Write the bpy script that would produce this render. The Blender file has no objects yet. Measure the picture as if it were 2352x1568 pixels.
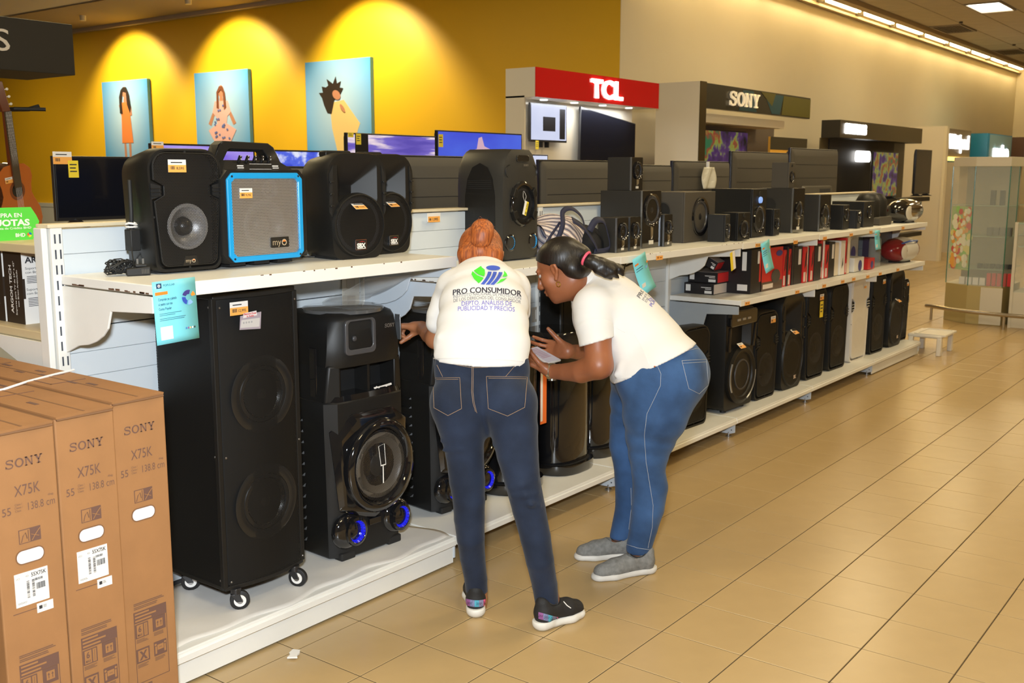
import bpy, bmesh, math, random
import numpy as np
from mathutils import Vector, Matrix, Euler
random.seed(7)
PI = math.pi
sc = bpy.context.scene
col = sc.collection
# ---------------------------------------------------------------- camera, light, exposure
FPX = 2394.35
CAM = np.array([-3.4416, -2.023, 1.6289])
def _basis(yaw, tilt, roll):
    f = np.array([math.cos(yaw)*math.cos(tilt), math.sin(yaw)*math.cos(tilt), -math.sin(tilt)])
    r = np.cross(f, [0, 0, 1]); r /= np.linalg.norm(r); u = np.cross(r, f)
    c, s = math.cos(roll), math.sin(roll)
    return c*r+s*u, -s*r+c*u, f
CR, CU, CF = _basis(.65113, .16075, .00153)
def _ray(x, y): return CR*(x-1176)/FPX - CU*(y-784)/FPX + CF
def onz(x, y, z): d = _ray(x, y); return CAM + d*(z-CAM[2])/d[2]
def onY(x, y, Y): d = _ray(x, y); return CAM + d*(Y-CAM[1])/d[1]
def pd(x, y, D): return CAM + _ray(x, y)*D          # world point seen at (x, y), D metres ahead
cd = bpy.data.cameras.new('camera'); cam = bpy.data.objects.new('camera', cd); col.objects.link(cam)
cd.sensor_width = 36; cd.lens = FPX*36/2352; cd.clip_start = .05; cd.clip_end = 200
cam.matrix_world = Matrix([[CR[i], CU[i], -CF[i], CAM[i]] for i in range(3)] + [[0, 0, 0, 1]])
cd.dof.use_dof = True; cd.dof.focus_distance = 3.75; cd.dof.aperture_fstop = 7.5
sc.camera = cam
sc.view_settings.view_transform = 'Standard'; sc.view_settings.look = 'None'
sc.view_settings.gamma = 1; sc.view_settings.use_curve_mapping = False
sc.view_settings.exposure = 0
W = bpy.data.worlds.new('world'); sc.world = W; W.use_nodes = True
W.node_tree.nodes['Background'].inputs[0].default_value = (1, .78, .48, 1)
W.node_tree.nodes['Background'].inputs[1].default_value = .25
def area(name, loc, size, power, color, rot=(0, 0, 0), sy=None, spread=PI):
    l = bpy.data.lights.new(name, 'AREA'); l.energy = power; l.color = color; l.size = size; l.spread = spread
    if sy: l.shape = 'RECTANGLE'; l.size_y = sy
    o = bpy.data.objects.new(name, l); o.location = loc; o.rotation_euler = rot; col.objects.link(o); return o
WARM = (1, .77, .38)
# the camera's flash, just above the lens
fl = area('flash', tuple(CAM + np.array([0, 0, .26]) - .05*CR), .14, 168, (.87, .94, 1))
fl.matrix_world = Matrix([[CR[i], CU[i], -CF[i], fl.location[i]] for i in range(3)] + [[0, 0, 0, 1]])
# recessed ceiling panels (one lamp in each; their diffusers are built with the ceiling)
CEIL = 4.2
LAMPS = [(14.6, 2.3), (19.4, 2.3), (9.8, 2.3), (9.8, -.7), (14.6, -.7), (5, 1.1), (5, -.7), (1.4, -.7), (1.4, -3.7), (-2.2, -2.2), (-2.2, 1.1), (5, -3.7), (9.8, -3.7), (19.4, -.7), (-5.8, -.7)]
for x, y in LAMPS:
    area('ceiling_lamp', (x, y, CEIL-.03), 1.05, 36, WARM, sy=.52)
# added fill lights without fittings, raising the ambient around the yellow wall
for x, y in ((3.5, 8), (3.5, 12.5), (0, 10), (4.5, 16.5), (1, 5.5)): area('side_fill', (x, y, 4.08), 1.2, 60, (1, .80, .42), sy=.6)
# ---------------------------------------------------------------- materials
_m = {}
def pm(name, c=(.5, .5, .5), rough=.5, metal=0, spec=.5, bump=0, bscale=200, var=0, vscale=6, emit=None, es=0, coat=0, alpha=1, trans=0):
    if name in _m: return _m[name]
    m = bpy.data.materials.new(name); m.use_nodes = True; n = m.node_tree.nodes; l = m.node_tree.links
    b = n['Principled BSDF']; b.inputs['Base Color'].default_value = (*c, 1); b.inputs['Roughness'].default_value = rough
    b.inputs['Metallic'].default_value = metal; b.inputs['Specular IOR Level'].default_value = spec
    b.inputs['Coat Weight'].default_value = coat
    if emit: b.inputs['Emission Color'].default_value = (*emit, 1); b.inputs['Emission Strength'].default_value = es
    if trans: b.inputs['Transmission Weight'].default_value = trans
    if alpha < 1: b.inputs['Alpha'].default_value = alpha
    if bump or var:
        tc = n.new('ShaderNodeTexCoord')
        if var:
            t = n.new('ShaderNodeTexNoise'); t.inputs['Scale'].default_value = vscale; t.inputs['Detail'].default_value = 5
            r = n.new('ShaderNodeMapRange'); r.inputs[1].default_value = .3; r.inputs[2].default_value = .7
            r.inputs[3].default_value = 1-var; r.inputs[4].default_value = 1+var
            mx = n.new('ShaderNodeVectorMath'); mx.operation = 'SCALE'; mx.inputs[0].default_value = c
            l.new(tc.outputs['Object'], t.inputs['Vector']); l.new(t.outputs[0], r.inputs[0]); l.new(r.outputs[0], mx.inputs['Scale']); l.new(mx.outputs[0], b.inputs['Base Color'])
        if bump:
            t = n.new('ShaderNodeTexNoise'); t.inputs['Scale'].default_value = bscale; t.inputs['Detail'].default_value = 3
            bp = n.new('ShaderNodeBump'); bp.inputs['Strength'].default_value = bump; bp.inputs['Distance'].default_value = .01
            l.new(tc.outputs['Object'], t.inputs['Vector']); l.new(t.outputs[0], bp.inputs['Height']); l.new(bp.outputs[0], b.inputs['Normal'])
    _m[name] = m; return m
def grille(name, c, pitch=.006, hole=.32, rough=.4, metal=.3, plane='XZ'):
    """perforated sheet metal: round holes in staggered rows, see-through"""
    if name in _m: return _m[name]
    m = pm(name, c, rough, metal); nt = m.node_tree; n = nt.nodes; l = nt.links; b = n['Principled BSDF']
    tc = n.new('ShaderNodeTexCoord'); sp = n.new('ShaderNodeSeparateXYZ'); l.new(tc.outputs['Object'], sp.inputs[0])
    def mth(op, a, bb=None):
        k = n.new('ShaderNodeMath'); k.operation = op
        for i, v in enumerate((a, bb)):
            if v is None: continue
            if isinstance(v, (int, float)): k.inputs[i].default_value = v
            else: l.new(v, k.inputs[i])
        return k.outputs[0]
    u = mth('DIVIDE', sp.outputs['X' if plane[0] == 'X' else 'Y'], pitch); v = mth('DIVIDE', sp.outputs['Z'], pitch*.866)
    row = mth('FLOOR', v); sh = mth('MULTIPLY', mth('MODULO', mth('ABSOLUTE', row), 2), .5)
    fu = mth('SUBTRACT', mth('FRACT', mth('ADD', u, sh)), .5); fv = mth('MULTIPLY', mth('SUBTRACT', mth('FRACT', v), .5), .866)
    d = mth('SQRT', mth('ADD', mth('MULTIPLY', fu, fu), mth('MULTIPLY', fv, fv)))
    l.new(mth('GREATER_THAN', d, hole), b.inputs['Alpha'])
    return m
# ---------------------------------------------------------------- mesh builder
def rx(a): return Matrix.Rotation(a, 4, 'X')
def ry(a): return Matrix.Rotation(a, 4, 'Y')
def rz(a): return Matrix.Rotation(a, 4, 'Z')
def tr(x, y, z): return Matrix.Translation((x, y, z))
class MB:
    def __init__(s): s.v = []; s.f = []; s.T = None
    def add(s, v, f):
        o = len(s.v)
        if s.T is not None: v = [tuple(s.T @ Vector(p)) for p in v]
        s.v += [tuple(p) for p in v]; s.f += [tuple(i+o for i in q) for q in f]; return s
    def box(s, x0, x1, y0, y1, z0, z1):
        v = [(x, y, z) for x in (x0, x1) for y in (y0, y1) for z in (z0, z1)]
        return s.add(v, [(0, 1, 3, 2), (4, 6, 7, 5), (0, 4, 5, 1), (2, 3, 7, 6), (0, 2, 6, 4), (1, 5, 7, 3)])
    def cbox(s, c, d): return s.box(c[0]-d[0]/2, c[0]+d[0]/2, c[1]-d[1]/2, c[1]+d[1]/2, c[2]-d[2]/2, c[2]+d[2]/2)
    def loft(s, rings, cap=True, closed=True):
        n = len(rings[0]); v = [p for r in rings for p in r]; f = []
        for i in range(len(rings)-1):
            for j in range(n if closed else n-1):
                k = (j+1) % n; f.append((i*n+j, i*n+k, (i+1)*n+k, (i+1)*n+j))
        if cap: f.append(tuple(range(n-1, -1, -1))); f.append(tuple((len(rings)-1)*n+j for j in range(n)))
        return s.add(v, f)
    def prism(s, poly, y0, y1, k=1.0):      # polygon in x, z extruded along y (back scaled k about its middle)
        cx = sum(p[0] for p in poly)/len(poly); cz = sum(p[1] for p in poly)/len(poly)
        return s.loft([[(x, y0, z) for x, z in poly], [(cx+(x-cx)*k, y1, cz+(z-cz)*k) for x, z in poly]])
    def ringplate(s, outer, inner, y0, y1):  # frame between two equal-length outlines in x, z
        n = len(outer); R = [[(x, y, z) for x, z in P] for y, P in ((y0, outer), (y1, outer), (y1, inner), (y0, inner), (y0, outer))]
        return s.loft(R, cap=False)
    def lathe(s, prof, n=24, axis='Z', c=(0, 0, 0), sx=1, sz=1, cap=False):
        rings = []
        for r, h in prof:
            ring = []
            for i in range(n):
                a = 2*PI*i/n; p, q = r*math.cos(a)*sx, r*math.sin(a)*sz
                ring.append({'Z': (c[0]+p, c[1]+q, c[2]+h), 'Y': (c[0]+p, c[1]+h, c[2]+q), 'X': (c[0]+h, c[1]+p, c[2]+q)}[axis])
            rings.append(ring)
        return s.loft(rings, cap=cap)
    def cyl(s, a, b, r0, r1=None, n=14, cap=True):
        r1 = r0 if r1 is None else r1; a = Vector(a); b = Vector(b); d = (b-a).normalized()
        u = d.orthogonal().normalized(); w = d.cross(u)
        R = [[tuple(p + r*(math.cos(2*PI*i/n)*u + math.sin(2*PI*i/n)*w)) for i in range(n)] for p, r in ((a, r0), (b, r1))]
        return s.loft(R, cap)
    def tube(s, path, r, n=7, closed=False):
        P = [Vector(p) for p in path]; N = len(P); rings = []; u = None
        for i, p in enumerate(P):
            d = ((P[(i+1) % N] if closed or i < N-1 else P[i]) - (P[i-1] if closed or i else P[0])).normalized()
            u = d.orthogonal().normalized() if u is None else (u - d*u.dot(d)).normalized()
            w = d.cross(u); rr = r[i] if isinstance(r, (list, tuple)) else r
            rings.append([tuple(p + rr*(math.cos(2*PI*k/n)*u + math.sin(2*PI*k/n)*w)) for k in range(n)])
        if closed: rings.append(rings[0])
        return s.loft(rings, cap=not closed)
    def ell(s, c, r, n=16, m=10, R=None):
        rings = []
        for i in range(1, m):
            t = PI*i/m; ring = []
            for j in range(n):
                p = Vector((r[0]*math.sin(t)*math.cos(2*PI*j/n), r[1]*math.sin(t)*math.sin(2*PI*j/n), -r[2]*math.cos(t)))
                if R: p = R @ p
                ring.append((c[0]+p[0], c[1]+p[1], c[2]+p[2]))
            rings.append(ring)
        return s.loft(rings)
    def grid(s, fn, nu, nv, thick=0):
        v = [fn(i/nu, j/nv) for j in range(nv+1) for i in range(nu+1)]
        f = [(j*(nu+1)+i, j*(nu+1)+i+1, (j+1)*(nu+1)+i+1, (j+1)*(nu+1)+i) for j in range(nv) for i in range(nu)]
        return s.add(v, f)
    def build(s, name, m, parent=None, bev=0, seg=2, smooth=35, loc=None, rot=None, shade=True, solid=0):
        me = bpy.data.meshes.new(name); me.from_pydata(s.v, [], s.f); 
        bm = bmesh.new(); bm.from_mesh(me); bmesh.ops.remove_doubles(bm, verts=bm.verts, dist=1e-6); bmesh.ops.recalc_face_normals(bm, faces=bm.faces); bm.to_mesh(me); bm.free()
        if smooth:
            me.polygons.foreach_set('use_smooth', [True]*len(me.polygons)); me.set_sharp_from_angle(angle=math.radians(smooth))
        return link(name, me, m, parent, bev, seg, loc, rot, solid)
def link(name, me, m, parent=None, bev=0, seg=2, loc=None, rot=None, solid=0):
    me.materials.append(m) if m and not me.materials else None
    o = bpy.data.objects.new(name, me); col.objects.link(o)
    if parent is not None: o.parent = parent
    if loc is not None: o.location = loc
    if rot is not None: o.rotation_euler = rot
    if solid:
        k = o.modifiers.new('solid', 'SOLIDIFY'); k.thickness = solid; k.offset = 0
    if bev:
        k = o.modifiers.new('bevel', 'BEVEL'); k.width = bev; k.segments = seg; k.limit_method = 'ANGLE'; k.angle_limit = math.radians(40); k.harden_normals = False
    return o
def tag(o, label=None, cat=None, group=None, kind=None):
    for k, v in (('label', label), ('category', cat), ('group', group), ('kind', kind)):
        if v: o[k] = v
    return o
def empty(name, loc=(0, 0, 0), r=0, label=None, cat=None, group=None, kind=None):
    o = bpy.data.objects.new(name, None); col.objects.link(o); o.location = loc; o.rotation_euler = (0, 0, r)
    o.empty_display_size = .1
    return tag(o, label, cat, group, kind)
def dup(o, parent=None, loc=None, r=None, label=None, group=None):
    c = o.copy(); col.objects.link(c)
    if parent is not None: c.parent = parent
    if loc is not None: c.location = loc
    if r is not None: c.rotation_euler = (0, 0, r)
    if label: c['label'] = label
    if group: c['group'] = group
    for ch in list(o.children): dup(ch, c)
    return c
def rrect(x0, x1, z0, z1, r, n=5):
    P = []
    for cx, cz, a in ((x1-r, z1-r, 0), (x0+r, z1-r, 90), (x0+r, z0+r, 180), (x1-r, z0+r, 270)):
        P += [(cx+r*math.cos(math.radians(a+90*i/n)), cz+r*math.sin(math.radians(a+90*i/n))) for i in range(n+1)]
    return P
def inset(P, d):
    cx = (min(p[0] for p in P)+max(p[0] for p in P))/2; cz = (min(p[1] for p in P)+max(p[1] for p in P))/2
    w = (max(p[0] for p in P)-min(p[0] for p in P))/2; h = (max(p[1] for p in P)-min(p[1] for p in P))/2
    return [(cx+(x-cx)*(w-d)/w, cz+(z-cz)*(h-d)/h) for x, z in P]
# lettering: the built-in font, turned to mesh; the letters stand in x, z and face -y
_tx = {}
def text_geo(s, bold=0):
    if (s, bold) not in _tx:
        c = bpy.data.curves.new('t', 'FONT'); c.body = s; c.size = 1; c.offset = bold; c.resolution_u = 3; c.align_x = 'LEFT'
        o = bpy.data.objects.new('t', c); me = bpy.data.meshes.new_from_object(o)
        v = [tuple(p.co) for p in me.vertices]; me.calc_loop_triangles(); f = [tuple(q.vertices) for q in me.loop_triangles]
        bpy.data.objects.remove(o); bpy.data.curves.remove(c); bpy.data.meshes.remove(me); _tx[(s, bold)] = (v, f)
    return _tx[(s, bold)]
SONYG = {  # slab letters as polygons in a 1 x 1 cell (lists of convex quads)
 'O': ('ring',), 'S': ('s',),
 'N': [[(0, 0), (.34, 0), (.34, .11), (0, .11)], [(.1, 0), (.24, 0), (.24, 1), (.1, 1)], [(0, .89), (.34, .89), (.24, 1), (0, 1)], [(.12, 1), (.34, 1), (.9, .0), (.72, 0)], [(.78, 0), (.9, 0), (.9, 1), (.78, 1)], [(.66, .89), (1, .89), (1, 1), (.66, 1)]],
 'Y': [[(.42, 0), (.6, 0), (.6, .5), (.42, .5)], [(.28, 0), (.74, 0), (.74, .11), (.28, .11)], [(.05, 1), (.3, 1), (.6, .48), (.42, .42)], [(.75, 1), (.92, 1), (.6, .44), (.48, .52)], [(0, .89), (.4, .89), (.4, 1), (0, 1)], [(.64, .89), (1, .89), (1, 1), (.64, 1)]]}
def serif_sony(mb, cx, cz, w, h, y=0):
    cw = w/4.35; x = cx-w/2
    for ch in 'SONY':
        g = SONYG[ch]
        def P(u, q): return (x+u*cw, y, cz-h/2+q*h)
        if ch == 'O':
            N = 20; v = []; f = []
            for i in range(N):
                a = 2*PI*i/N; v += [P(.5+.52*math.cos(a), .5+.52*math.sin(a)), P(.5+.32*math.cos(a), .5+.38*math.sin(a))]
            f = [(2*i, 2*((i+1) % N), 2*((i+1) % N)+1, 2*i+1) for i in range(N)]; mb.add(v, f)
        elif ch == 'S':
            pts = [(.86, .78), (.72, .92), (.48, .96), (.24, .91), (.14, .76), (.24, .61), (.5, .53), (.76, .45), (.88, .27), (.76, .09), (.5, .03), (.25, .07), (.1, .24)]
            v = []
            for i, (u, q) in enumerate(pts):
                a = Vector(pts[min(i+1, 12)])-Vector(pts[max(i-1, 0)]); a.normalize(); t = .09 if 4 < i < 8 else .065
                v += [P(u-a.y*t, q+a.x*t), P(u+a.y*t, q-a.x*t)]
            mb.add(v, [(2*i, 2*i+1, 2*i+3, 2*i+2) for i in range(12)])
            mb.add([P(.8, .98), P(.92, .98), P(.92, .66), P(.84, .66)], [(0, 1, 2, 3)]); mb.add([P(.04, .02), P(.14, .02), P(.12, .34), P(.04, .34)], [(0, 1, 2, 3)])
        else:
            for q in g: mb.add([P(*p) for p in q], [(0, 1, 2, 3)])
        x += cw*1.117
def put_text(mb, s, cx, cz, h, w=None, y=0, bold=0, align='C', R=0):
    """s centred at (cx, cz), capital height h, squeezed to width w"""
    v, f = text_geo(s, bold)
    if not v: return
    x0 = min(p[0] for p in v); x1 = max(p[0] for p in v); k = h/.69; kx = w/(x1-x0) if w else k
    W_ = (x1-x0)*kx; ox = {'C': -W_/2, 'L': 0, 'R': -W_}[align]; c_, s_ = math.cos(R), math.sin(R)
    out = []
    for px, pz, _ in v:
        a, b = ox+(px-x0)*kx, (pz-.345)*k
        out.append((cx+a*c_-b*s_, y, cz+a*s_+b*c_))
    mb.add(out, f)
# ================================================================ setting
TX, TY = .3, .30908
m_tile = pm('floor_tile', (.46, .325, .155), .27, spec=.5, var=.07, vscale=3, bump=.012, bscale=90)
m_grout = pm('grout', (.10, .065, .03), .9)
fl_ = MB().box(-9, 27.2, -9, 24, -.05, -.0035).build('floor', m_grout, smooth=0); tag(fl_, kind='structure')
tb = MB().box(.002, TX-.002, .002, TY-.002, -.003, 0).build('tile', m_tile, fl_, bev=.0012, seg=1, smooth=0)
cells = []
for i in range(-30, 90):
    for j in range(-29, 20):
        x, y = (i+.5)*TX, (j+.5)*TY
        d = np.array([x, y, 0])-CAM; D = d@CF
        if D < 1: continue
        u, v = 1176+FPX*(d@CR)/D, 784-FPX*(d@CU)/D
        seen = -60 < u < 2420 and v < 1660 and not (y > .95 and -1.6 < x < 6.4)
        cells.append((0 if seen else 1, D, i, j))
cells.sort(); near = set(); first = True
for s_, D, i, j in cells[:298]:
    near.add((i, j))
    if first: tb.location = (i*TX, j*TY, 0); first = False
    else:
        o = tb.copy(); col.objects.link(o); o.location = (i*TX, j*TY, 0)
mt = MB()
for s_, D, i, j in cells[298:]:
    if i < 88: mt.box(i*TX+.002, (i+1)*TX-.002, j*TY+.002, (j+1)*TY-.002, -.003, 0)
o = mt.build('tile_field', m_tile, fl_, smooth=0); tag(o, kind='stuff')
m_cream = pm('cream_paint', (.76, .69, .52), .6, var=.03, vscale=.7)
m_yellow = pm('yellow_paint', (.84, .50, .012), .5, var=.02, vscale=.6)
m_dado = pm('dado_white', (.62, .64, .66), .6)
def struct(name, mb, m, **k): return tag(mb.build(name, m, smooth=0, **k), kind='structure')
struct('wall_back', MB().box(7.36, 27.2, 4.5, 4.7, 0, 4.7).box(7.161, 7.36, 4.494, 4.5, 0, 4.7), m_cream)
wl = struct('wall_left', MB().box(7.16, 7.36, 4.5, 24, 0, 4.3), m_yellow)
MB().box(7.10, 7.16, 4.5, 24, 0, 1.0).build('dado_panel', m_dado, wl, smooth=0)
MB().box(7.09, 7.16, 4.5, 24, .97, 1.04).build('dado_rail', m_dado, wl, smooth=0)
struct('wall_right', MB().box(27, 27.2, -9, 4.5, 0, 4.7), m_cream)
struct('wall_front', MB().box(-9, 27.2, -9.2, -9, 0, 4.7), m_cream)
struct('wall_rear', MB().box(-9.2, -9, -9.2, 24, 0, 4.7), m_cream)
struct('wall_far_left', MB().box(-9.2, 7.36, 24, 24.2, 0, 4.7), m_cream)
# left department ceiling with its dropped band
m_cl = pm('plaster', (.60, .55, .48), .8)
m_cb = pm('plaster_band', (.33, .25, .155), .8)
struct('ceiling_left', MB().box(-9, 5.6, 3.9, 24, 4.14, 4.3), m_cl)
struct('trim_1', MB().box(5.6, 7.16, 4.5, 24, 4.12, 4.3), m_cb)
struct('trim_2', MB().box(7.06, 7.16, 4.5, 24, 4.06, 4.12), pm('trim_paint', (.5, .42, .32), .7))
# main ceiling: grid of panels
m_tp = pm('ceiling_panel', (.50, .44, .32), .85, bump=.15, bscale=60, var=.05, vscale=4)
m_tg = pm('ceiling_grid', (.30, .25, .17), .6)
ce = struct('ceiling', MB().box(-9, 27.2, -9, 3.9, CEIL+.02, CEIL+.1), m_tg)
PX, PY = 1.13, .57
pb = MB().box(.008, PX-.008, .008, PY-.008, -.004, .02).build('ceiling_panel', m_tp, ce, bev=.004, seg=1, smooth=0)
m_diff = pm('diffuser', (1, 1, 1), emit=(1, .92, .78), es=7)
Y0 = 3.73; lampcells = {}
for x, y in LAMPS: lampcells[(round((x-14.03)/PX-.5), round((Y0-y)/PY-.5))] = (x, y)
ventc = {(2, 0): 1, (6, 0): 1, (10, 0): 1}
k = 0; fieldp = MB(); first = True
for i in range(-20, 12):
    for j in range(0, 22):
        x, y = 14.03+i*PX, Y0-(j+1)*PY
        if (i, j) in ventc or (i, j) in lampcells: continue
        if -5 <= i and j < 12 and k < 280:
            k += 1
            if first: pb.location = (x, y, CEIL); first = False
            else: o = pb.copy(); col.objects.link(o); o.location = (x, y, CEIL)
        else: fieldp.box(x+.008, x+PX-.008, y+.008, y+PY-.008, CEIL-.004, CEIL+.02)
tag(fieldp.build('ceiling_panel_field', m_tp, ce, smooth=0), kind='stuff')
n_ = 0
for (i, j), (x, y) in lampcells.items():
    cx, cy = 14.03+(i+.5)*PX, Y0-(j+.5)*PY
    vis = {(14.6, 2.3): 'recessed ceiling light nearer the fluorescent strip, whole in view', (19.4, 2.3): 'recessed ceiling light at the right edge beyond the nearer one'}.get((x, y))
    if vis: t = empty('ceiling_light', (cx, cy, CEIL), label=vis, cat='light', group='recessed ceiling lights')
    else: t = empty('light_panel', (cx, cy, CEIL)); t.parent = ce
    MB().ringplate(rrect(-.53, .53, -.27, .27, .02), rrect(-.50, .50, -.24, .24, .02), -.012, .02).build('frame', m_tg, t, rot=(-PI/2, 0, 0))
    MB().box(-.5, .5, -.24, .24, -.003, .012).build('diffuser', m_diff, t, smooth=0)
m_vent = pm('vent_metal', (.12, .085, .05), .6)
for q, (i, j) in enumerate(ventc):
    cx, cy = 14.03+(i+.5)*PX, Y0-(j+.5)*PY
    t = empty('ceiling_vent', (cx, cy, CEIL), label=['dark air vent in the ceiling left of the recessed light', 'dark air vent in the ceiling at the right edge of the frame', 'dark air vent farthest along the ceiling'][q], cat='vent', group='ceiling vents')
    MB().ringplate(rrect(-.54, .54, -.27, .27, .01), rrect(-.5, .5, -.235, .235, .01), -.01, .02).build('frame', m_tg, t, rot=(-PI/2, 0, 0))
    b = MB().box(-.52, .52, -.25, .25, .012, .02).build('backing', pm('vent_dark', (.03, .02, .012), .8), t, smooth=0)
    for s in range(9): MB().box(-.5, .5, -.23+s*.052, -.20+s*.052, -.006, .008).build('slat', m_vent, t, smooth=0)
for x, y in ((12.1, 3.0), (16.0, 3.1), (20.0, 3.1)):
    tag(MB().lathe([(.0, -.035), (.03, -.03), (.035, 0)], 12).build('sprinkler', pm('dark_metal', (.05, .04, .03), .4, .8), loc=(x, y, CEIL)), 'small dark sprinkler head on the ceiling panels', 'sprinkler', 'ceiling sprinklers')
# light cove along the back wall: bulkhead, wall rail, row of fluorescent fittings
struct('trim_3', MB().box(7.3, 27, 3.80, 3.95, CEIL-.05, 4.7), pm('bulkhead', (.5, .40, .24), .7))
struct('trim_4', MB().box(7.16, 27, 3.8, 4.7, 4.62, 4.7), m_cream)
struct('trim_5', MB().box(7.3, 27, 4.40, 4.5, 4.20, 4.235), pm('rail_metal', (.35, .26, .14), .5))
m_tube = pm('tube_light', (1, 1, 1), emit=(1, .78, .40), es=45)
for i in range(11):
    x = 7.6+i*1.75
    t = empty('fluorescent_fitting', (x, 4.33, 4.30), label='%s fluorescent strip fitting of the cove, counted from the far corner' % ['Eleventh', 'Tenth', 'Ninth', 'Eighth', 'Seventh', 'Sixth', 'Fifth', 'Fourth', 'Third', 'Second', 'First'][i], cat='light', group='cove strip lights')
    MB().box(0, 1.66, .04, .12, -.03, .02).build('housing', m_cream, t, smooth=0)
    MB().cyl((.02, .0, 0), (1.64, .0, 0), .019, n=10).build('tube', m_tube, t)
    MB().box(-.03, .03, -.02, .1, -.06, .05).build('bracket', pm('bracket_dark', (.10, .07, .03), .5), t, smooth=0)
# spots washing the yellow wall
for y, z in ((14.1, 4.05), (11.3, 4.05), (8.45, 4.05), (5.6, 4.05)):
    if y != 5.6:
        l = bpy.data.lights.new('wall_spot', 'SPOT'); l.energy = 270; l.color = (1, .84, .52); l.spot_size = math.radians(104); l.spot_blend = .5; l.shadow_soft_size = .04
        o = bpy.data.objects.new('wall_spot', l); o.location = (6.05, y, 4.0); col.objects.link(o)
        o.rotation_euler = Vector((.80, 0, -1)).to_track_quat('-Z', 'Y').to_euler()
    t = empty('ceiling_spotlight', (6.25, y, 4.12), label='round ceiling spotlight above %s' % {14.1: 'the leftmost poster', 11.3: 'the middle poster', 8.45: 'the rightmost poster', 5.6: 'the plain part of the yellow wall'}[y], cat='light', group='ceiling spotlights')
    MB().cyl((0, 0, .01), (0, 0, -.08), .05, .045).build('housing', m_cream, t)
# three posters
m_pblue = pm('poster_blue', (.13, .50, .72), .5); n_ = m_pblue.node_tree.nodes; l_ = m_pblue.node_tree.links   # printed studio backdrop, pale behind the model
tc_, mp_, gr_, rp_ = n_.new('ShaderNodeTexCoord'), n_.new('ShaderNodeMapping'), n_.new('ShaderNodeTexGradient'), n_.new('ShaderNodeValToRGB'); gr_.gradient_type = 'SPHERICAL'
mp_.inputs['Location'].default_value = (0, 0, -.42); mp_.inputs['Scale'].default_value = (1.25, .1, 1.0); rp_.color_ramp.elements[0].color = (.09, .38, .80, 1); rp_.color_ramp.elements[1].color = (.60, .80, 1, 1)
l_.new(tc_.outputs['Object'], mp_.inputs[0]); l_.new(mp_.outputs[0], gr_.inputs[0]); l_.new(gr_.outputs[1], rp_.inputs[0]); l_.new(rp_.outputs[0], n_['Principled BSDF'].inputs['Base Color'])
def poster(y0, y1, z0, z1, label, draw):
    t = empty('poster', (7.115, (y0+y1)/2, (z0+z1)/2), -PI/2, label=label, cat='poster')
    w, h = abs(y1-y0), z1-z0
    MB().box(-w/2, w/2, -.02, .04, -h/2, h/2).build('canvas', m_pblue, t, smooth=0)
    draw(t, w, h)
PT = [1, 1, 0]
def flat(parent, name, polys, m, y=-.022):
    b = MB(); polys = [[(x*PT[0], z*PT[1]+PT[2]) for x, z in p] for p in polys]; [b.add([(x, y-.0004*i, z) for x, z in p], [tuple(range(len(p)))]) for i, p in enumerate(polys)]
    return b.build(name, m, parent, smooth=0)
def blob(cx, cz, rx_, rz_, n=18, a=0, wob=0):
    return [(cx+(rx_*math.cos(2*PI*i/n)*(1+wob*math.sin(5*PI*i/n*2)))*math.cos(a)-rz_*math.sin(2*PI*i/n)*math.sin(a), cz+rx_*math.cos(2*PI*i/n)*math.sin(a)+rz_*math.sin(2*PI*i/n)*math.cos(a)) for i in range(n)]
m_ph, m_ps, m_po = pm('print_hair', (.03, .018, .012), .6), pm('print_skin', (.55, .25, .15), .6), pm('print_orange', (.85, .25, .06), .6)
m_pp, m_py, m_pb = pm('print_pink', (.85, .50, .48), .6), pm('print_cream', (.85, .62, .25), .6), pm('print_brown_hair', (.22, .07, .03), .6)
def d1(t, w, h):
    PT[:] = [1.4, .9, .60]
    flat(t, 'figure', [[(-.06, -.62), (-.02, -.62), (-.01, -1.05), (-.06, -1.05)], [(.04, -.62), (.09, -.62), (.08, -1.05), (.04, -1.05)], blob(.0, .29, .06, .10), blob(.01, .13, .035, .09), [(-.13, .05), (-.08, .08), (-.03, -.16), (-.09, -.14)], [(.06, .06), (.13, .02), (.14, -.15), (.08, -.16)]], m_ps)
    flat(t, 'dress', [[(-.07, .10), (.08, .10), (.10, -.1), (.14, -.66), (-.10, -.66), (-.08, -.1)]], m_po, -.026)
    flat(t, 'hair', [[(-.02, .38), (.05, .38), (.10, .25), (.13, .0), (.10, -.1), (.05, .05), (.04, .28), (-.03, .3), (-.06, .1), (-.05, -.12), (-.11, -.1), (-.11, .2), (-.07, .33)]], m_ph, -.03)
def d2(t, w, h):
    PT[:] = [1.15, .86, .52]
    flat(t, 'figure', [blob(0, .27, .065, .11), blob(0, .12, .04, .09), [(-.3, -.3), (-.14, .02), (-.1, -.02), (-.24, -.34)], [(.3, -.3), (.14, .02), (.1, -.02), (.24, -.34)]], m_ps)
    flat(t, 'dress', [[(-.14, .1), (.14, .1), (.2, -.1), (.12, -.18), (.1, -.3), (.3, -.42), (.16, -.66), (-.16, -.66), (-.3, -.42), (-.1, -.3), (-.12, -.18), (-.2, -.1)]], m_pp, -.026)
    tag(flat(t, 'flower', [blob(random.uniform(-.16, .16), random.uniform(-.6, .05), .02, .02, 7) for _ in range(20)], pm('print_blue', (.12, .18, .5), .6), -.03), kind='stuff')
    flat(t, 'hair', [[(-.03, .36), (.04, .36), (.09, .25), (.11, -.02), (.06, -.06), (.05, .25), (0, .3), (-.05, .25), (-.05, -.04), (-.1, -.02), (-.09, .26)]], m_pb, -.032)
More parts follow.
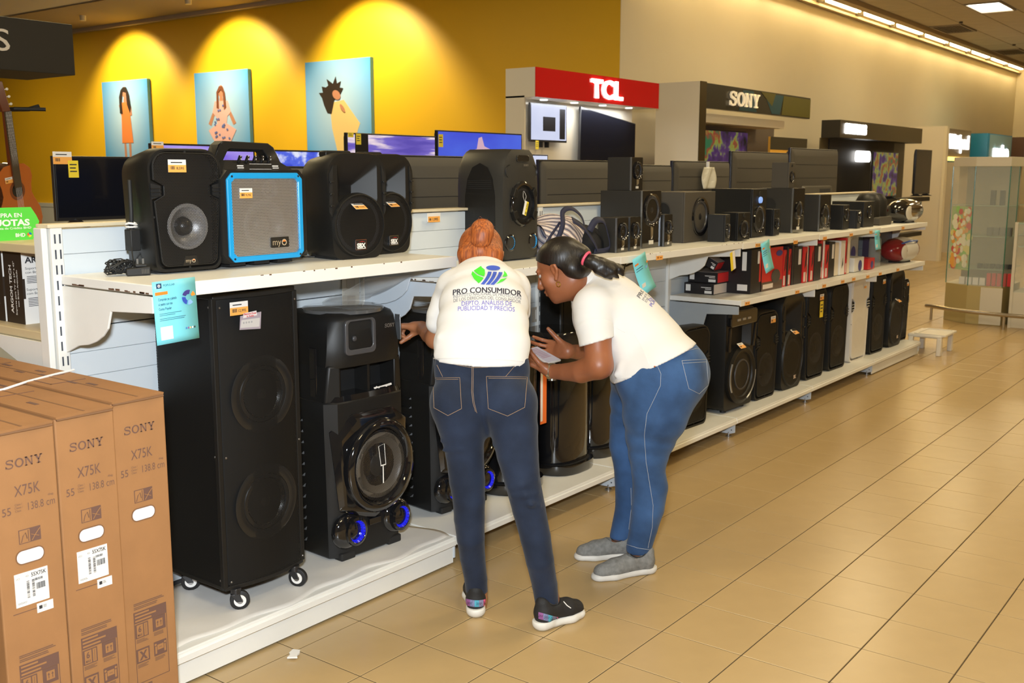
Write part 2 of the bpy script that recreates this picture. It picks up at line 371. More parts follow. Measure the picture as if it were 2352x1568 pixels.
def d3(t, w, h):
    PT[:] = [1.05, .72, .41]
    flat(t, 'coat', [[(-.1, .1), (.12, .14), (.42, -.32), (.36, -.5), (.4, -1.0), (.0, -.98), (-.12, -.4), (-.14, -.1)]], m_py)
    flat(t, 'hair', [[(-.3, .42), (-.16, .38), (-.2, .56), (-.08, .46), (-.02, .6), (.0, .46), (.08, .5), (.05, .38), (.12, .36), (.04, .2), (-.06, .14), (-.12, -.12), (-.2, -.1), (-.26, .05), (-.3, .2), (-.36, .3), (-.28, .3)], blob(-.1, .3, .16, .15, wob=.1)], m_ph, -.026)
    flat(t, 'face', [blob(-.01, .24, .07, .1, a=.5), blob(.1, -.02, .03, .09, a=.5)], m_ps, -.032)
# (drawn in canvas metres, middle = 0)
poster(15.04, 13.69, 1.06, 3.17, 'blue poster of a long-haired woman in an orange dress, leftmost on the yellow wall', d1)
poster(12.40, 11.07, 1.06, 3.18, 'blue poster of a woman in a pink floral dress sitting cross-legged', d2)
poster(9.78, 8.46, 1.06, 3.19, 'blue poster of a woman with flying dark hair in a cream coat, rightmost', d3)
PT[:] = [1, 1, 0]
# ================================================================ double-sided shelving run
m_w = pm('shelf_white', (.82, .82, .78), .38, var=.05, vscale=3)
m_wp = pm('panel_white', (.68, .74, .78), .45, var=.03, vscale=2)
m_chip = pm('shelf_chip', (.12, .06, .03), .8)
m_slot = pm('slot_dark', (.06, .07, .09), .7)
m_black = pm('rubber_black', (.012, .012, .012), .6)
XS = [-1.65, -.26, 1.02, 2.43, 3.67, 4.98, 6.24]
YB, YF, ZT = 1.2, .695, 1.45
gon = empty('gondola_shelving', (0, 0, 0), label='long white double-sided store shelving run holding the black speakers', cat='shelving')
for n, x in enumerate(XS):
    p = MB().box(x-.02, x+.02, YB-.012, YB+.06, .02, ZT).build('upright_post', m_w, gon, bev=.002, seg=1, smooth=0)
    if n < 3:
        s = MB()
        for q in range(26):
            for dx in (-.010, .007): s.box(x+dx, x+dx+.005, YB-.0135, YB-.011, .15+q*.05, .15+q*.05+.030)
        s.build('slot_row', m_slot, p, smooth=0)
        if n == 0:
            s = MB()
            for q in range(7): s.box(x-.0215, x-.019, YB+.015, YB+.02, .2+q*.2, .2+q*.2+.03)
            s.build('slot_row', m_slot, p, smooth=0)
p = MB().box(XS[0]-.045, XS[0]-.025, YB+.0, YB+.05, .02, ZT).build('upright_post', m_w, gon, bev=.003, smooth=0)
ph = .0825
pbase = {}
for n in range(6):
    w = XS[n+1]-XS[n]-.042
    k = round(w, 3)
    if k not in pbase: pbase[k] = MB().box(0, w, -.008, .008, .0006, ph-.0006).build('back_panel', m_wp, gon, bev=.0015, seg=1, smooth=0); o = pbase[k]; new = True
    else: new = False
    for q in range(16):
        if not (new and q == 0): o = pbase[k].copy(); col.objects.link(o)
        o.location = (XS[n]+.021, YB+.012, .125+q*ph+(.003 if q % 4 == 0 else 0))
tag(MB().box(XS[0], XS[-1], YB+.028, YB+.034, .1, ZT-.01).build('panel_core', pm('core_dark', (.05, .05, .05), .7), gon, smooth=0))
MB().box(XS[0]-.03, XS[-1]+.02, YB-.016, YB+.06, ZT, ZT+.012).build('top_cap', pm('cap_cream', (.74, .64, .44), .4), gon, bev=.002, seg=1, smooth=0)
# base decks, kick plates, feet
m_foot = pm('base_bracket', (.60, .66, .72), .45)
def zdeck(n): return .125
for n in range(6):
    x0, x1 = XS[n]+.003, XS[n+1]-.003
    yf = YF if n != 1 else YF+.10
    d = MB().box(x0, x1, YF, YB-.02, .098, .125).build('base_deck', m_w, gon, bev=.004, smooth=0)
    if n in (0, 5):
        MB().box(x0, x1, YF+.012, YF+.02, .008, .10).build('kick_plate', m_w, gon, bev=.002, seg=1, smooth=0)
    MB().box(x0, x1, YF-.006, YF+.003, .088, .112).build('deck_rail', m_w, gon, bev=.002, seg=1, smooth=0)
for x in XS:
    MB().prism([(0, .098), (.50, .098), (.50, .02), (.03, .02), (0, .03)], -.004, .004).build('base_bracket', m_foot, gon, loc=(x, YF+.008, 0), rot=(0, 0, PI/2), smooth=0)
    MB().cyl((x, YF+.05, 0), (x, YF+.05, .03), .006, n=8).cyl((x, YF+.05, 0), (x, YF+.05, .008), .018, n=12).build('levelling_foot', pm('steel', (.4, .4, .4), .35, .9), gon)
    b = MB(); [b.cyl((x-.006, YF+.03, z), (x-.0045, YF+.03, z), .004, n=8) for z in (.045, .075)]; b.build('bolt', m_slot, gon)
# packing sheet laid over the first deck
sh = MB().grid(lambda u, v: (-1.63+1.36*u+.02*math.sin(9*v), .715+.45*v+.012*math.sin(14*u)+.01*math.sin(31*u), .1268+.0008*math.sin(40*u)*math.sin(20*v)), 60, 14).build('packing_sheet', pm('packing_paper', (.74, .72, .68), .42, var=.06, vscale=5, bump=.06, bscale=14), smooth=60, solid=.001)
tag(sh, 'thin crinkled white protective sheet lying on the base deck under the tall speakers', 'sheet')
def bracket(x, y1, z, drop=.19, m=m_w):
    """shelf bracket with a curved underside, in the y, z plane at x"""
    d = YB-.012-y1
    P = [(0, 0), (d, 0), (d, -.05), (.55*d, -.062)] + [(.10*d+.45*d*math.cos(a)**1.0, -.062-(drop-.062)*math.sin(a)) for a in (.45, .7, .95, 1.2, 1.45)] + [(.0, -drop-.03)]
    v0 = [(x-.004, YB-.012-u, z+w) for u, w in P]; v1 = [(x+.004, YB-.012-u, z+w) for u, w in P]
    return MB().loft([v0, v1]).build('shelf_bracket', m, gon, bev=.0015, seg=1, smooth=0)
def shelf(x0, x1, y1, z, th=.036, chips=False):
    o = MB().box(x0, x1, y1, YB-.014, z-.03, z).build('shelf_board', m_w, gon, bev=.003, smooth=0)
    e = MB().box(x0, x1, y1-.004, y1+.004, z-th, z+.001).build('shelf_edge', m_w, gon, bev=.0015, seg=1, smooth=0)
    if chips:
        b = MB()
        for _ in range(9):
            x = random.uniform(x0, x1); w = random.uniform(.003, .012); b.box(x, x+w, y1-.0045, y1-.0038, z-random.uniform(.001, .004), z+.0012)
        tag(b.build('worn_edge', m_chip, e, smooth=0), kind='stuff')
        b = MB()
        for _ in range(14):
            y = random.uniform(y1+.02, YB-.1); b.box(x0-.0012, x0+.001, y, y+random.uniform(.005, .03), z-.028, z-random.uniform(.022, .026))
        tag(b.build('worn_edge', m_chip, e, smooth=0), kind='stuff')
shelf(-1.645, -.262, .682, 1.297, .042, True)
shelf(-.258, 1.02, .70, 1.215, .036, True)
for n in range(2, 6): shelf(XS[n]+.002, XS[n+1]-.002, .70, 1.213-.006*(n-2), .036, n == 2)
for n in range(3, 6): shelf(XS[n]+.002, XS[n+1]-.002, .70, .857-.004*(n-3), .036)
bracket(-1.64, .69, 1.262); bracket(-.272, .70, 1.262, m=m_foot); bracket(-.25, .71, 1.18, m=m_foot)
for x in XS[2:]: bracket(x, .71, 1.177)
m_grey = pm('bracket_grey', (.34, .38, .42), .5)
bracket(2.435, .71, .82, .24, m_grey)
for x in XS[4:]: bracket(x, .71, .815)
# far side of the run: two shelves with curved brackets (seen at the near end)
MB().box(-.24, 6.2, 1.262, 1.78, 1.12, 1.15).build('shelf_board', pm('shelf_wood', (.62, .50, .30), .5), gon, bev=.003, smooth=0)
for z in (1.39, 1.10):
    MB().box(-1.66, -.28 if z > 1.2 else 6.2, 1.262, 1.72, z-.03, z).build('shelf_board', pm('shelf_wood', (.62, .50, .30), .5), gon, bev=.003, smooth=0)
P = [(0, -.03), (.46, -.03), (.46, -.07), (.30, -.075), (.16, -.12), (.07, -.22), (.04, -.36), (0, -.55)]
for z in (1.10,):
    MB().loft([[(xx, 1.262+u, z+w) for u, w in P] for xx in (-1.674, -1.666)]).build('shelf_bracket', m_w, gon, smooth=0)
# ================================================================ televisions
m_bez = pm('bezel_black', (.015, .015, .017), .3)
m_tvb = pm('tv_back_grey', (.075, .068, .056), .5, bump=.02, bscale=400, spec=.4)
m_tvt = pm('tv_back_trim', (.10, .092, .075), .45)
m_wt = pm('paper_white', (.82, .80, .76), .55)
m_or = pm('label_orange', (.90, .42, .09), .55)
m_yl = pm('label_yellow', (.85, .66, .04), .55)
m_ink = pm('ink_black', (.03, .03, .035), .6)
m_inkg = pm('ink_grey', (.35, .35, .36), .6)
def rowlines(b, x0, x1, z, n, h, gap, y, jit=.3):
    for i in range(n):
        b.box(x0, x0+(x1-x0)*random.uniform(1-jit, 1), y-.0002, y, z-i*gap-h, z-i*gap)
def barcode(b, x0, x1, z0, z1, y, n=14):
    w = (x1-x0)/n
    for i in range(n):
        b.box(x0+i*w, x0+i*w+w*random.choice((.35, .6, .7)), y-.0002, y, z0, z1)
def price(parent, x, y, z, w=.075, txt='', rot=(0, 0, 0), name='price_label', tall=.62, top=.42, stick=True):
    """white-and-orange shelf price label, facing -y"""
    h = w*tall; zt = h*top
    o = MB().box(-w/2, w/2, -.0008, 0, -h/2, h/2).build(name, m_wt, parent, loc=(x, y, z), rot=rot, smooth=0)
    c = o if parent is None or parent.parent is None else o
    b = MB().box(-w/2, w/2, -.0012, -.0008, -h/2, h/2-zt).build('orange_field', m_or, o, smooth=0)
    k = MB(); rowlines(k, -w*.35, w*.35, h/2-zt*.45, 1, h*.08, .01, -.001)
    barcode(k, -w*.38, -w*.12, -h*.28, -h*.02, -.0014, 9)
    if txt: put_text(k, txt, w*.16, -h*.18, h*.2, w*.42, y=-.0016, bold=.01)
    tag(k.build('print', m_ink, o, smooth=0), kind='stuff')
    return o
def ytag(parent, x, y, z, w, h, rot=(0, 0, 0)):
    o = MB().box(-w/2, w/2, -.0008, 0, -h/2, h/2).build('yellow_tag', m_yl, parent, loc=(x, y, z), rot=rot, smooth=0)
    k = MB(); rowlines(k, -w*.35, w*.35, h*.3, 3, h*.07, h*.2, -.001); tag(k.build('print', m_ink, o, smooth=0), kind='stuff'); return o
def screen_mat(name, kind):
    m = bpy.data.materials.new(name); m.use_nodes = True; n = m.node_tree.nodes; l = m.node_tree.links; b = n['Principled BSDF']
    b.inputs['Base Color'].default_value = (.01, .01, .01, 1); b.inputs['Roughness'].default_value = .2
    tc = n.new('ShaderNodeTexCoord'); mp = n.new('ShaderNodeMapping'); l.new(tc.outputs['Object'], mp.inputs[0])
    t = n.new('ShaderNodeTexNoise'); r = n.new('ShaderNodeValToRGB'); l.new(mp.outputs[0], t.inputs['Vector']); l.new(t.outputs[0], r.inputs[0]); l.new(r.outputs[0], b.inputs['Emission Color'])
    S = {'purple': ((.4, 1, 3), 3, [(.3, (.09, .06, .45)), (.5, (.20, .12, .7)), (.62, (.45, .35, .85))], 1.0),
         'clouds': ((2.2, 1, 3), 3, [(.40, (.04, .07, .62)), (.52, (.10, .16, .78)), (.6, (.75, .78, .95))], 1.0),
         'sunset': ((.8, 1, 7), 2.2, [(.35, (.10, .07, .42)), (.5, (.18, .13, .55)), (.58, (.85, .70, .75)), (.7, (.30, .18, .5))], 1.0),
         'sea': ((1, 1, 2), 1.2, [(.3, (.045, .06, .60)), (.6, (.07, .13, .72))], 1.0),
         'menu': ((1, 1, 1), 1.5, [(.3, (.55, .60, .82)), (.7, (.75, .78, .93))], 1.0),
         'game': ((2, 1, 2), 2.2, [(.3, (.02, .02, .02)), (.45, (.15, .05, .25)), (.52, (.5, .6, .1)), (.58, (.6, .08, .05)), (.66, (.05, .3, .12))], .35)}[kind]
    mp.inputs['Scale'].default_value = S[0]; t.inputs['Scale'].default_value = S[1]; t.inputs['Detail'].default_value = 4
    e = r.color_ramp.elements; e[0].position, e[0].color = S[2][0][0], (*S[2][0][1], 1); e[1].position, e[1].color = S[2][-1][0], (*S[2][-1][1], 1)
    for p, c in S[2][1:-1]: q = e.new(p); q.color = (*c, 1)
    b.inputs['Emission Strength'].default_value = S[3]; return m
def tv(x, y, z, w, h, r, label, scr=None, group=None, feet=.03, back=False, stickers=True):
    """flat television; its screen faces -y before turning; z = what its feet stand on"""
    t = empty('television', (x, y, z), r, label=label, cat='television', group=group)
    z0, z1 = feet, feet+h
    MB().box(-w/2, w/2, -.012, .012, z0, z1).build('bezel', m_bez, t, bev=.003, smooth=0)
    MB().box(-w/2+.012, w/2-.012, -.0135, -.011, z0+.018, z1-.01).build('screen', scr or pm('screen_off', (.006, .007, .012), .12, coat=.3), t, smooth=0)
    # back shell: chamfered upper part, deeper lower housing
    W_, H_ = w/2-.008, h-.02
    P0 = rrect(-W_, W_, z0+.01, z1-.01, .02, 3)
    MB().loft([[(a, .010, b) for a, b in P0], [(a, .022, b) for a, b in P0], [(a*.93, .040, z0+.02+(b-z0-.01)*.90) for a, b in P0]]).build('back_shell', m_tvb, t, smooth=30)
    if back:
        P1 = rrect(-W_*.62, W_*.62, z0+.012, z0+h*.50, .015, 3)
        hs = MB().loft([[(a, .035, b) for a, b in P1], [(a*.97, .068, z0+.015+(b-z0-.012)*.95) for a, b in P1]]).build('electronics_housing', m_tvt, t, smooth=30)
        g = MB()
        for i in range(16): g.box(-W_*.5+i*W_*.03, -W_*.5+i*W_*.03+.006, .0655, .0695, z0+h*.40, z0+h*.455)
        tag(g.build('vent_slots', m_bez, hs, smooth=0), kind='stuff')
        MB().box(-W_*.9, W_*.9, .0385, .0415, z0+h*.60, z0+h*.606).build('seam', m_bez, t, smooth=0)
        MB().box(-W_*.9, W_*.9, .0385, .0415, z0+h*.78, z0+h*.785).build('seam', m_bez, t, smooth=0)
        if stickers:
            k = MB().box(W_*.18, W_*.40, .068, .0695, z0+h*.14, z0+h*.36).build('rating_label', pm('sticker_grey', (.22, .22, .21), .5), hs, smooth=0)
            q = MB(); [q.box(W_*.44, W_*.48, .068, .0698, z0+h*(.12+.07*i), z0+h*(.15+.07*i)) for i in range(4)]; q.build('port', m_wt, hs, smooth=0)['kind'] = 'stuff'
    for s in (-1, 1):
        MB().loft([[(s*w*.3-.012, -.11, 0), (s*w*.3+.012, -.11, 0), (s*w*.3+.012, .11, 0), (s*w*.3-.012, .11, 0)], [(s*w*.3-.01, -.012, feet+.012), (s*w*.3+.01, -.012, feet+.012), (s*w*.3+.01, .012, feet+.012), (s*w*.3-.01, .012, feet+.012)]]).build('foot', m_bez, t, smooth=0)
    return t
# display shelf behind the run
g2 = empty('display_shelving', (0, 3.05, 0), label='low display shelving behind the speakers carrying lit televisions', cat='shelving')
m_led = pm('ledge_cream', (.66, .56, .36), .5)
MB().box(-1.6, 4.0, -.17, .27, 1.325, 1.352).build('display_ledge', m_led, g2, bev=.003, smooth=0)
for i in range(4): MB().box(-1.6+i*1.4, -.202+i*1.4, -.02, .02, .05, 1.325).build('back_panel', m_wp, g2, bev=.003, smooth=0)
MB().box(-1.6, 4.0, -.17, .27, 0, .12).build('base_deck', m_w, g2, bev=.003, smooth=0)
t = tv(-.36, 3.0, 1.352, .56, .325, 0, 'small switched-off black television with yellow tag at the far left')
ytag(t, -.175, -.016, .29, .055, .085); price(t, -.23, -.015, .345, .10, rot=(0, 0, 0))
t = tv(.27, 3.0, 1.352, .70, .40, 0, 'television with a purple screen behind the speaker with the blue frame', screen_mat('scr_purple', 'purple'))
b = MB(); put_text(b, 'SAMSUNG', .2, .33, .028, .17, y=-.0145, bold=.02); b.build('screen_lettering', pm('screen_text', (1, 1, 1), emit=(.85, .8, 1), es=1), t, smooth=0); price(t, -.31, -.016, .415, .075)
t = tv(.95, 3.0, 1.352, .60, .38, 0, 'television showing blue sky with white clouds, right of the blue-framed speaker', screen_mat('scr_clouds', 'clouds')); ytag(t, -.26, -.016, .35, .05, .08)
t = tv(1.80, 3.0, 1.352, .87, .50, 0, 'television showing a sunset sky above the twin speakers', screen_mat('scr_sunset', 'sunset'))
MB().box(-.36, -.24, -.0145, -.0135, .3, .52).build('menu_panel', pm('scr_dark', (.01, .01, .012), .3), t, smooth=0); ytag(t, -.33, -.016, .49, .045, .07); ytag(t, -.40, -.016, .515, .05, .03)
t = tv(2.755, 3.0, 1.352, 1.01, .545, 0, 'television showing deep blue water with a pale splash, beside the red sign', screen_mat('scr_sea', 'sea'))
flat(t, 'splash_image', [[(-.2, .38), (-.1, .44), (-.06, .45), (-.04, .53), (0, .54), (.03, .47), (.1, .45), (.2, .40), (.22, .36), (-.2, .34)]], pm('scr_pink', (.2, .1, .1), emit=(.55, .38, .5), es=.9), -.0145); ytag(t, -.47, -.016, .50, .05, .09)
t = tv(3.50, 3.02, 1.352, .29, .39, 0, 'narrow display with a glaring white screen just right of the blue-water television', screen_mat('scr_bright', 'menu'))
t.scale = (1, 1, 1)
# televisions seen from behind, on the far side of the run
for x0, x1, zt, yy, lb in ((-.55, .36, 1.655, 1.68, 'grey back of a television showing between the blue-framed speaker and its black neighbour'),
                      (.45, 1.56, 1.715, 1.68, 'back of a television with rating label right of the twin speakers'), (1.66, 2.50, 1.705, 1.68, 'back of a television just right of the tall rounded speaker'),
                      (2.51, 3.32, 1.682, 1.70, 'back of a television behind the small glossy speaker on top'), (3.34, 4.26, 1.715, 1.70, 'back of a television with a clear bag hanging on it'),
                      (4.29, 5.42, 1.80, 1.70, 'back of a large television behind the mid-shelf speakers'), (5.47, 6.62, 1.848, 1.70, 'back of the tallest television at the far end of the run')):
    t = tv((x0+x1)/2, yy, 1.15, x1-x0-.01, zt-1.15-.03, PI, lb, back=True)
    if 'clear bag' in lb: bagtv = t
b = MB().grid(lambda u, v: (-.1+.20*u, .075+.012*math.sin(9*u+4*v), .36+.16*v), 14, 12).build('hanging_bag', pm('clear_plastic', (.75, .72, .6), .12, alpha=.75, bump=.5, bscale=30), bagtv, solid=.001)
MB().box(-.01, .005, .05, .07, .50, .56).build('hang_strip', m_wt, bagtv, smooth=0)
# ================================================================ brand booths along the back wall
m_bw = pm('booth_white', (.72, .66, .54), .4)
m_em = pm('sign_glow', (1, 1, 1), emit=(1, .97, .93), es=5)
def lettering(parent, txt, cx, y, cz, h, w, m=m_em, bold=.03, name='sign_lettering', th=.02):
    b = MB(); put_text(b, txt, cx, cz, h, w, y=0, bold=bold); return b.build(name, m, parent, loc=(0, y, 0), smooth=0, solid=th)
k = empty('brand_booth', (4.14, 3.5, 0), label='white television booth under a glossy red header', cat='booth')
MB().box(0, 2.17, .31, .33, 0, 2.3).build('back_panel', m_bw, k, smooth=0)
MB().box(0, .02, .12, .31, 0, 2.3).build('side_panel', m_bw, k, smooth=0)
hd = MB().box(0, 2.17, .004, .33, 2.285, 2.54).build('header_box', m_bw, k, smooth=0)
MB().box(0, 2.17, -.006, .004, 2.285, 2.54).build('header_front', pm('gloss_red', (.66, .015, .015), .12, coat=.6), k, smooth=0)['label'] = 'glossy red header front'
lettering(k, 'TCL', 1.16, -.012, 2.415, .165, .56, bold=.025)
for i in range(4):
    d = MB().cyl((.35+i*.5, .16, 2.288), (.35+i*.5, .16, 2.278), .035).build('downlight', m_em, k)
area('booth_lamp', (5.2, 3.66, 2.27), 1.8, 14, (.95, .97, 1), sy=.1)
t = tv(4.335, 3.70, 1.90, .59, .35, 0, 'lit wall television with a menu screen in the red-signed booth', screen_mat('scr_menu', 'menu'), feet=.0)
t.location = (4.672, 3.74, 1.909); 
for c in [c for c in t.children if c.name.startswith('foot')]: bpy.data.objects.remove(c)
MB().box(-.1, .1, -.0148, -.014, .1, .23).build('menu_panel', pm('scr_dark', (.01, .01, .012), .3), t, smooth=0); MB().box(.17, .26, -.0148, -.014, .03, .31).build('menu_panel', pm('scr_dark', (.01, .01, .012), .3), t, smooth=0); ytag(t, -.2, -.02, -.03, .05, .08)
MB().box(-.1, -.08, .0, .04, -.05, .03).box(.0, .02, .0, .04, -.05, .03).build('wall_mount', m_bez, t, smooth=0)
t = tv(5.42, 3.60, 1.2, 1.05, .96, 0, 'large switched-off television leaning back in the red-signed booth', feet=.02)
t.rotation_euler = (math.radians(-4), math.radians(7), 0); t.location = (5.62, 3.68, 1.23)
k = empty('brand_booth', (7.23, 3.5, 0), label='television booth under a dark patterned header with cream lettering', cat='booth')
MB().box(0, .14, .0, .55, 0, 2.63).build('side_panel', m_bw, k, smooth=0)
MB().box(.0, .145, -.012, 0, 0, 2.63).build('metal_edge', pm('bronze_edge', (.18, .14, .07), .25, .8), k, smooth=0)
m_dg = pm('header_dark', (.05, .045, .03), .25)
MB().box(.145, 3.2, 0, .06, 2.345, 2.62).build('header_front', m_dg, k, smooth=0)
flat(k, 'header_pattern', [[(1.0, 2.36), (1.5, 2.36), (1.4, 2.60), (1.1, 2.60)], [(1.7, 2.6), (2.3, 2.6), (2.2, 2.36), (1.95, 2.36)]], pm('print_teal', (.02, .07, .09), .35), -.002)
flat(k, 'header_pattern', [[(2.25, 2.36), (2.3, 2.6), (3.2, 2.6), (3.2, 2.36)], [(1.6, 2.61), (2.05, 2.61), (1.95, 2.45)]], pm('print_olive', (.10, .09, .01), .35), -.004)
b = MB(); serif_sony(b, 1.12, 2.485, .82, .16); b.build('sign_lettering', pm('sign_cream', (.9, .78, .5), emit=(1, .85, .6), es=.35), k, loc=(0, -.02, 0), smooth=0, solid=.02)
MB().box(.145, 3.2, .5, .55, 0, 2.3).build('back_panel', pm('booth_grey', (.16, .13, .1), .5), k, smooth=0)
MB().box(.145, 2.6, .1, .5, 2.2, 2.3).build('header_base', m_bw, k, smooth=0)
MB().box(.3, 1.75, .22, .25, 1.2, 2.12).build('display_screen', screen_mat('scr_game', 'game'), k, smooth=0)
MB().box(.28, 1.77, .25, .29, 1.18, 2.14).build('display_frame', m_bez, k, smooth=0)
p = MB().box(1.95, 3.15, .0, .03, 1.5, 2.08).build('poster_board', pm('print_gold', (.78, .42, .05), .5), k, smooth=0)
MB().box(1.95, 3.15, -.002, 0, 1.92, 2.08).build('poster_band', m_dg, p, smooth=0)
flat(p, 'splash_image', [blob(2.2, 1.78, .09, .08, wob=.2), blob(2.5, 1.82, .08, .09, wob=.2), blob(2.45, 1.6, .1, .04, wob=.2)], m_ink, -.006)
k = empty('brand_booth', (11.6, 3.5, 0), label='all-black booth with a glowing white sign farther along the wall', cat='booth')
m_kb = pm('booth_black', (.012, .01, .008), .5); m_kh = pm('booth_header', (.075, .06, .03), .35)
MB().box(0, 3.95, .003, .28, 2.135, 2.385).build('header_box', m_kb, k, smooth=0); MB().box(0, 3.95, -.003, .003, 2.135, 2.385).build('header_front', m_kh, k, smooth=0)
MB().box(0, 3.95, .28, .3, 0, 2.135).build('back_panel', m_kh, k, smooth=0); MB().box(.3, 3.3, .26, .28, .6, 2.13).build('dark_panel', m_kb, k, smooth=0)
lettering(k, 'SAMSUNG', .62, -.01, 2.27, .13, .9, bold=.05)
MB().prism(rrect(1.35, 1.95, 1.80, 1.97, .06), .2, .24).build('lit_plate', m_em, k)
MB().box(.9, 3.95, -.2, .05, 1.15, 1.22).build('booth_shelf', m_kb, k, smooth=0); MB().box(2.55, 3.95, -.1, .05, .55, .62).build('booth_shelf', m_kb, k, smooth=0)
t = tv(13.3, 3.38, 1.222, 1.2, .70, 0, 'television with a dark colourful picture in the black booth', screen_mat('scr_game2', 'game'), feet=.03)
t = tv(15.2, 3.35, 1.24, .9, .75, 0, 'switched-off television on the shelf of the black booth', feet=.03)
p = empty('booth_partition', (17.0, 3.5, 0), label='tall cream partition at the end of the black booth', cat='partition')
MB().box(-.06, .0, 0, .95, 0, 2.48).build('panel', m_bw, p, smooth=0); MB().box(-.08, .06, -.05, 0, 0, 2.48).build('edge_post', m_cream, p, smooth=0)
k = empty('brand_booth', (17.05, 3.5, 0), label='dark booth with a glowing script sign above a yellow strip', cat='booth')
MB().box(.05, 1.75, .0, .3, 1.93, 2.45).build('header_front', pm('header_taupe', (.20, .16, .10), .4), k, smooth=0); lettering(k, 'Whirlpool', .88, -.01, 2.22, .24, 1.4, bold=.04)
MB().box(.0, 1.72, -.03, .02, 1.86, 1.93).build('light_strip', pm('strip_yellow', (1, .8, .3), emit=(1, .62, .12), es=3), k, smooth=0)
MB().box(.05, 2.6, .9, .95, 0, 1.95).build('back_panel', m_kb, k, smooth=0)
for z in (.55, .95): MB().box(.3, 1.3, .3, .7, z, z+.05).build('booth_shelf', m_kh, k, smooth=0)
k = empty('brand_sign', (19.3, 3.3, 0), label='blue boxed sign with glowing white letters by the wall', cat='sign')
m_bl = pm('sign_blue', (.01, .22, .42), .4)
MB().box(0, 2.1, 0, .8, 1.85, 2.42).build('header_box', m_bl, k, smooth=0); MB().box(.12, 2.02, -.01, 0, 1.87, 2.40).build('header_front', pm('sign_pale_blue', (.20, .36, .42), .4), k, smooth=0)
lettering(k, 'mabe', 1.1, -.02, 2.08, .22, 1.3, bold=.06); MB().box(0, 2.1, .5, .8, 0, 1.85).build('back_panel', m_bw, k, smooth=0)
k = empty('brand_sign', (22.2, 3.2, 0), label='brown boxed sign standing right of the blue one', cat='sign')
MB().box(0, 1.5, 0, .8, 1.8, 2.42).build('header_box', pm('sign_brown', (.10, .05, .03), .3), k, smooth=0); MB().box(.3, 1.45, -.01, 0, 1.85, 2.38).build('header_front', pm('sign_brown2', (.22, .13, .08), .3), k, smooth=0); MB().box(0, 1.5, .4, .8, 0, 1.8).build('back_panel', m_bw, k, smooth=0)
# ================================================================ glass cabinets, rail, stool
m_glass = pm('cabinet_glass', (.80, .88, .82), .03, alpha=.16, spec=.6)
m_gedge = pm('glass_edge', (.02, .14, .07), .2)
m_cabb = pm('cabinet_base', (.42, .33, .13), .45); m_cabl = pm('cabinet_cream', (.60, .55, .43), .45)
t = empty('glass_cabinet', (8.75, .62, 0), label='tall glass display cabinet full of small goods beyond the end of the shelves', cat='cabinet')
# plan outline (x away, y across), front faces the camera side
OUT = [(.03, .55), (-.17, .27), (-.17, -.08), (.15, -.10), (.6, -.10), (.7, .55)]
def ringz(P, z, k=1): return [(x*k, y*k, z) for x, y in P]
MB().loft([ringz(OUT, .0), ringz(OUT, .42)]).build('base', m_cabb, t, bev=.004, smooth=0)
MB().box(-.176, -.171, -.09, .13, .01, .41).build('base_front', m_cabl, t, smooth=0)
MB().loft([ringz(OUT, 1.70), ringz(OUT, 1.80)]).build('cornice', m_cabl, t, bev=.004, smooth=0)
for a, b_ in ((0, 1), (1, 2), (2, 3)):
    (xa, ya), (xb, yb) = OUT[a], OUT[b_]
    g = MB().loft([[(xa, ya, .42), (xb, yb, .42), (xb+.004, yb, .42), (xa+.004, ya, .42)], [(xa, ya, 1.70), (xb, yb, 1.70), (xb+.004, yb, 1.70), (xa+.004, ya, 1.70)]]).build('glass_pane', m_glass, t, smooth=0)
for xa, ya in OUT[:4]: MB().cyl((xa, ya, .42), (xa, ya, 1.70), .005, n=6).build('glass_edge', m_gedge, t)
for z in (.60, .95, 1.28): MB().loft([ringz(OUT, z, .97), ringz(OUT, z+.006, .97)]).build('glass_shelf', pm('shelf_glass', (.5, .7, .6), .05, alpha=.4), t, smooth=0)
MB().box(.45, .5, -.05, .5, .42, 1.7).build('back_panel', pm('cabinet_back', (.36, .30, .2), .5), t, smooth=0)
fr = MB().loft([[(.02, .53, .58), (-.155, .27, .58), (-.15, .27, .58), (.03, .53, .58)], [(.02, .53, 1.27), (-.155, .27, 1.27), (-.15, .27, 1.27), (.03, .53, 1.27)]]).build('fruit_sheet', pm('fruit_green', (.40, .55, .18), .5), t, smooth=0)
cols = [pm('fruit_lime', (.28, .60, .10), .5), pm('fruit_lemon', (.80, .72, .22), .5), pm('fruit_red', (.65, .08, .06), .5), pm('fruit_orange', (.82, .40, .08), .5), pm('fruit_pale', (.82, .80, .60), .5)]
random.seed(3)
for n in range(5):
    b = MB()
    for _ in range(26):
        u, z, r = random.uniform(.08, .92), random.uniform(.62, 1.25), random.uniform(.015, .045)
        cx, cy = .02-.175*u, .53-.26*u
        v = [(cx-.006-.001*n+.56*r*math.cos(a)*-1, cy-.003-.83*r*math.cos(a), z+r*math.sin(a)) for a in [2*PI*i/10 for i in range(10)]]; b.add(v, [tuple(range(10))])
    tag(b.build('fruit_print', cols[n], fr, smooth=0), kind='stuff')
m_red = pm('goods_red', (.60, .03, .03), .4)
def goods(name, lb, x, y, z, w, h, m, group, n, dx, dy, cat):
    first = None
    for i in range(n):
        if first is None:
            first = MB().box(-w/2, w/2, -w/2, w/2, 0, h).build(name, m, bev=.003, smooth=0, loc=(x, y, z)); tag(first, lb, cat, group)
        else: dup(first, loc=(x+dx*i, y+dy*i, z))
goods('red_can', 'red can standing in the bottom of the tall glass cabinet', 8.68, .70, .42, .04, .14, m_red, 'red cans in the glass cabinet', 5, .01, -.05, 'can')
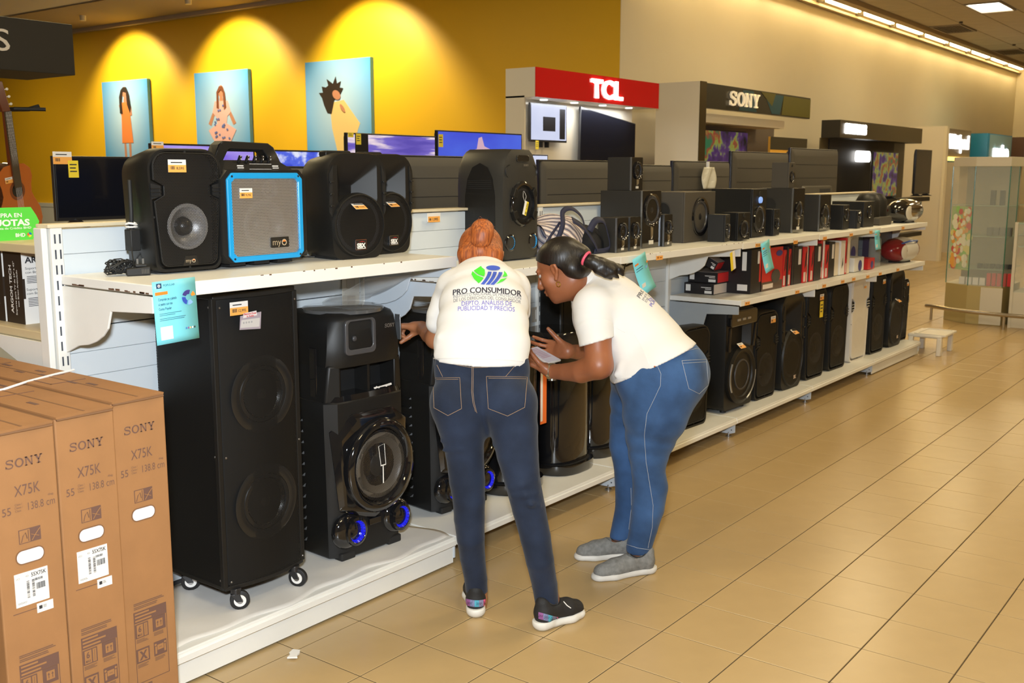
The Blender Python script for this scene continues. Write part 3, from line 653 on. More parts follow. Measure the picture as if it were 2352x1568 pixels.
goods('dark_box', 'small dark box on the middle shelf of the tall glass cabinet', 8.68, .80, .608, .05, .05, m_kb, 'dark boxes in the glass cabinet', 6, .01, -.06, 'box')
goods('dark_bottle', 'small dark bottle on the upper shelf of the tall glass cabinet', 8.70, .72, 1.288, .05, .16, m_kb, 'dark bottles in the glass cabinet', 2, .02, -.09, 'bottle')
goods('white_box', 'little white box in the lowest shelf of the tall glass cabinet', 8.72, .98, .42, .06, .08, m_wt, 'white boxes in the glass cabinet', 4, .0, -.07, 'box')
goods('grey_box', 'grey carton stacked on the shelf of the tall glass cabinet', 8.75, .74, .96, .055, .09, m_tvt, 'grey cartons in the glass cabinet', 4, .0, -.065, 'box')
t = empty('glass_cabinet', (8.55, -.05, 0), label='lower glass cabinet at the right edge of the picture', cat='cabinet')
MB().box(0, .7, -.9, .5, 0, .38).build('base', m_cabl, t, bev=.004, smooth=0)
for y in (.5, -.9): MB().box(-.01, .02, y-.03, y, .0, 1.12).build('corner_post', m_cabl, t, smooth=0)
MB().box(0, .004, -.9, .47, .38, 1.10).build('glass_pane', m_glass, t, smooth=0); MB().box(0, .7, .49, .494, .38, 1.10).build('glass_pane', m_glass, t, smooth=0)
MB().box(-.005, .7, -.9, .5, 1.10, 1.115).build('glass_top', pm('shelf_glass', (.5, .7, .6), .05, alpha=.4), t, smooth=0)
MB().box(.02, .68, -.88, .46, .86, .868).build('glass_shelf', pm('shelf_glass', (.5, .7, .6), .05, alpha=.4), t, smooth=0)
MB().box(.6, .65, -.88, .46, .38, 1.09).build('back_panel', pm('cabinet_back', (.36, .30, .2), .5), t, smooth=0)
for r_ in range(5): goods('carton', 'dark red carton stacked inside the lower glass cabinet', 8.75+.02*r_, .20, .38+.07*r_, .13, .055, pm('carton_dark_red', (.16, .03, .02), .5), 'dark red cartons in the lower cabinet', 3, 0, -.16, 'carton')
t = empty('white_appliance', (9.1, -.1, 1.115), label='white machine with a round window on top of the lower glass cabinet', cat='appliance')
MB().box(0, .4, -.5, .22, 0, .55).build('body', pm('appliance_white', (.75, .70, .6), .3), t, bev=.02); MB().lathe([(.0, 0), (.1, 0), (.12, -.02)], 20, 'X', (-.0, .1, .33)).build('round_window', pm('window_dark', (.05, .05, .06), .1), t); MB().box(-.04, .3, -.4, .24, 0, .08).build('dark_foot', m_kb, t, bev=.01)
t = empty('bumper_rail', (8.35, 0, 0), label='curved steel bumper rail along the foot of the glass cabinets', cat='rail')
path = [(.42, 1.36, .14), (.30, 1.27, .155), (.16, 1.05, .155), (.06, .75, .155), (.0, .45, .155), (-.02, .1, .155), (-.03, -1.2, .155)]
MB().tube(path, .022, 10).build('rail', pm('brushed_steel', (.50, .44, .34), .25, .9), t, smooth=60)
for p in (path[1], path[4], (-.03, -.5, .155)): MB().cyl((p[0], p[1], 0), p, .014).build('post', pm('brushed_steel'), t)
t = empty('step_stool', (6.42, .64, 0), 0, label='low white plastic step stool at the far end of the shelves', cat='stool')
m_pl = pm('plastic_white', (.74, .70, .62), .35)
MB().box(-.18, .24, -.13, .17, .155, .185).build('seat', m_pl, t, bev=.012)
MB().ringplate(rrect(-.17, .23, -.16, .12, .03), rrect(-.14, .20, -.13, .09, .02), -.003, .012).build('seat_rim', m_pl, t, rot=(-PI/2, 0, 0), loc=(0, 0, .188))
for x in (-.16, .20):
    for y in (-.11, .14): MB().loft([rz_ for rz_ in [[(x-.028, y-.02, 0), (x+.028, y-.02, 0), (x+.028, y+.02, 0), (x-.028, y+.02, 0)], [(x-.022, y-.02, .16), (x+.022, y-.02, .16), (x+.022, y+.02, .16), (x-.022, y+.02, .16)]]]).build('leg', m_pl, t, bev=.005)
# ================================================================ instrument corner at the far left
k = empty('hanging_sign', (.52, 4.7, 2.27), label='black boxed department sign hanging at the top left', cat='sign')
MB().box(-2.2, 0, 0, .62, 0, .33).build('sign_box', pm('sign_black', (.018, .016, .014), .45), k, bev=.004, smooth=0)
b = MB(); put_text(b, 'S', -.49, .185, .135, .10, y=-.004); b.build('sign_lettering', pm('sign_letter', (.80, .72, .6), .5), k, smooth=0, solid=.006)
MB().cyl((-.6, .3, .33), (-.6, .3, 1.86), .012).build('hanger_rod', m_bez, k); MB().cyl((-1.8, .3, .33), (-1.8, .3, 1.86), .012).build('hanger_rod', m_bez, k)
k = empty('slat_wall', (.02, 4.82, 0), label='brown slat-board wall under the black sign holding guitars', cat='display wall')
m_sl = pm('slat_wood', (.36, .20, .08), .5, var=.12, vscale=5)
for i in range(16):
    MB().box(-2.0, 0, 0, .03, .62+i*.103, .62+i*.103+.097).build('slat', m_sl, k, bev=.004, seg=1, smooth=0)
MB().box(-2.0, -.005, .02, .05, .6, 2.27).build('backing', pm('slat_dark', (.06, .03, .015), .7), k, smooth=0); MB().box(-2.0, -.02, .05, .12, 0, .62).build('lower_board', m_sl, k, smooth=0)
MB().box(-1.6, .45, -.95, -.02, .0, .325).build('plinth', m_sl, k, bev=.004, smooth=0)
def guitar(x, y, z, r, lean, label, headup=True):
    """classical guitar, sound board facing -y; z = bottom of the body"""
    t = empty('guitar', (x, y, z), r, label=label, cat='guitar'); t.rotation_euler = (lean, 0, r)
    hw = [(0, .0), (.09, .01), (.155, .05), (.182, .12), (.175, .19), (.135, .26), (.118, .30), (.122, .35), (.138, .40), (.13, .45), (.085, .485), (.03, .492)]
    P = [(a, b) for a, b in hw] + [(-a, b) for a, b in hw[::-1] if a > 0]
    m_body = pm('guitar_side', (.055, .012, .004), .08, coat=.8); m_top = pm('guitar_top', (.50, .13, .02), .15, coat=.6)
    MB().loft([[(a, .0, b) for a, b in P], [(a, .10, b) for a, b in P]]).build('body', m_body, t, smooth=40)
    Q = [(a*.995, b) for a, b in P]; MB().prism(Q, -.003, .001).build('sound_board', m_top, t, smooth=0)
    MB().cyl((0, -.0035, .325), (0, -.005, .325), .043, n=24).build('sound_hole', m_kb, t)
    MB().lathe([(.046, 0), (.062, 0), (.062, -.001), (.046, -.001)], 24, 'Y', (0, -.0035, .325)).build('rosette', pm('rosette', (.20, .06, .02), .3), t)
    MB().loft([[(-.03, -.012, .40), (.03, -.012, .40), (.028, .022, .46), (-.028, .022, .46)], [(-.026, -.012, .82), (.026, -.012, .82), (.022, .012, .82), (-.022, .012, .82)]]).build('neck', pm('neck_wood', (.16, .035, .01), .25), t, bev=.003)
    MB().box(-.028, .028, -.018, -.011, .345, .82).build('fingerboard', pm('fingerboard', (.07, .05, .03), .4), t, smooth=0)
    b = MB(); [b.box(-.027, .027, -.0195, -.0175, .82-.36*(1-.944**i)*1.25, .8212-.36*(1-.944**i)*1.25) for i in range(1, 16)]; tag(b.build('frets', pm('fret', (.5, .45, .35), .3, .8), t, smooth=0), kind='stuff')
    MB().loft([[(-.033, -.008, .82), (.033, -.008, .82), (.033, .01, .82), (-.033, .01, .82)], [(-.036, .03, 1.0), (.036, .03, 1.0), (.036, .045, 1.0), (-.036, .045, 1.0)]]).build('headstock', pm('head_wood', (.12, .025, .008), .15, coat=.5), t, bev=.003)
    for s in (-1, 1):
        for i in range(3): MB().cyl((s*.036, .012+i*.008, .86+i*.045), (s*.055, .012+i*.008, .86+i*.045), .003, n=6).ell((s*.062, .012+i*.008, .86+i*.045), (.011, .006, .009)).build('tuning_peg', pm('peg_cream', (.8, .76, .66), .2), t)
    MB().box(-.09, .09, -.012, -.003, .13, .16).build('bridge', m_kb, t, bev=.003)
    b = MB(); [b.cyl((-.022+.009*i, -.014, .145), (-.02+.008*i, -.021, .82), .0006, n=3) for i in range(6)]; tag(b.build('strings', m_wt, t, smooth=0), kind='stuff')
    return t
g = guitar(.03, 4.60, 1.19, .30, -.05, 'brown acoustic guitar hanging by its neck on the slat-board wall')
g.rotation_euler = (math.radians(4), math.radians(-9), .30)
price(g, -.06, -.006, .40, .06)
h = empty('guitar_hanger', (.02, 4.80, 2.02), label='black hook holding the hanging guitar by the neck', cat='hook')
MB().tube([(-.06, .02, .0), (-.02, -.12, 0), (.06, -.28, .0), (.12, -.30, .02)], .014, 8).build('arm', m_black, h); MB().cyl((-.02, -.25, 0), (.14, -.34, .0), .012).build('fork', m_black, h)
g = guitar(.18, 4.30, .33, -.6, 0, 'orange acoustic guitar standing low behind the cartons'); g.rotation_euler = (-.2, math.radians(8), -.75)
# things on the far side of the near end
t = empty('promo_sign', (-1.51, 1.60, 1.39), 0, label='lime green card sign with white lettering and a pointed edge, at the left edge', cat='sign')
m_gr = pm('card_green', (.10, .62, .06), .45)
cw, chh = .24, .115
MB().prism([(-cw, 0), (0, 0), (.028, chh*.55), (.018, chh*.75), (0, chh), (-cw, chh)], 0, .002).build('card', m_gr, t, smooth=0)
b = MB(); put_text(b, 'COMPRA EN', -.035, .088, .014, .13, y=-.001, bold=.02, align='R'); put_text(b, 'CUOTAS', -.008, .062, .021, .155, y=-.001, bold=.04, align='R'); put_text(b, 'Tarjeta de Crédito BHD', -.004, .043, .0075, .14, y=-.001, bold=.01, align='R'); put_text(b, 'BHD', -.045, .018, .012, .035, y=-.001, bold=.03); b.build('lettering', m_wt, t, smooth=0)
for c, a in (((.01, .12, .5), 0), ((.75, .1, .03), 2.1), ((.85, .6, .03), 4.2)):
    MB().add([(-.012, -.0015, .018)]+[(-.012+.0085*math.cos(a+i*.35), -.0015, .018+.0085*math.sin(a+i*.35)) for i in range(6)], [(0, 1, 2, 3, 4, 5, 6)]).build('emblem_piece', pm('emblem_%d' % int(a*10), c, .5), t, smooth=0)
m_dk = pm('carton_black', (.035, .022, .014), .5)
def mount_carton(y, lb):
    t = empty('carton', (-1.60, y, 1.10), label=lb, cat='carton', group='wall-mount cartons on the far side'); w, d, h = .24, .122, .255
    MB().box(0, w, 0, d, 0, h).build('box', m_dk, t, bev=.0015, seg=1, smooth=0)
    MB().box(.001, w, -.0008, 0, 0, h).build('white_side', m_wt, t, smooth=0)
    f = MB().box(0, d, -.0008, 0, 0, h).build('dark_side', m_dk, t, loc=(0, d, 0), rot=(0, 0, -PI/2), smooth=0)
    b = MB(); put_text(b, 'ARGOM TECH', .045, .12, .016, .17, y=-.002, bold=.03, R=PI/2); put_text(b, 'Soporte para TV de 23" a 42"', .072, .125, .0085, .19, y=-.002, bold=.02, R=PI/2); put_text(b, 'con Brazo Articulado', .09, .125, .0085, .13, y=-.002, bold=.02, R=PI/2)
    b.build('lettering', m_wt, f, smooth=0)
    b = MB(); put_text(b, 'ARGOM', .012, .225, .02, .12, y=-.002, bold=.03, align='L'); put_text(b, 'Soporte para TV', .012, .196, .0085, .10, y=-.002, align='L'); put_text(b, 'con Brazo', .012, .182, .0085, .06, y=-.002, align='L'); put_text(b, 'Suporte para TV', .012, .122, .0085, .10, y=-.002, align='L'); put_text(b, 'com Braço', .012, .108, .0085, .06, y=-.002, align='L')
    rowlines(b, .016, .11, .168, 5, .002, .0055, -.0018); rowlines(b, .016, .11, .092, 6, .002, .0055, -.0018)
    tag(b.build('lettering', m_ink, t, smooth=0), kind='stuff')
    MB().box(-.0005, .008, -.0018, -.0008, .09, .16).build('flap_tab', m_dk, t, smooth=0)
mount_carton(1.523, 'black and white carton with a white side, nearest the shelf post')
mount_carton(1.66, 'black carton standing left of the one beside the shelf post')
# ================================================================ speakers
m_sp = pm('speaker_black', (.009, .0088, .0085), .46, bump=.05, bscale=900, spec=.38)
m_sg = pm('speaker_gloss', (.008, .008, .009), .08, coat=.7)
m_in = pm('speaker_inside', (.006, .006, .006), .7)
m_gr1 = grille('grille_steel', (.055, .052, .05), .0058, .41, .35, .6)
m_gr2 = grille('grille_grey', (.62, .62, .64), .0062, .28, .35, .8)
m_gr3 = grille('grille_black', (.009, .009, .009), .0055, .30, .5, .3)
m_grs = grille('grille_black_side', (.009, .009, .009), .0055, .30, .5, .3, plane='YZ')
m_cone = pm('cone_silver', (.36, .36, .37), .40, .6)
m_coned = pm('cone_dark', (.045, .045, .05), .35)
m_cap = pm('dust_cap', (.02, .02, .02), .3)
m_scr = pm('screw_steel', (.30, .29, .28), .3, .9)
m_chr = pm('chrome', (.55, .55, .56), .12, 1)
m_edge = pm('edge_silver', (.42, .44, .47), .3, .9)
def cone(t, x, y, z, r, m=None, depth=.03, name='woofer_cone'):
    c = MB().lathe([(r, 0), (r*.97, -.004), (r*.86, -.004), (r*.82, .004), (r*.42, depth), (r*.40, depth)], 32, 'Y', (x, y, z)).build(name, m or m_coned, t, smooth=50)
    MB().lathe([(r*.42, depth), (r*.36, depth*.5), (r*.2, depth*.15), (.001, depth*.05)], 24, 'Y', (x, y, z)).build('dust_cap', m_cap, c, smooth=60)
    return c
def shell(t, P, d, kx=.78, kz=.93, inset_mouth=None, m=None, front=0, name='cabinet_shell', zc=None, bulge=.0):
    """rounded cabinet body: outline P at the front, narrower at the back; a recessed mouth in front"""
    zs = [p[1] for p in P]; z0, z1 = min(zs), max(zs); zc = z0 if zc is None else zc
    def sc_(k, q, y): return [(x*k, y, z0+(z-z0)*q) for x, z in P]
    R = [sc_(kx*.93, kz*.97, d), sc_(kx, kz, d-.012), sc_((1+kx)/2*1.01, (1+kz)/2, d*.62), sc_(1, 1, d*.28), sc_(1, 1, .014), sc_(.985, .992, front)]
    if inset_mouth: R += [[(x, front, z) for x, z in inset_mouth[0]], [(x, inset_mouth[2], z) for x, z in inset_mouth[1]]]
    return MB().loft(R).build(name, m or m_sp, t, smooth=38)
def badge(t, x, z, w, h, y, txt, fs, m=None, tm=None, sub=None):
    b = MB().prism(rrect(x-w/2, x+w/2, z-h/2, z+h/2, h*.12, 2), y-.003, y).build('badge', m or m_kb, t, smooth=0)
    k = MB(); put_text(k, txt, x, z-(.0 if not sub else -.1*h), fs, w*.82, y=y-.0036, bold=.03); k.build('lettering', tm or m_wt, b, smooth=0)
    return b
def myo(b, parent, x, z, s, y):
    k = MB(); put_text(k, 'my', x-s*.28, z, s*.42, s*.72, y=y, bold=-.005); k.build('lettering', pm('gold_letter', (.62, .5, .34), .4, .3), parent, smooth=0)
    o = MB().lathe([(s*.21, 0), (s*.15, 0), (s*.15, -.001), (s*.21, -.001)], 20, 'Y', (x+s*.34, y, z-s*.05)); o.build('logo_ring', pm('gold_letter'), parent)
    MB().add([(x+s*.34+s*.15*math.cos(a), y-.0005, z-s*.05+s*.15*math.sin(a)) for a in [.3+2.6*i/8 for i in range(9)]], [tuple(range(9))]).build('logo_ring', pm('logo_orange', (.85, .22, .03), .5), parent, smooth=0)
def notch(w, h, a=.93, zb=.05, zt=.96, nz=.66, nh=.085, nd=.30, r=.16, bot=.86):
    """grille outline with a hand notch on both sides"""
    W = w/2*a; z0, z1 = h*zb, h*zt; P = []
    R = r*w
    for i in range(6): t_ = PI/2*i/5; P.append((W-R+R*math.cos(PI/2*(1-i/5.))*1.0, z1-R+R*math.sin(PI/2*(1-i/5.)))) if False else None
    P = []
    def corner(cx, cz, rr, a0):
        for i in range(6): q = math.radians(a0+18*i); P.append((cx+rr*math.cos(q), cz+rr*math.sin(q)))
    zn = h*nz; Wb = W*bot
    corner(W-R, z1-R, R, 0); corner(-W+R, z1-R, R, 90)
    P += [(-W, zn+nh*h), (-W*(1-nd), zn+nh*h*.45), (-W*(1-nd), zn-nh*h*.45), (-W*.99, zn-nh*h)]
    corner(-Wb+R*.6, z0+R*.6, R*.6, 180); corner(Wb-R*.6, z0+R*.6, R*.6, 270)
    P += [(W*.99, zn-nh*h), (W*(1-nd), zn-nh*h*.45), (W*(1-nd), zn+nh*h*.45), (W, zn+nh*h)]
    return P
def bodyP(w, h, r=.24, bot=.90, rb=.12, n=6):
    W = w/2; R = r*w; B = rb*w; P = []
    for cx, cz, rr, a0 in ((W-R, h-R, R, 0), (-W+R, h-R, R, 90), (-W*bot+B, B, B, 180), (W*bot-B, B, B, 270)):
        P += [(cx+rr*math.cos(math.radians(a0+90*i/n)), cz+rr*math.sin(math.radians(a0+90*i/n))) for i in range(n+1)]
    return P
def pa_notch(name, loc, r, w, h, d, label, m=None, conem=None, g=None, logo=True, group=None, cz=.33, cr=.30, tagxy=None):
    m = m or m_sp; t = empty(name, loc, r, label=label, cat='speaker', group=group)
    P = bodyP(w, h); s = shell(t, P, d, .72, .94, (inset(P, w*.035), inset(P, w*.045), .040), m)
    cone(t, 0, .001, h*cz, w*cr*1.12, conem)
    if conem is None: pass
    G = notch(w, h, .86); MB().add([(x, -.004, z) for x, z in G], [tuple(range(len(G)))]).build('grille', g or m_gr1, t, smooth=0)
    fr = MB(); N = len(G)
    fr.loft([[(x*1.035, .006, (z-h/2)*1.02+h/2) for x, z in G], [(x*1.03, -.005, (z-h/2)*1.015+h/2) for x, z in G], [(x*.995, -.006, (z-h/2)*.998+h/2) for x, z in G], [(x*.99, .002, (z-h/2)*.995+h/2) for x, z in G]], cap=False).build('grille_rim', m, t, smooth=30)
    for sx in (-1, 1):
        hv = MB().add([(sx*w*.47, -.004, h*.72), (sx*w*.47, -.004, h*.59), (sx*w*.345, -.004, h*.615), (sx*w*.345, -.004, h*.70)], [(0, 1, 2, 3)]).build('side_vent', m_in, t, smooth=0)
        for i in range(3): MB().box(min(sx*w*.345, sx*w*.475), max(sx*w*.345, sx*w*.475), -.011, -.003, h*(.616+.03*i), h*(.622+.03*i)).build('vent_fin', m, hv, bev=.001, seg=1, smooth=0)
    for x, z in ((0, .975), (-.44, .45), (.44, .45), (.0, .03), (-.42, .80), (.42, .80)):
        MB().cyl((x*w, -.0015, z*h), (x*w, .002, z*h), .004, n=8).build('screw', m_in, t)
    for sx in (-1, 1): MB().box(sx*w*.25-.03, sx*w*.25+.03, d*.2, d*.8, -.006, .004).build('foot', m_black, t, smooth=0)
    return t
m_pw = pm('speaker_white', (.74, .71, .66), .35)
# --- the speaker with the silver cone, far left of the upper shelf
ta = pa_notch('party_speaker', (-1.325, .945, 1.303), math.radians(-3), .28, .402, .235, 'black speaker with a silver cone behind its grille, leftmost on the upper shelf', conem=m_cone, cz=.365, cr=.245)
price(ta, -.035, -.008, .345, .066, '8,595'); b_ = MB(); b_.prism([(-.03, .018), (.03, .018), (.02, .05), (-.02, .05)], -.008, -.004); bb = b_.build('badge', m_kb, ta, smooth=0); myo(None, bb, .0, .035, .03, -.009)
ad = MB().tube([(-.145, .10, .30), (-.15, .09, .2), (-.15, .095, .13)], .008, 6).box(-.165, -.13, .075, .115, .07, .14).build('stowed_plug', m_black, ta, bev=.003)
MB().tube([(-.15+.018*math.cos(a), .095+.016*math.sin(a), .158+.003*math.sin(2*a)) for a in [2*PI*i/10 for i in range(10)]], .0035, 6, closed=True).tube([(-.15+.018*math.cos(a), .095+.016*math.sin(a), .148) for a in [2*PI*i/10 for i in range(10)]], .003, 6, closed=True).build('white_tie', m_wt, ad)
# adapter and tangled cord in front of it
t = empty('power_adapter', (-1.50, .985, 1.2985), math.radians(-20), label='black plug-in power adapter with its prongs up, on the shelf at far left', cat='adapter')
MB().loft([[(-.035, -.018, 0), (.04, -.018, 0), (.04, .02, 0), (-.03, .02, 0)], [(-.035, -.018, .022), (.04, -.018, .028), (.04, .02, .028), (-.03, .02, .022)]]).box(-.005, .032, -.012, .014, .026, .036).build('body', m_black, t, bev=.003)
for i in range(5): MB().box(.012+i*.005, .0145+i*.005, -.0195, -.0175, .006, .020).build('grip_rib', m_tvb, t, smooth=0)
for x in (.004, .022): MB().cbox((x, 0, .044), (.006, .0015, .018)).build('prong', m_scr, t, smooth=0)
random.seed(11)
pts = [(-.26+.004, .08, .012)]
for i in range(150):
    a = i*.52; rr = .024+.012*math.sin(i*.37)+.006*math.sin(i*1.1); pts.append((-.265+rr*1.25*math.cos(a), -.02+.5*rr*math.sin(a)+.012*math.sin(i*.21), .028+.020*math.sin(a*1.0+i*.11)+.004*math.sin(i*.7)))
pts += [(-.20, -.01, .012), (-.15, -.02, .012), (-.09, -.02, .012), (-.03, .0, .012)]
cb = MB().tube(pts, .0023, 6).build('cable_bundle', m_black, loc=(-1.27, 1.05, 1.298), smooth=60); tag(cb, 'tangled bundle of thin black cord on the shelf left of the adapter', 'cord')
cb = MB().tube([(-1.49, 1.03, 1.305), (-1.47, 1.06, 1.32), (-1.445, 1.06, 1.35), (-1.43, 1.05, 1.38), (-1.455, 1.04, 1.41), (-1.462, 1.04, 1.44)], .0023, 6).tube([(-1.505, .99, 1.33), (-1.49, 1.02, 1.37), (-1.475, 1.04, 1.40), (-1.46, 1.045, 1.45)], .0023, 6).build('adapter_cord', m_black, smooth=60); tag(cb, 'thin black cord hanging between the stowed plug and the adapter', 'cord')
# --- the blue-framed one
w, h, d = .400, .335, .22
t = empty('party_speaker', (-1.005, .935, 1.303), math.radians(2), label='black portable speaker with a bright blue frame and top handle', cat='speaker')
def octo(x0, x1, z0, z1, c): return [(x1, z0+c), (x1, z1-c), (x1-c, z1), (x0+c, z1), (x0, z1-c), (x0, z0+c), (x0+c, z0), (x1-c, z0)]
O = octo(-w/2, w/2, .012, h, .03)
MB().loft([[(x*.8, d, z*.95+.01) for x, z in O], [(x*.97, d*.7, z) for x, z in O], [(x, .012, z) for x, z in O], [(x*.975, 0, (z-h/2)*.98+h/2) for x, z in O], [(x, 0, z) for x, z in octo(-.152, .152, .036, h-.035, .02)], [(x, .03, z) for x, z in octo(-.148, .148, .04, h-.04, .02)]]).build('cabinet_shell', m_sp, t, smooth=30)
m_fb = pm('frame_blue', (.01, .33, .72), .28)
MB().ringplate(octo(-.172, .172, .016, h-.012, .022), octo(-.153, .153, .035, h-.032, .012), -.008, .003).build('blue_frame', m_fb, t, bev=.002, seg=1, smooth=0)
MB().add([(x, -.002, z) for x, z in octo(-.155, .155, .033, h-.03, .012)], [tuple(range(8))]).build('grille', m_gr2, t, smooth=0)
cone(t, 0, .008, .135, .095, m_coned); cone(t, .03, .008, .265, .035, m_coned, name='tweeter')
for sx in (-1, 1):
    for z in (.028, h-.024): MB().prism([(sx*.152, z-.012*(1 if z > .1 else -1)*0-.0), (sx*.134, z), (sx*.152, z+(-.018 if z > .1 else .018))], -.009, -.003).build('corner_gusset', m_fb, t, smooth=0); MB().cyl((sx*.152, -.0095, z), (sx*.152, -.008, z), .004, n=8).build('screw', m_in, t)
bb = MB().prism(rrect(.015, .10, .058, .095, .004, 2), -.006, -.002).build('badge', m_kb, t, smooth=0); myo(None, bb, .057, .078, .055, -.007)
price(t, -.09, -.004, .253, .056, '9,795', rot=(0, 0, 0))
# sloped control panel, knobs and handle
MB().loft([[(-.165, .02, h-.006), (.165, .02, h-.006), (.165, .16, h-.006), (-.165, .16, h-.006)], [(-.12, .06, h+.032), (.12, .06, h+.032), (.12, .15, h+.032), (-.12, .15, h+.032)]]).build('control_panel', m_sp, t, smooth=0, bev=.003)
for i in range(5): kn = MB().cyl((-.072+i*.034, .048, h+.026), (-.072+i*.034, .038, h+.046), .007, .006, n=12).build('knob', m_sg, t); MB().cbox((-.072+i*.034, .036, h+.040), (.0015, .002, .014)).build('knob_mark', m_wt, kn, smooth=0)
b = MB()
for x in (-.085, .075): b.cbox((x, .026, h+.012), (.028, .001, .004)); b.cbox((x, .024, h+.005), (.028, .001, .003))
for q in ((-.045, .055, .018), (-.045, .055, .0)): b.box(q[0], q[1], .024, .025, h+q[2], h+q[2]+.0012)
tag(b.build('panel_marks', m_wt, t, smooth=0), kind='stuff')
hp = [(-.19, h-.02), (-.17, h+.0), (-.125, h+.085), (-.105, h+.098), (.10, h+.094), (.125, h+.08), (.172, h+.0), (.185, h-.02)]
hi = [(-.14, h-.02), (-.115, h+.02), (-.088, h+.062), (-.078, h+.07), (.072, h+.068), (.085, h+.055), (.115, h+.02), (.14, h-.02)]
b = MB()
for i in range(7): b.loft([[(hp[i][0], .085, hp[i][1]), (hp[i][0], .135, hp[i][1]), (hi[i][0], .135, hi[i][1]), (hi[i][0], .085, hi[i][1])], [(hp[i+1][0], .085, hp[i+1][1]), (hp[i+1][0], .135, hp[i+1][1]), (hi[i+1][0], .135, hi[i+1][1]), (hi[i+1][0], .085, hi[i+1][1])]])
b.build('handle', m_sp, t, bev=.004, smooth=30)
for i in range(9): MB().ell((-.06+i*.015, .11, h+.068), (.007, .024, .006), 8, 6).build('grip_ridge', m_sp, t)
for sx in (-.11, .0, .11): MB().box(sx-.035, sx+.035, .03, .2, 0, .014).build('foot', m_black, t, smooth=0)
cb = MB().tube([(-.80, 1.10, 1.302), (-.76, 1.06, 1.305), (-.70, 1.08, 1.303), (-.64, 1.10, 1.302)], .003, 6).tube([(-.80, 1.06, 1.302), (-.74, 1.10, 1.306), (-.68, 1.05, 1.303), (-.62, 1.10, 1.302)], .003, 6).build('loose_cord', m_black, smooth=60); tag(cb, 'loose black cords on the shelf between the blue-framed speaker and its neighbour', 'cord')
# --- horn-loaded pair
def horn_speaker(name, loc, r, w, h, d, label, logo='SBX', price_txt='9,995', group=None, small=False):
    t = empty(name, loc, r, label=label, cat='speaker', group=group); P = bodyP(w, h, .30, .84, .16, 6)
    mouth = rrect(-w*.33, w*.33, h*.50, h*.93, w*.10, 6); throat = rrect(-w*.10, w*.10, h*.60, h*.70, w*.02, 6)
    shell(t, P, d, .74, .95, (mouth, throat, d*.35))
    G = blob(0, h*.32, w*.40, h*.285, 36); cone(t, 0, .002, h*.32, w*.36)
    MB().add([(x, -.010, z) for x, z in G], [tuple(range(36))]).build('grille', m_gr3, t, smooth=0)
    MB().loft([[(x*1.10, .006, (z-h*.32)*1.08+h*.32) for x, z in G], [(x*1.05, -.012, (z-h*.32)*1.04+h*.32) for x, z in G], [(x*1.0, -.013, z) for x, z in G], [(x*.97, -.002, (z-h*.32)*.97+h*.32) for x, z in G]], cap=False).build('grille_rim', m_sp, t, smooth=50)
    for sx in (-1, 1):
        sl = MB().prism([(sx*w*.40, h*.88), (sx*w*.46, h*.80), (sx*w*.47, h*.45), (sx*w*.43, h*.40), (sx*w*.42, h*.6)], -.003, .002).build('side_slot', m_in, t, smooth=0)
        for i in range(3): MB().box(min(sx*w*.41, sx*w*.468), max(sx*w*.41, sx*w*.468), -.012, -.002, h*(.50+.11*i), h*(.515+.11*i)).build('slot_fin', m_sp, sl, bev=.001, seg=1, smooth=0)
    if logo == 'SBX':
        bd = MB().prism(rrect(-.03, .026, h*.085, h*.185, .002, 1), -.0165, -.012).build('badge', m_chr, t, smooth=0)
        MB().box(-.028, .024, -.0170, -.0164, h*.09, h*.18).build('badge_face', m_kb, bd, smooth=0)
        k = MB(); put_text(k, 'SBX', -.002, h*.128, .016, .044, y=-.0176, bold=.05); rowlines(k, -.022, .02, h*.102, 1, .0025, .01, -.0174, 0); k.build('lettering', m_wt, bd, smooth=0)
        MB().add([(-.018, -.0175, h*.158), (.002, -.0175, h*.168), (.02, -.0175, h*.158), (.002, -.0175, h*.163)], [(0, 1, 2, 3)]).build('red_arc', m_red, bd, smooth=0)
    else:
        k = MB(); put_text(k, 'SK', .03, h*.12, h*.035, h*.06, y=-.015, bold=.04); k.build('badge', pm('badge_pale', (.7, .55, .45), .4, emit=(.5, .2, .1), es=0), t, smooth=0)
    price(t, -.01, -.018, h*.50 if not small else h*.60, .062*(w/.3), price_txt, rot=(math.radians(-55), 0, math.radians(4)))
    MB().loft([[(-w*.34, .02, 0), (w*.34, .02, 0), (w*.3, d*.8, 0), (-w*.3, d*.8, 0)], [(-w*.36, .01, .03), (w*.36, .01, .03), (w*.32, d*.8, .03), (-w*.32, d*.8, .03)]]).build('foot', m_black, t, bev=.003, smooth=0)
    MB().prism(rrect(-w*.30, w*.12, h*.955, h*1.02, .01, 2), d*.35, d*.55).build('top_handle', m_sp, t, bev=.003)
    return t
horn_speaker('pa_speaker', (-.580, .905, 1.2975), math.radians(-4), .30, .405, .215, 'black horn speaker, front one of the twin pair on the upper shelf')
horn_speaker('pa_speaker', (-.315, .985, 1.2975), math.radians(3), .285, .405, .205, 'black horn speaker half hidden behind its twin at the shelf end', price_txt='9,995')
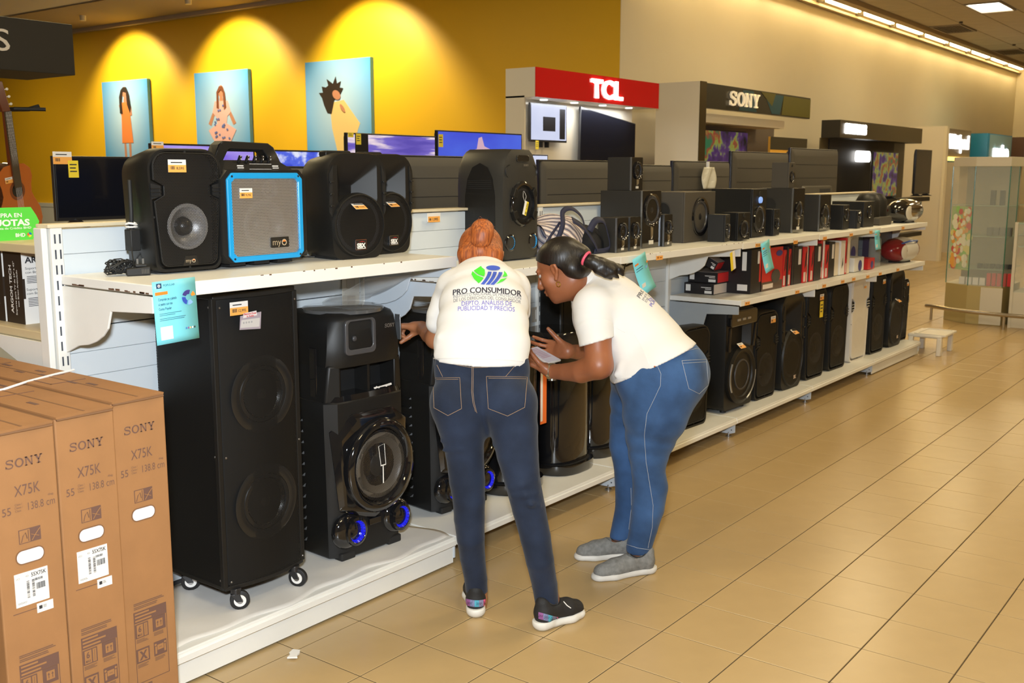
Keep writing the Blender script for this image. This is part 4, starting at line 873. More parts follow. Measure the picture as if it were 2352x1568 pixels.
# --- tall rounded speaker on the second shelf
def clamp_ring(t, x, y, z, r, sx=.86):
    o = MB().lathe([(r*1.08, .012), (r*1.1, -.006), (r*1.0, -.016), (r*.9, -.014), (r*.86, .0)], 36, 'Y', (x, y, z), sx=sx).build('woofer_ring', m_sg, t, smooth=50)
    return o
w, h, d = .275, .52, .30
t = empty('party_speaker', (.545, .955, 1.217), math.radians(-3), label='tall rounded black speaker with blue-lit ports behind the red-haired woman', cat='speaker')
P = [(.125, .0), (w/2, .03), (w/2, .36), (.13, .44), (.095, .50), (.07, h), (-.07, h), (-.095, .50), (-.13, .44), (-w/2, .36), (-w/2, .03), (-.125, .0)]
MB().loft([[(x*.9, d, z*.98) for x, z in P], [(x, d*.9, z) for x, z in P], [(x, .05, z) for x, z in P], [(x*.93, .012, z*.985+.004) for x, z in P], [(x*.7, 0, z*.9+.02) for x, z in P]]).build('cabinet_shell', pm('speaker_charcoal', (.028, .027, .024), .45, bump=.04, bscale=900), t, smooth=50)
sd = MB().loft([[(-w/2-.0015, .05+.19*u, z) for u, z in ((0, .0), (0, .30), (.08, .38), (.25, .435), (.5, .455), (.75, .435), (.92, .38), (1, .30), (1, 0))], [(-w/2+.002, .05+.19*u, z) for u, z in ((0, .0), (0, .30), (.08, .38), (.25, .435), (.5, .455), (.75, .435), (.92, .38), (1, .30), (1, 0))]]).build('side_panel', m_sp, t, smooth=0)
b = MB(); [b.box(-w/2-.0025, -w/2-.001, .07, .22, .335+i*.009, .339+i*.009) for i in range(5)]; b.box(-w/2-.0025, -w/2-.001, .06, .23, .31, .312); tag(b.build('groove', m_in, sd, smooth=0), kind='stuff')
MB().prism(rrect(-.045, .045, .462, .492, .012), -.006, .02).build('display', m_sg, t, bev=.002)
for sx in (-1, 1):
    tw = MB().lathe([(.034, -.004), (.032, -.008), (.012, .012), (.008, .002), (.001, -.002)], 24, 'Y', (sx*.083, .010, .415)).build('tweeter', m_sp, t, smooth=50); MB().ell((sx*.083, .008, .415), (.007, .006, .007)).build('tweeter_dome', m_chr, tw)
k = MB(); serif_sony(k, .02, .445, .036, .009, -.006); k.build('lettering', pm('letter_steel', (.4, .38, .34), .3, .6), t, smooth=0)
clamp_ring(t, 0, 0, .265, .098); G = blob(0, .265, .076, .088, 30); MB().add([(x, -.004, z) for x, z in G], [tuple(range(30))]).build('woofer_grille', m_gr3, t, smooth=0); cone(t, 0, .0, .265, .075)
for a in (150, 210, 30, -30):
    a = math.radians(a); MB().prism([(.09*math.cos(a+q)*k_*.9, .265+.1*math.sin(a+q)*k_) for q, k_ in ((-.2, .85), (.2, .85), (.2, 1.18), (-.2, 1.18))], -.024, .01).build('ring_clamp', m_sp, t, bev=.003, smooth=0)
m_led1 = pm('port_cyan', (.01, .06, .12), .15, emit=(.02, .30, .60), es=.9); m_led2 = pm('port_blue', (.004, .004, .05), .15, emit=(.01, .015, .9), es=.8)
def port(t, x, y, z, r, m):
    p = MB().lathe([(r*1.35, .01), (r*1.3, -.006), (r*1.05, -.010), (r, -.008)], 28, 'Y', (x, y, z), sx=.9).build('port_rim', m_sg, t, smooth=50)
    MB().lathe([(r, -.008), (r*.86, .0), (r*.62, .028)], 28, 'Y', (x, y, z), sx=.9).build('lit_ring', m, p, smooth=0)
    MB().lathe([(r*.62, .004), (.001, .004)], 28, 'Y', (x, y+.022, z), sx=.9).build('port_core', m_in, p)
    rb = MB(); [rb.cyl((x+r*.62*.9*math.cos(a), y+.026, z+r*.62*math.sin(a)), (x+r*.98*.9*math.cos(a), y-.007, z+r*.98*math.sin(a)), .0016, n=4) for a in [2*PI*i/20 for i in range(20)]]; tag(rb.build('port_ribs', m_in, p), kind='stuff')
for sx in (-1, 1): port(t, sx*.083, .006, .085, .031, m_led1)
tg = MB().box(-.014, .014, -.0010, 0, -.033, .033).build('hang_tag', m_wt, t, loc=(.0, -.020, .245), rot=(0, math.radians(18), 0), smooth=0)
MB().box(.0, .014, -.0015, -.001, -.033, .033).build('yellow_field', m_yl, tg, smooth=0); k = MB(); put_text(k, '16,995', .006, .01, .008, .03, y=-.0018, bold=.02, R=PI/2); barcode(k, .001, .012, -.028, -.016, -.0018, 6); k.build('print', m_ink, tg, smooth=0)
MB().tube([(-.004, -.019, .275), (-.018, -.02, .30), (-.01, -.015, .325)], .0007, 4).tube([(-.004, -.019, .275), (.006, -.02, .30), (-.004, -.015, .325)], .0007, 4).build('tag_string', m_wt, t)
# --- tall wheeled tower
w, h, d = .345, 1.03, .365
t = empty('tower_speaker', (-1.155, .80, .1265), 0, label='tall black double-woofer tower speaker on four casters', cat='speaker')
z0 = .075
def tower_plan(k=1, bow=.028): return [(w/2*k, d), (-w/2*k, d), (-w/2*k, .03)] + [(-w/2*k+w*k*i/10, .03-bow*math.sin(PI*i/10)) for i in range(1, 10)] + [(w/2*k, .03)]
PL = tower_plan()
MB().loft([[(x*.97, y*.97+.006, z0+.012) for x, y in PL], [(x*.97, y*.97+.006, z0+h-.02) for x, y in PL]]).build('cabinet', m_in, t, smooth=0)
for a, b_ in ((z0, z0+.016), (z0+h-.02, z0+h)): MB().loft([[(x*1.02, y*1.02-.006, a) for x, y in PL], [(x*1.02, y*1.02-.006, b_) for x, y in PL]]).build('end_plate', m_sp, t, bev=.003, smooth=0)
fv = [(-w/2+.012+(w-.024)*i/20, .025-.030*math.sin(PI*(.04+.92*i/20))) for i in range(21)]
MB().loft([[(x, y, z0+.016) for x, y in fv], [(x, y, z0+h-.02) for x, y in fv]], cap=False, closed=False).build('front_grille', m_gr3, t, smooth=60)
MB().box(-w/2-.003, -w/2-.002, .045, d-.01, z0+.016, z0+h-.02).build('side_grille', m_grs, t, smooth=0)
for x, y in ((-w/2, .03), (w/2, .03)): MB().box(x-.010, x+.010, y-.008, y+.01, z0+.01, z0+h-.015).build('corner_trim', m_sp, t, bev=.003, smooth=0)
for z in (.36, .745):
    rg = MB().lathe([(.135, .0), (.128, -.003), (.105, -.003), (.10, .0)], 40, 'Y', (0, .002, z)).build('woofer_ring', pm('cone_tower', (.012, .012, .012), .3), t, smooth=50); cone(t, 0, .004, z, .10, pm('cone_tower', (.012, .012, .012), .3))
b = MB()
for sx in (-1, 1):
    for z in (.11, .55, 1.06): MB().ell((sx*(w/2-.012), .008, z), (.004, .003, .004), 8, 6).build('screw', m_scr, t)
for z in (.11, .55, 1.06): MB().ell((-w/2-.003, .048, z), (.003, .004, .004), 8, 6).build('screw', m_scr, t)
for x, y in ((-.135, .02), (.13, .02), (-.135, .30), (.13, .30)):
    c_ = empty('caster', (x, y, 0)); c_.parent = t
    MB().cyl((0, 0, .058), (0, 0, z0+.004), .018).loft([[(-.016, -.012, .06), (.016, -.012, .06), (.016, .02, .06), (-.016, .02, .06)], [(-.016, -.022, .03), (.016, -.022, .03), (.016, .0, .03), (-.016, .0, .03)]]).build('caster_fork', m_bez, c_, bev=.002)
    c2 = math.radians(20)
    w_ = MB().lathe([(.030, -.010), (.034, -.008), (.034, .008), (.030, .010)], 24, 'X', (0, -.012, .034), cap=True).build('wheel', m_black, c_, rot=(0, 0, 0)); MB().lathe([(.021, -.0135), (.021, -.011)], 20, 'X', (0, -.012, .034), cap=True).lathe([(.021, .011), (.021, .0135)], 20, 'X', (0, -.012, .034), cap=True).build('wheel_disc', m_wt, c_); MB().lathe([(.011, -.015), (.011, .015)], 12, 'X', (0, -.012, .034), cap=True).build('hub', m_scr, c_)
    c_.rotation_euler = (0, 0, math.radians({-.135: 55, .13: 25}[x]))
zt_ = z0+h
for x in (-.10, .11): MB().loft([[(x-.035, .05, zt_), (x+.035, .05, zt_), (x+.035, .09, zt_), (x-.035, .09, zt_)], [(x-.01, .055, zt_+.035), (x+.015, .055, zt_+.035), (x+.015, .08, zt_+.035), (x-.01, .08, zt_+.035)]]).build('handle_post', m_bez, t, bev=.002, smooth=0)
for x in (-.055, .05): MB().lathe([(.028, 0), (.026, .004), (.012, .003), (.001, .006)], 20, 'Z', (x, .09, zt_)).build('top_tweeter', m_scr, t)
MB().box(-.03, .025, .02, .055, zt_, zt_+.028).build('battery_box', m_sp, t, bev=.003, smooth=0)
price(t, -.10, -.014, z0+h-.05, .074, '12,995', rot=(0, 0, 0), tall=.60)
v = MB().prism([(-.045, -.024), (.042, -.03), (.048, .028), (-.04, .022)], -.003, -.002).build('promo_sticker', pm('sticker_mauve', (.36, .31, .36), .35), t, loc=(-.060, -.017, z0+h-.098), smooth=0); v['label'] = 'mauve promotional sticker'
MB().prism([(-.042, -.018), (.036, -.022), (.04, .008), (-.036, .008)], -.004, -.003).build('sticker_panel', pm('sticker_grey2', (.55, .53, .52), .4), v, smooth=0)
k = MB().prism([(-.03, .014), (.028, .018), (.026, .034), (-.028, .03)], -.005, -.004).build('sticker_banner', pm('banner_pale', (.72, .66, .66), .4), v, smooth=0)
k = MB(); put_text(k, 'Electronic Power', -.001, .027, .006, .052, y=-.0056, bold=.03); put_text(k, 'in Audio', -.001, .019, .006, .03, y=-.0056, bold=.03); k.build('lettering', m_red, v, smooth=0)
for i in range(4): MB().cyl((-.028+i*.011, -.0045, -.002), (-.028+i*.011, -.004, -.002), .0035, n=10).build('sticker_icon', m_inkg, v)
# --- big party speaker and its twin
def big_party(loc, r, label, stick):
    t = empty('party_tower', loc, r, label=label, cat='speaker'); w, h, d = .395, .935, .29; m = m_sp
    PS = [(.0, .175), (.02, .19), (.40, .197), (.60, .197), (.68, .185), (.90, .165), (.935, .150)]
    def ring(z, hw, y0=.0, y1=None, c=.045):
        y1 = d if y1 is None else y1
        return [(hw, y0+c, z), (hw, y1-.02, z), (hw*.92, y1, z), (-hw*.92, y1, z), (-hw, y1-.02, z), (-hw, y0+c, z), (-hw+c*.8, y0+.006, z), (-hw*.4, y0-.004, z), (hw*.4, y0-.004, z), (hw-c*.8, y0+.006, z)]
    R = [ring(.0, .165, .03), ring(.012, .18, .012), ring(.30, .193, .0), ring(.52, .197, .0), ring(.60, .197, .0)]
    MB().loft(R+[ring(.605, .194, .004)]).build('lower_cabinet', m, t, smooth=40)
    # middle bay: open pocket between side cheeks
    MB().loft([ring(.604, .185, .10), ring(.735, .175, .10)]).build('pocket_back', m_in, t, smooth=0)
    MB().loft([ring(.60, .194, .004), ring(.625, .190, .012)]).build('pocket_floor', m_sg, t, smooth=40)
    for sx in (-1, 1): MB().loft([[(sx*.194, .04, .60), (sx*.194, .28, .60), (sx*.15, .28, .60), (sx*.135, .012, .60)], [(sx*.180, .03, .74), (sx*.180, .27, .74), (sx*.14, .27, .74), (sx*.135, .012, .74)]]).build('side_cheek', m, t, bev=.008, smooth=30)
    MB().box(.0, .012, .02, .1, .62, .735).build('pocket_rib', m, t, smooth=0)
    MB().loft([ring(.73, .180, .004), ring(.75, .182, -.004), ring(.80, .178, -.006), ring(.895, .166, .002), ring(.915, .158, .012), ring(.925, .140, .03)]).build('upper_cabinet', m, t, smooth=40)
    MB().lathe([(.001, .003), (.150, .003), (.158, 0), (.158, -.012), (.15, -.014)], 36, 'Z', (0, .155, .931), sx=1.0).build('top_plate', pm('top_glass', (.10, .10, .10), .06, coat=1), t, smooth=40)
    # horn window
    fr = MB().ringplate(rrect(-.13, .02, .775, .905, .02), rrect(-.115, .005, .795, .898, .015), -.014, .0).build('horn_frame', pm('frame_grey', (.09, .09, .095), .3, .3), t, bev=.003)
    MB().prism(rrect(-.118, .008, .79, .90, .015), -.0045, -.003).build('horn_mouth', m_in, fr, smooth=0); MB().ell((-.085, -.010, .835), (.011, .008, .011)).build('tweeter_dome', m_coned, fr)
    MB().prism([(.158, .80), (.163, .81), (.160, .89), (.155, .90)], -.002, .03).build('corner_glint', m_edge, t, bev=.003)  # silver strip standing in for the bright vertical highlight on the corner
    k = MB(); serif_sony(k, .095, .865, .05, .014, -.007); k.build('lettering', pm('letter_steel'), t, smooth=0)
    # rear side ribs and light bar
    for i in range(12): MB().loft([[(-.196, .17, .06+i*.042), (-.196, .24, .062+i*.042), (-.192, .24, .075+i*.042), (-.192, .17, .073+i*.042)], [(-.206, .18, .06+i*.042), (-.206, .24, .062+i*.042), (-.196, .24, .068+i*.042), (-.196, .18, .066+i*.042)]]).build('side_rib', m, t, smooth=0)
    MB().box(-.192, -.182, .09, .13, .60, .80).build('light_bar', m_sg, t, bev=.004, smooth=0)
    # woofer
    wp = MB().loft([[(-.175, -.002, .20), (-.19, .03, .50), (-.10, -.004, .56), (.10, -.004, .56), (.18, .0, .50), (.17, .0, .20), (.0, -.004, .13)], [(-.15, -.018, .22), (-.16, -.006, .46), (-.09, -.02, .53), (.09, -.02, .53), (.15, -.018, .48), (.14, -.018, .22), (.0, -.018, .16)]]).build('woofer_mount', m_sg, t, bev=.006, smooth=30)
    MB().lathe([(.178, .010), (.180, -.020), (.170, -.034), (.150, -.038), (.138, -.022), (.136, -.012)], 48, 'Y', (.015, -.012, .345), sx=.95).build('woofer_ring', m_sg, t, smooth=50)
    G = blob(.015, .345, .130, .137, 40); MB().add([(x, -.034, z) for x, z in G], [tuple(range(40))]).build('woofer_grille', m_gr1, t, smooth=0)
    cone(t, .015, -.030, .345, .125, pm('cone_brown', (.13, .11, .085), .4), .022)
    zz = MB().tube([(.01, -.038, .345), (.0, -.037, .42), (.03, -.037, .425), (.035, -.038, .345)], .0012, 4).build('tie_string', m_wt, t); MB().cbox((.02, -.039, .31), (.004, .002, .07)).cbox((.02, -.040, .345), (.026, .002, .004)).build('zip_tie', m_wt, t, smooth=0)
    for sx in (-1, 1): MB().ell((sx*.125, .012, .115), (.072, .035, .07), 20, 14).build('port_pod', m_sg, t); port(t, sx*.115+.008, -.024, .115, .042, m_led2)
    for sx in (-1, 1): MB().box(sx*.12-.035, sx*.12+.035, .01, .06, -.001, .03).build('foot', m_black, t, bev=.006, smooth=0)
    MB().box(-.03, .03, -.012, -.002, .115, .14).build('control_pad', m_sg, t, bev=.002, smooth=0)
    if stick:
        s = MB().box(-.165, -.125, -.0004, .0006, .52, .60).build('energy_label', m_wt, t, loc=(-.008, .002, -.012), rot=(0, 0, math.radians(-12)), smooth=0)
        for i, c in enumerate(((.05, .5, .05), (.4, .65, .05), (.9, .75, .05), (.9, .4, .03), (.8, .05, .03))): MB().box(-.160, -.152+i*.003, -.001, -.0004, .562-i*.006, .566-i*.006).build('rating_bar', pm('rating%d' % i, c, .5), s, smooth=0)
        MB().box(-.14, -.128, -.001, -.0004, .56, .575).build('print', m_ink, s, smooth=0)
        MB().box(-.120, -.098, -.0004, .0006, .515, .55).build('code_label', m_wt, t, loc=(-.006, -.003, -.012), rot=(0, 0, math.radians(-12)), smooth=0)
        k = MB(); [k.cyl((.02+random.uniform(0, .09), .012, .628+random.uniform(0, .008)), (.03+random.uniform(0, .09), .014, .629+random.uniform(0, .01)), .0025, n=5) for _ in range(12)]; tag(k.build('torn_paper', m_wt, t, smooth=0), kind='stuff')
    return t
big_party((-.600, .835, .1268), math.radians(-3), 'big black party speaker with deep-blue lit ports beside the wheeled tower', True).scale = (1.03, 1, 1.05)
big_party((.055, .90, .126), math.radians(-6), 'big black party speaker under the red-haired woman\'s hand', False).scale = (.93, .93, .972)
# --- black columns with a curved drip tray
def column(loc, label, h, w=.33, orange=False, purple=False):
    t = empty('water_dispenser', loc, 0, label=label, cat='dispenser')
    def plan(rx_, ry_, z, n=26): return [(rx_*math.copysign(abs(math.cos(a))**.7, math.cos(a)), .16+ry_*math.copysign(abs(math.sin(a))**.8, math.sin(a)), z) for a in [2*PI*i/n for i in range(n)]]
    MB().loft([plan(w/2, .15, .05), plan(w/2+.002, .152, .07), plan(w/2, .15, h-.02), plan(w/2-.012, .14, h)]).build('body', m_sg, t, smooth=40)
    MB().loft([plan(w/2+.015, .18, 0), plan(w/2+.022, .185, .01), plan(w/2+.022, .185, .05)]).build('curved_base', m_sg, t, smooth=40)
    MB().loft([plan(w/2+.004, .165, .051), plan(w/2+.0, .16, .046)]).build('tray_well', m_in, t, smooth=40)
    MB().loft([plan(w/2-.01, .14, h*.80), plan(w/2+.001, .151, h*.81)], cap=False).build('seam_band', m_in, t, smooth=40)
    k = MB(); put_text(k, 'SONY' if False else 'o', 0, h-.08, .004, .004, y=0) if False else None
    if orange:
        o = MB().box(w/2-.055, w/2-.005, .008, .010, h*.42, h*.80).build('orange_strip', pm('strip_orange', (.9, .18, .03), .4), t, smooth=0)
        MB().box(w/2-.055, w/2-.038, .0070, .008, h*.44, h*.78).build('white_strip', m_wt, o, smooth=0)
    if purple:
        o = MB().box(.005, .052, .0068, .0078, h-.19, h-.11).build('purple_card', pm('card_purple', (.10, .05, .30), .4), t, smooth=0)
        for x, z in ((.016, h-.135), (.034, h-.135), (.016, h-.16)): MB().lathe([(.005, 0), (.001, -.0006)], 12, 'Y', (x, .0066, z)).build('card_icon', m_wt, o)
        k = MB(); rowlines(k, .012, .040, h-.147, 1, .002, .004, .0066); rowlines(k, .026, .044, h-.159, 1, .002, .004, .0066); k.build('print', m_wt, o, smooth=0)
    return t
column((.44, .83, .1255), 'black rounded dispenser column between the women with an orange strip', .72, .31, orange=True)
column((.865, .82, .1255), 'black rounded dispenser column with a purple card under the phone', .72, .335, purple=True)
column((1.235, .86, .1255), 'black rounded dispenser column partly behind the dark-haired woman\'s jeans', .70, .30)
t = empty('tower_speaker', (1.06, 1.04, .1255), 0, label='narrow black tower against the back panels behind the dark-haired woman', cat='speaker')
MB().box(-.06, .3, 0, .14, 0, .99).build('cabinet', m_sp, t, bev=.01)
MB().box(-.04, .28, -.003, 0, .03, .96).build('grille', m_gr3, t, smooth=0)
tc_ = tag(MB().grid(lambda u, v: (.62+.42*u, 1.17+.008*math.sin(11*u), .98-.14*v+.01*math.sin(7*u+5*v)), 16, 8).build('bag_film', m_glass, solid=.001), 'crumpled clear film behind the dispenser columns', 'film') if False else None
# --- row on the base deck, right of the women
pa_notch('pa_speaker', (2.06, .80, .1255), math.radians(-3), .33, .61, .27, 'black speaker with orange label partly behind the dark-haired woman\'s hip', g=m_gr3)
s2 = empty('party_speaker', (2.64, .79, .1255), math.radians(-2), label='boxy black speaker with a big round woofer and top control panel', cat='speaker')
w, h, d = .385, .66, .33
P = rrect(-w/2, w/2, .02, h, .03, 3)
shell(s2, P, d, .95, .99, (rrect(-w*.40, w*.40, h*.60, h*.86, .02, 3), rrect(-w*.32, w*.32, h*.62, h*.84, .02, 3), .05))
MB().prism(rrect(-w*.46, w*.46, h*.84, h*.985, .02), -.03, .01).build('control_panel', m_sg, s2, bev=.006)
for i in range(3): MB().box(-.10+i*.07, -.06+i*.07, -.033, -.029, h*.89, h*.91).build('panel_button', pm('button_grey', (.3, .27, .22), .3), s2, smooth=0)
MB().lathe([(.185, .01), (.188, -.02), (.165, -.03), (.155, -.024), (.145, -.024), (.140, -.014), (.125, -.014), (.085, -.02), (.075, -.02), (.001, -.012)], 44, 'Y', (0, -.002, .235), sx=1.0).build('woofer_disc', m_sp, s2, smooth=40)
MB().lathe([(.100, -.016), (.098, -.022), (.090, -.022), (.088, -.016)], 40, 'Y', (0, -.004, .235)).build('woofer_ring', m_coned, s2, smooth=50)
for a0 in (150, -60, 290): MB().tube([(.172*math.cos(math.radians(a0+i*9)), -.030, .235+.172*math.sin(math.radians(a0+i*9))) for i in range(8)], .006, 6).build('light_arc', m_edge, s2)
for sx in (-1, 1): MB().tube([(sx*.165, -.012, .40), (sx*.172, -.02, .55)], .011, 8).build('side_bar', m_sg, s2); MB().cyl((sx*.12, .04, 0), (sx*.12, .04, .03), .02).build('foot', m_black, s2)
price(s2, -.03, -.028, .425, .07, rot=(math.radians(-50), 0, 0))
t = pa_notch('pa_speaker', (3.08, .80, .1255), math.radians(-2), .34, .595, .28, 'notch-sided black speaker with orange label, just right of the big round woofer', g=m_gr3); price(t, .07, -.008, .53, .07)
horn_speaker('pa_speaker', (3.50, .79, .1255), math.radians(-2), .385, .68, .32, 'arched black speaker with an orange label on its hump', logo='SK', price_txt='', small=True)
t = pa_notch('pa_speaker', (3.96, .80, .1255), math.radians(-2), .36, .675, .32, 'black speaker with a long yellow tag on its grille', g=m_gr3); price(t, .06, -.008, .60, .07); ytag(t, .06, -.009, .51, .06, .12)
pa_notch('pa_speaker', (4.42, .80, .1255), math.radians(-2), .36, .67, .32, 'untagged black speaker standing just left of the white one', g=m_gr3)
t = pa_notch('pa_speaker', (4.89, .80, .1255), math.radians(-2), .385, .695, .32, 'white speaker, the only white one in the row', m=m_pw, g=grille('grille_white', (.72, .69, .63), .006, .12, .4, 0)); price(t, .07, -.008, .60, .05)
t = pa_notch('pa_speaker', (5.35, .80, .1255), math.radians(-2), .34, .67, .31, 'black speaker just right of the white one', g=m_gr3); price(t, .08, -.008, .60, .06)
horn_speaker('pa_speaker', (5.80, .79, .1255), math.radians(-2), .375, .68, .31, 'arched black speaker, second from the far end of the row', logo='SK', price_txt='', small=True)
t = pa_notch('pa_speaker', (6.17, .84, .1255), math.radians(-2), .26, .56, .25, 'smallest black speaker, last at the far end of the row', g=m_gr3); price(t, .06, -.008, .51, .05)
# ================================================================ upper shelf, right part
def cube(name, loc, r, w, h, d, label, gloss=True, group=None, wz=.60, wr=.36, chrome=False, port_side=False, small=False, m=None):
    t = empty(name, loc, r, label=label, cat='speaker', group=group)
    MB().box(-w/2, w/2, .012, d, 0, h).build('cabinet', m or pm('vinyl_black', (.022, .020, .017), .55), t, bev=.002, smooth=0)
    MB().box(-w/2, w/2, 0, .012, 0, h).build('front_panel', m_sg if gloss else (m or m_sp), t, bev=.003, smooth=0)
    if gloss: MB().box(-w/2-.001, -w/2+.004, .002, .012, .0, h).build('silver_edge', m_edge, t, smooth=0)
    R = w*wr
    MB().lathe([(R*1.08, .002), (R*1.05, -.010), (R*.92, -.008), (R*.85, .0)], 30, 'Y', (0, 0, h*wz), sx=.95, sz=1.1 if small else 1).build('driver_ring', m_chr if chrome else m_sg, t, smooth=50)
    cone(t, 0, -.002, h*wz, R*.88, m_coned, .0+.012)
    if gloss:
        k = MB(); [k.ell((R*.97*math.cos(a), -.010, h*wz+R*.97*math.sin(a)), (.003, .003, .003), 6, 4) for a in [-.2-i*.45 for i in range(6)]]; tag(k.build('ring_studs', m_chr, t), kind='stuff')
        MB().box(-w*.14, w*.10, -.0015, 0, h*.06, h*.13).build('badge', pm('badge_white', (.7, .66, .58), .4), t, smooth=0)
        MB().loft([[(-.008, -.001, h*.15), (.008, -.001, h*.15), (.004, -.008, h*.22)], [(-.012, -.001, h*.38), (.012, -.001, h*.38), (.005, -.008, h*.34)]]).build('front_fin', m_chr, t, smooth=30)
    else: MB().lathe([(w*.10, .0), (w*.09, -.003), (.001, -.002)], 16, 'Y', (0, 0, h*.88)).build('tweeter', m_in, t)
    if port_side:
        MB().lathe([(.055, -.001), (.05, .004), (.038, .03)], 26, 'X', (-w/2, d*.62, h*.62)).build('side_port', m_sg, t, smooth=50); MB().lathe([(.05, -.002), (.001, -.002)], 26, 'X', (-w/2, d*.62, h*.62)).build('port_hole', m_in, t)
    return t
zU = 1.2145
cube('subwoofer', (1.687, .905, zU), 0, .205, .315, .275, 'large glossy black subwoofer with a chrome-ringed driver, between two small ones', wz=.66, wr=.42)
t = MB().tube([(1.40, 1.0, 1.535), (1.405, .985, 1.49), (1.402, .98, 1.44)], .004, 6).tube([(1.43, 1.0, 1.535), (1.405, .98, 1.49), (1.42, .98, 1.44)], .004, 6).build('loose_cord', m_black, smooth=60)
bpy.data.objects.remove(t)
cube('satellite_speaker', (1.290, .850, zU), 0, .112, .180, .12, 'small glossy speaker, nearer of the two left of the big subwoofer', small=True)
cube('satellite_speaker', (1.428, .855, zU), 0, .108, .180, .12, 'small glossy speaker touching the left side of the big subwoofer', small=True)
cube('satellite_speaker', (1.845, .885, zU), 0, .090, .180, .10, 'small glossy speaker touching the right side of the big subwoofer', small=True)
cube('satellite_speaker', (1.665, .99, zU+.3155), 0, .118, .183, .16, 'small glossy speaker standing on top of the big subwoofer', small=True)
t = cube('subwoofer', (2.345, .945, zU), math.radians(2), .43, .30, .235, 'wide matt charcoal subwoofer with one large plain driver', gloss=False, wz=.50, wr=.26, chrome=False, port_side=True, m=pm('matt_charcoal', (.065, .057, .045), .6))
for c in [c for c in t.children if c.name.startswith('tweeter')]: bpy.data.objects.remove(c)
t = cube('subwoofer', (3.05, .875, zU-.002), 0, .215, .312, .30, 'dark subwoofer with a round blue-lit knob above its driver', gloss=False, wz=.36, wr=.40, m=m_sp); MB().lathe([(.022, 0), (.02, -.012), (.001, -.013)], 20, 'Y', (.0, 0, .24)).build('lit_knob', pm('knob_lit', (.2, .3, .5), .2, emit=(.25, .45, 1), es=.7), t)
cube('satellite_speaker', (2.43, .800, zU-.001), math.radians(12), .115, .165, .11, 'small leaning black speaker right of the charcoal subwoofer', gloss=False, wz=.4, m=m_sp)
cube('satellite_speaker', (2.66, .800, zU-.001), math.radians(-6), .145, .170, .12, 'small black speaker in front of the subwoofer with the lit knob', gloss=False, wz=.4, m=m_sp)
cube('satellite_speaker', (3.28, .85, zU-.003), 0, .10, .175, .10, 'small black speaker right of the subwoofer with the lit knob', gloss=False, wz=.45, m=m_sp)
t = cube('subwoofer', (3.765, .895, zU-.006), 0, .205, .312, .29, 'black subwoofer with a chrome centre and side port, carrying a small speaker', wz=.5, wr=.30, port_side=True)
cube('satellite_speaker', (3.72, .94, zU+.3065), 0, .10, .180, .13, 'small speaker standing on the subwoofer with the side port', gloss=False, wz=.45, m=pm('matt_charcoal'))
cube('subwoofer', (4.165, .85, zU-.009), 0, .215, .265, .26, 'black subwoofer right of the one with a side port', wz=.40, wr=.38)
cube('satellite_speaker', (4.466, .80, zU-.011), 0, .13, .185, .14, 'little black speaker with a silver front curve on the upper shelf', gloss=False, m=m_sp)
cube('satellite_speaker', (4.70, .78, zU-.013), math.radians(8), .12, .14, .12, 'lowest little black speaker with a slanted face on the upper shelf', gloss=False, m=m_sp)
cube('subwoofer', (4.98, .80, zU-.015), 0, .25, .205, .26, 'wide low black speaker before the rounded boombox', gloss=False, wz=.6, wr=.2, m=m_sp)
t = empty('boombox', (5.50, .86, zU-.019), 0, label='rounded black speaker with two domes near the far end of the upper shelf', cat='speaker')
for x in (-.09, .09): MB().lathe([(.10, 0), (.105, .03), (.10, .2), (.07, .255), (.001, .27)], 24, 'Z', (x, .1, 0), cap=True).build('dome', m_sp, t, smooth=50)
MB().prism(rrect(-.16, .16, 0, .07, .02), -.03, .03).build('base', pm('matt_charcoal'), t, bev=.003)
t = tag(MB().prism(rrect(-.1, .1, 0, .23, .01), 0, .1).build('gift_box', pm('box_pale', (.72, .68, .6), .5), loc=(5.86, 1.0, zU-.018), bev=.002), 'pale boxed product with a red spot behind the football speaker', 'box'); MB().lathe([(.03, 0), (.001, -.002)], 16, 'Y', (-.03, -.001, .12)).build('red_spot', m_red, t)
def football(loc, r, s, label, cols_):
    t = empty('football_speaker', loc, r, label=label, cat='speaker')
    def prof(k=1): return [(s*.5*k*math.sin(PI*i/14)**.8, -s*math.cos(PI*i/14)) for i in range(15)]
    MB().lathe([(max(a, .001), b) for a, b in prof()], 24, 'X', (0, .0, s*.42), sz=.84).build('shell', cols_[0], t, smooth=60)
    MB().lathe([(max(a*1.02, .001), b) for a, b in prof()][5:10], 24, 'X', (0, 0, s*.42), sz=.84).build('middle_band', cols_[1], t, smooth=60)
    MB().ell((-s*.45, -s*.40, s*.38), (s*.28, s*.06, s*.24), 22, 12).build('left_driver', pm('driver_pale', (.55, .52, .45), .35), t)
    MB().tube([(-s*.7, -.2*s, s*.6), (-s*.3, -.45*s, s*.74), (s*.3, -.45*s, s*.74), (s*.75, -.2*s, s*.55)], s*.03, 6).build('trim_line', cols_[2], t)
    MB().box(-s*.4, s*.4, -s*.2, s*.2, 0, s*.06).build('foot', m_black, t, smooth=0)
    return t
football((6.06, .85, zU-.022), math.radians(-8), .25, 'black and silver oval speaker at the far end of the upper shelf', (m_sg, m_chr, m_chr))
football((6.0, .85, .8495), math.radians(-8), .26, 'red, white and blue oval speaker at the far end of the lower shelf', (pm('ball_red', (.22, .01, .015), .2), pm('ball_white', (.6, .58, .52), .3), pm('ball_blue', (.03, .10, .40), .3)))
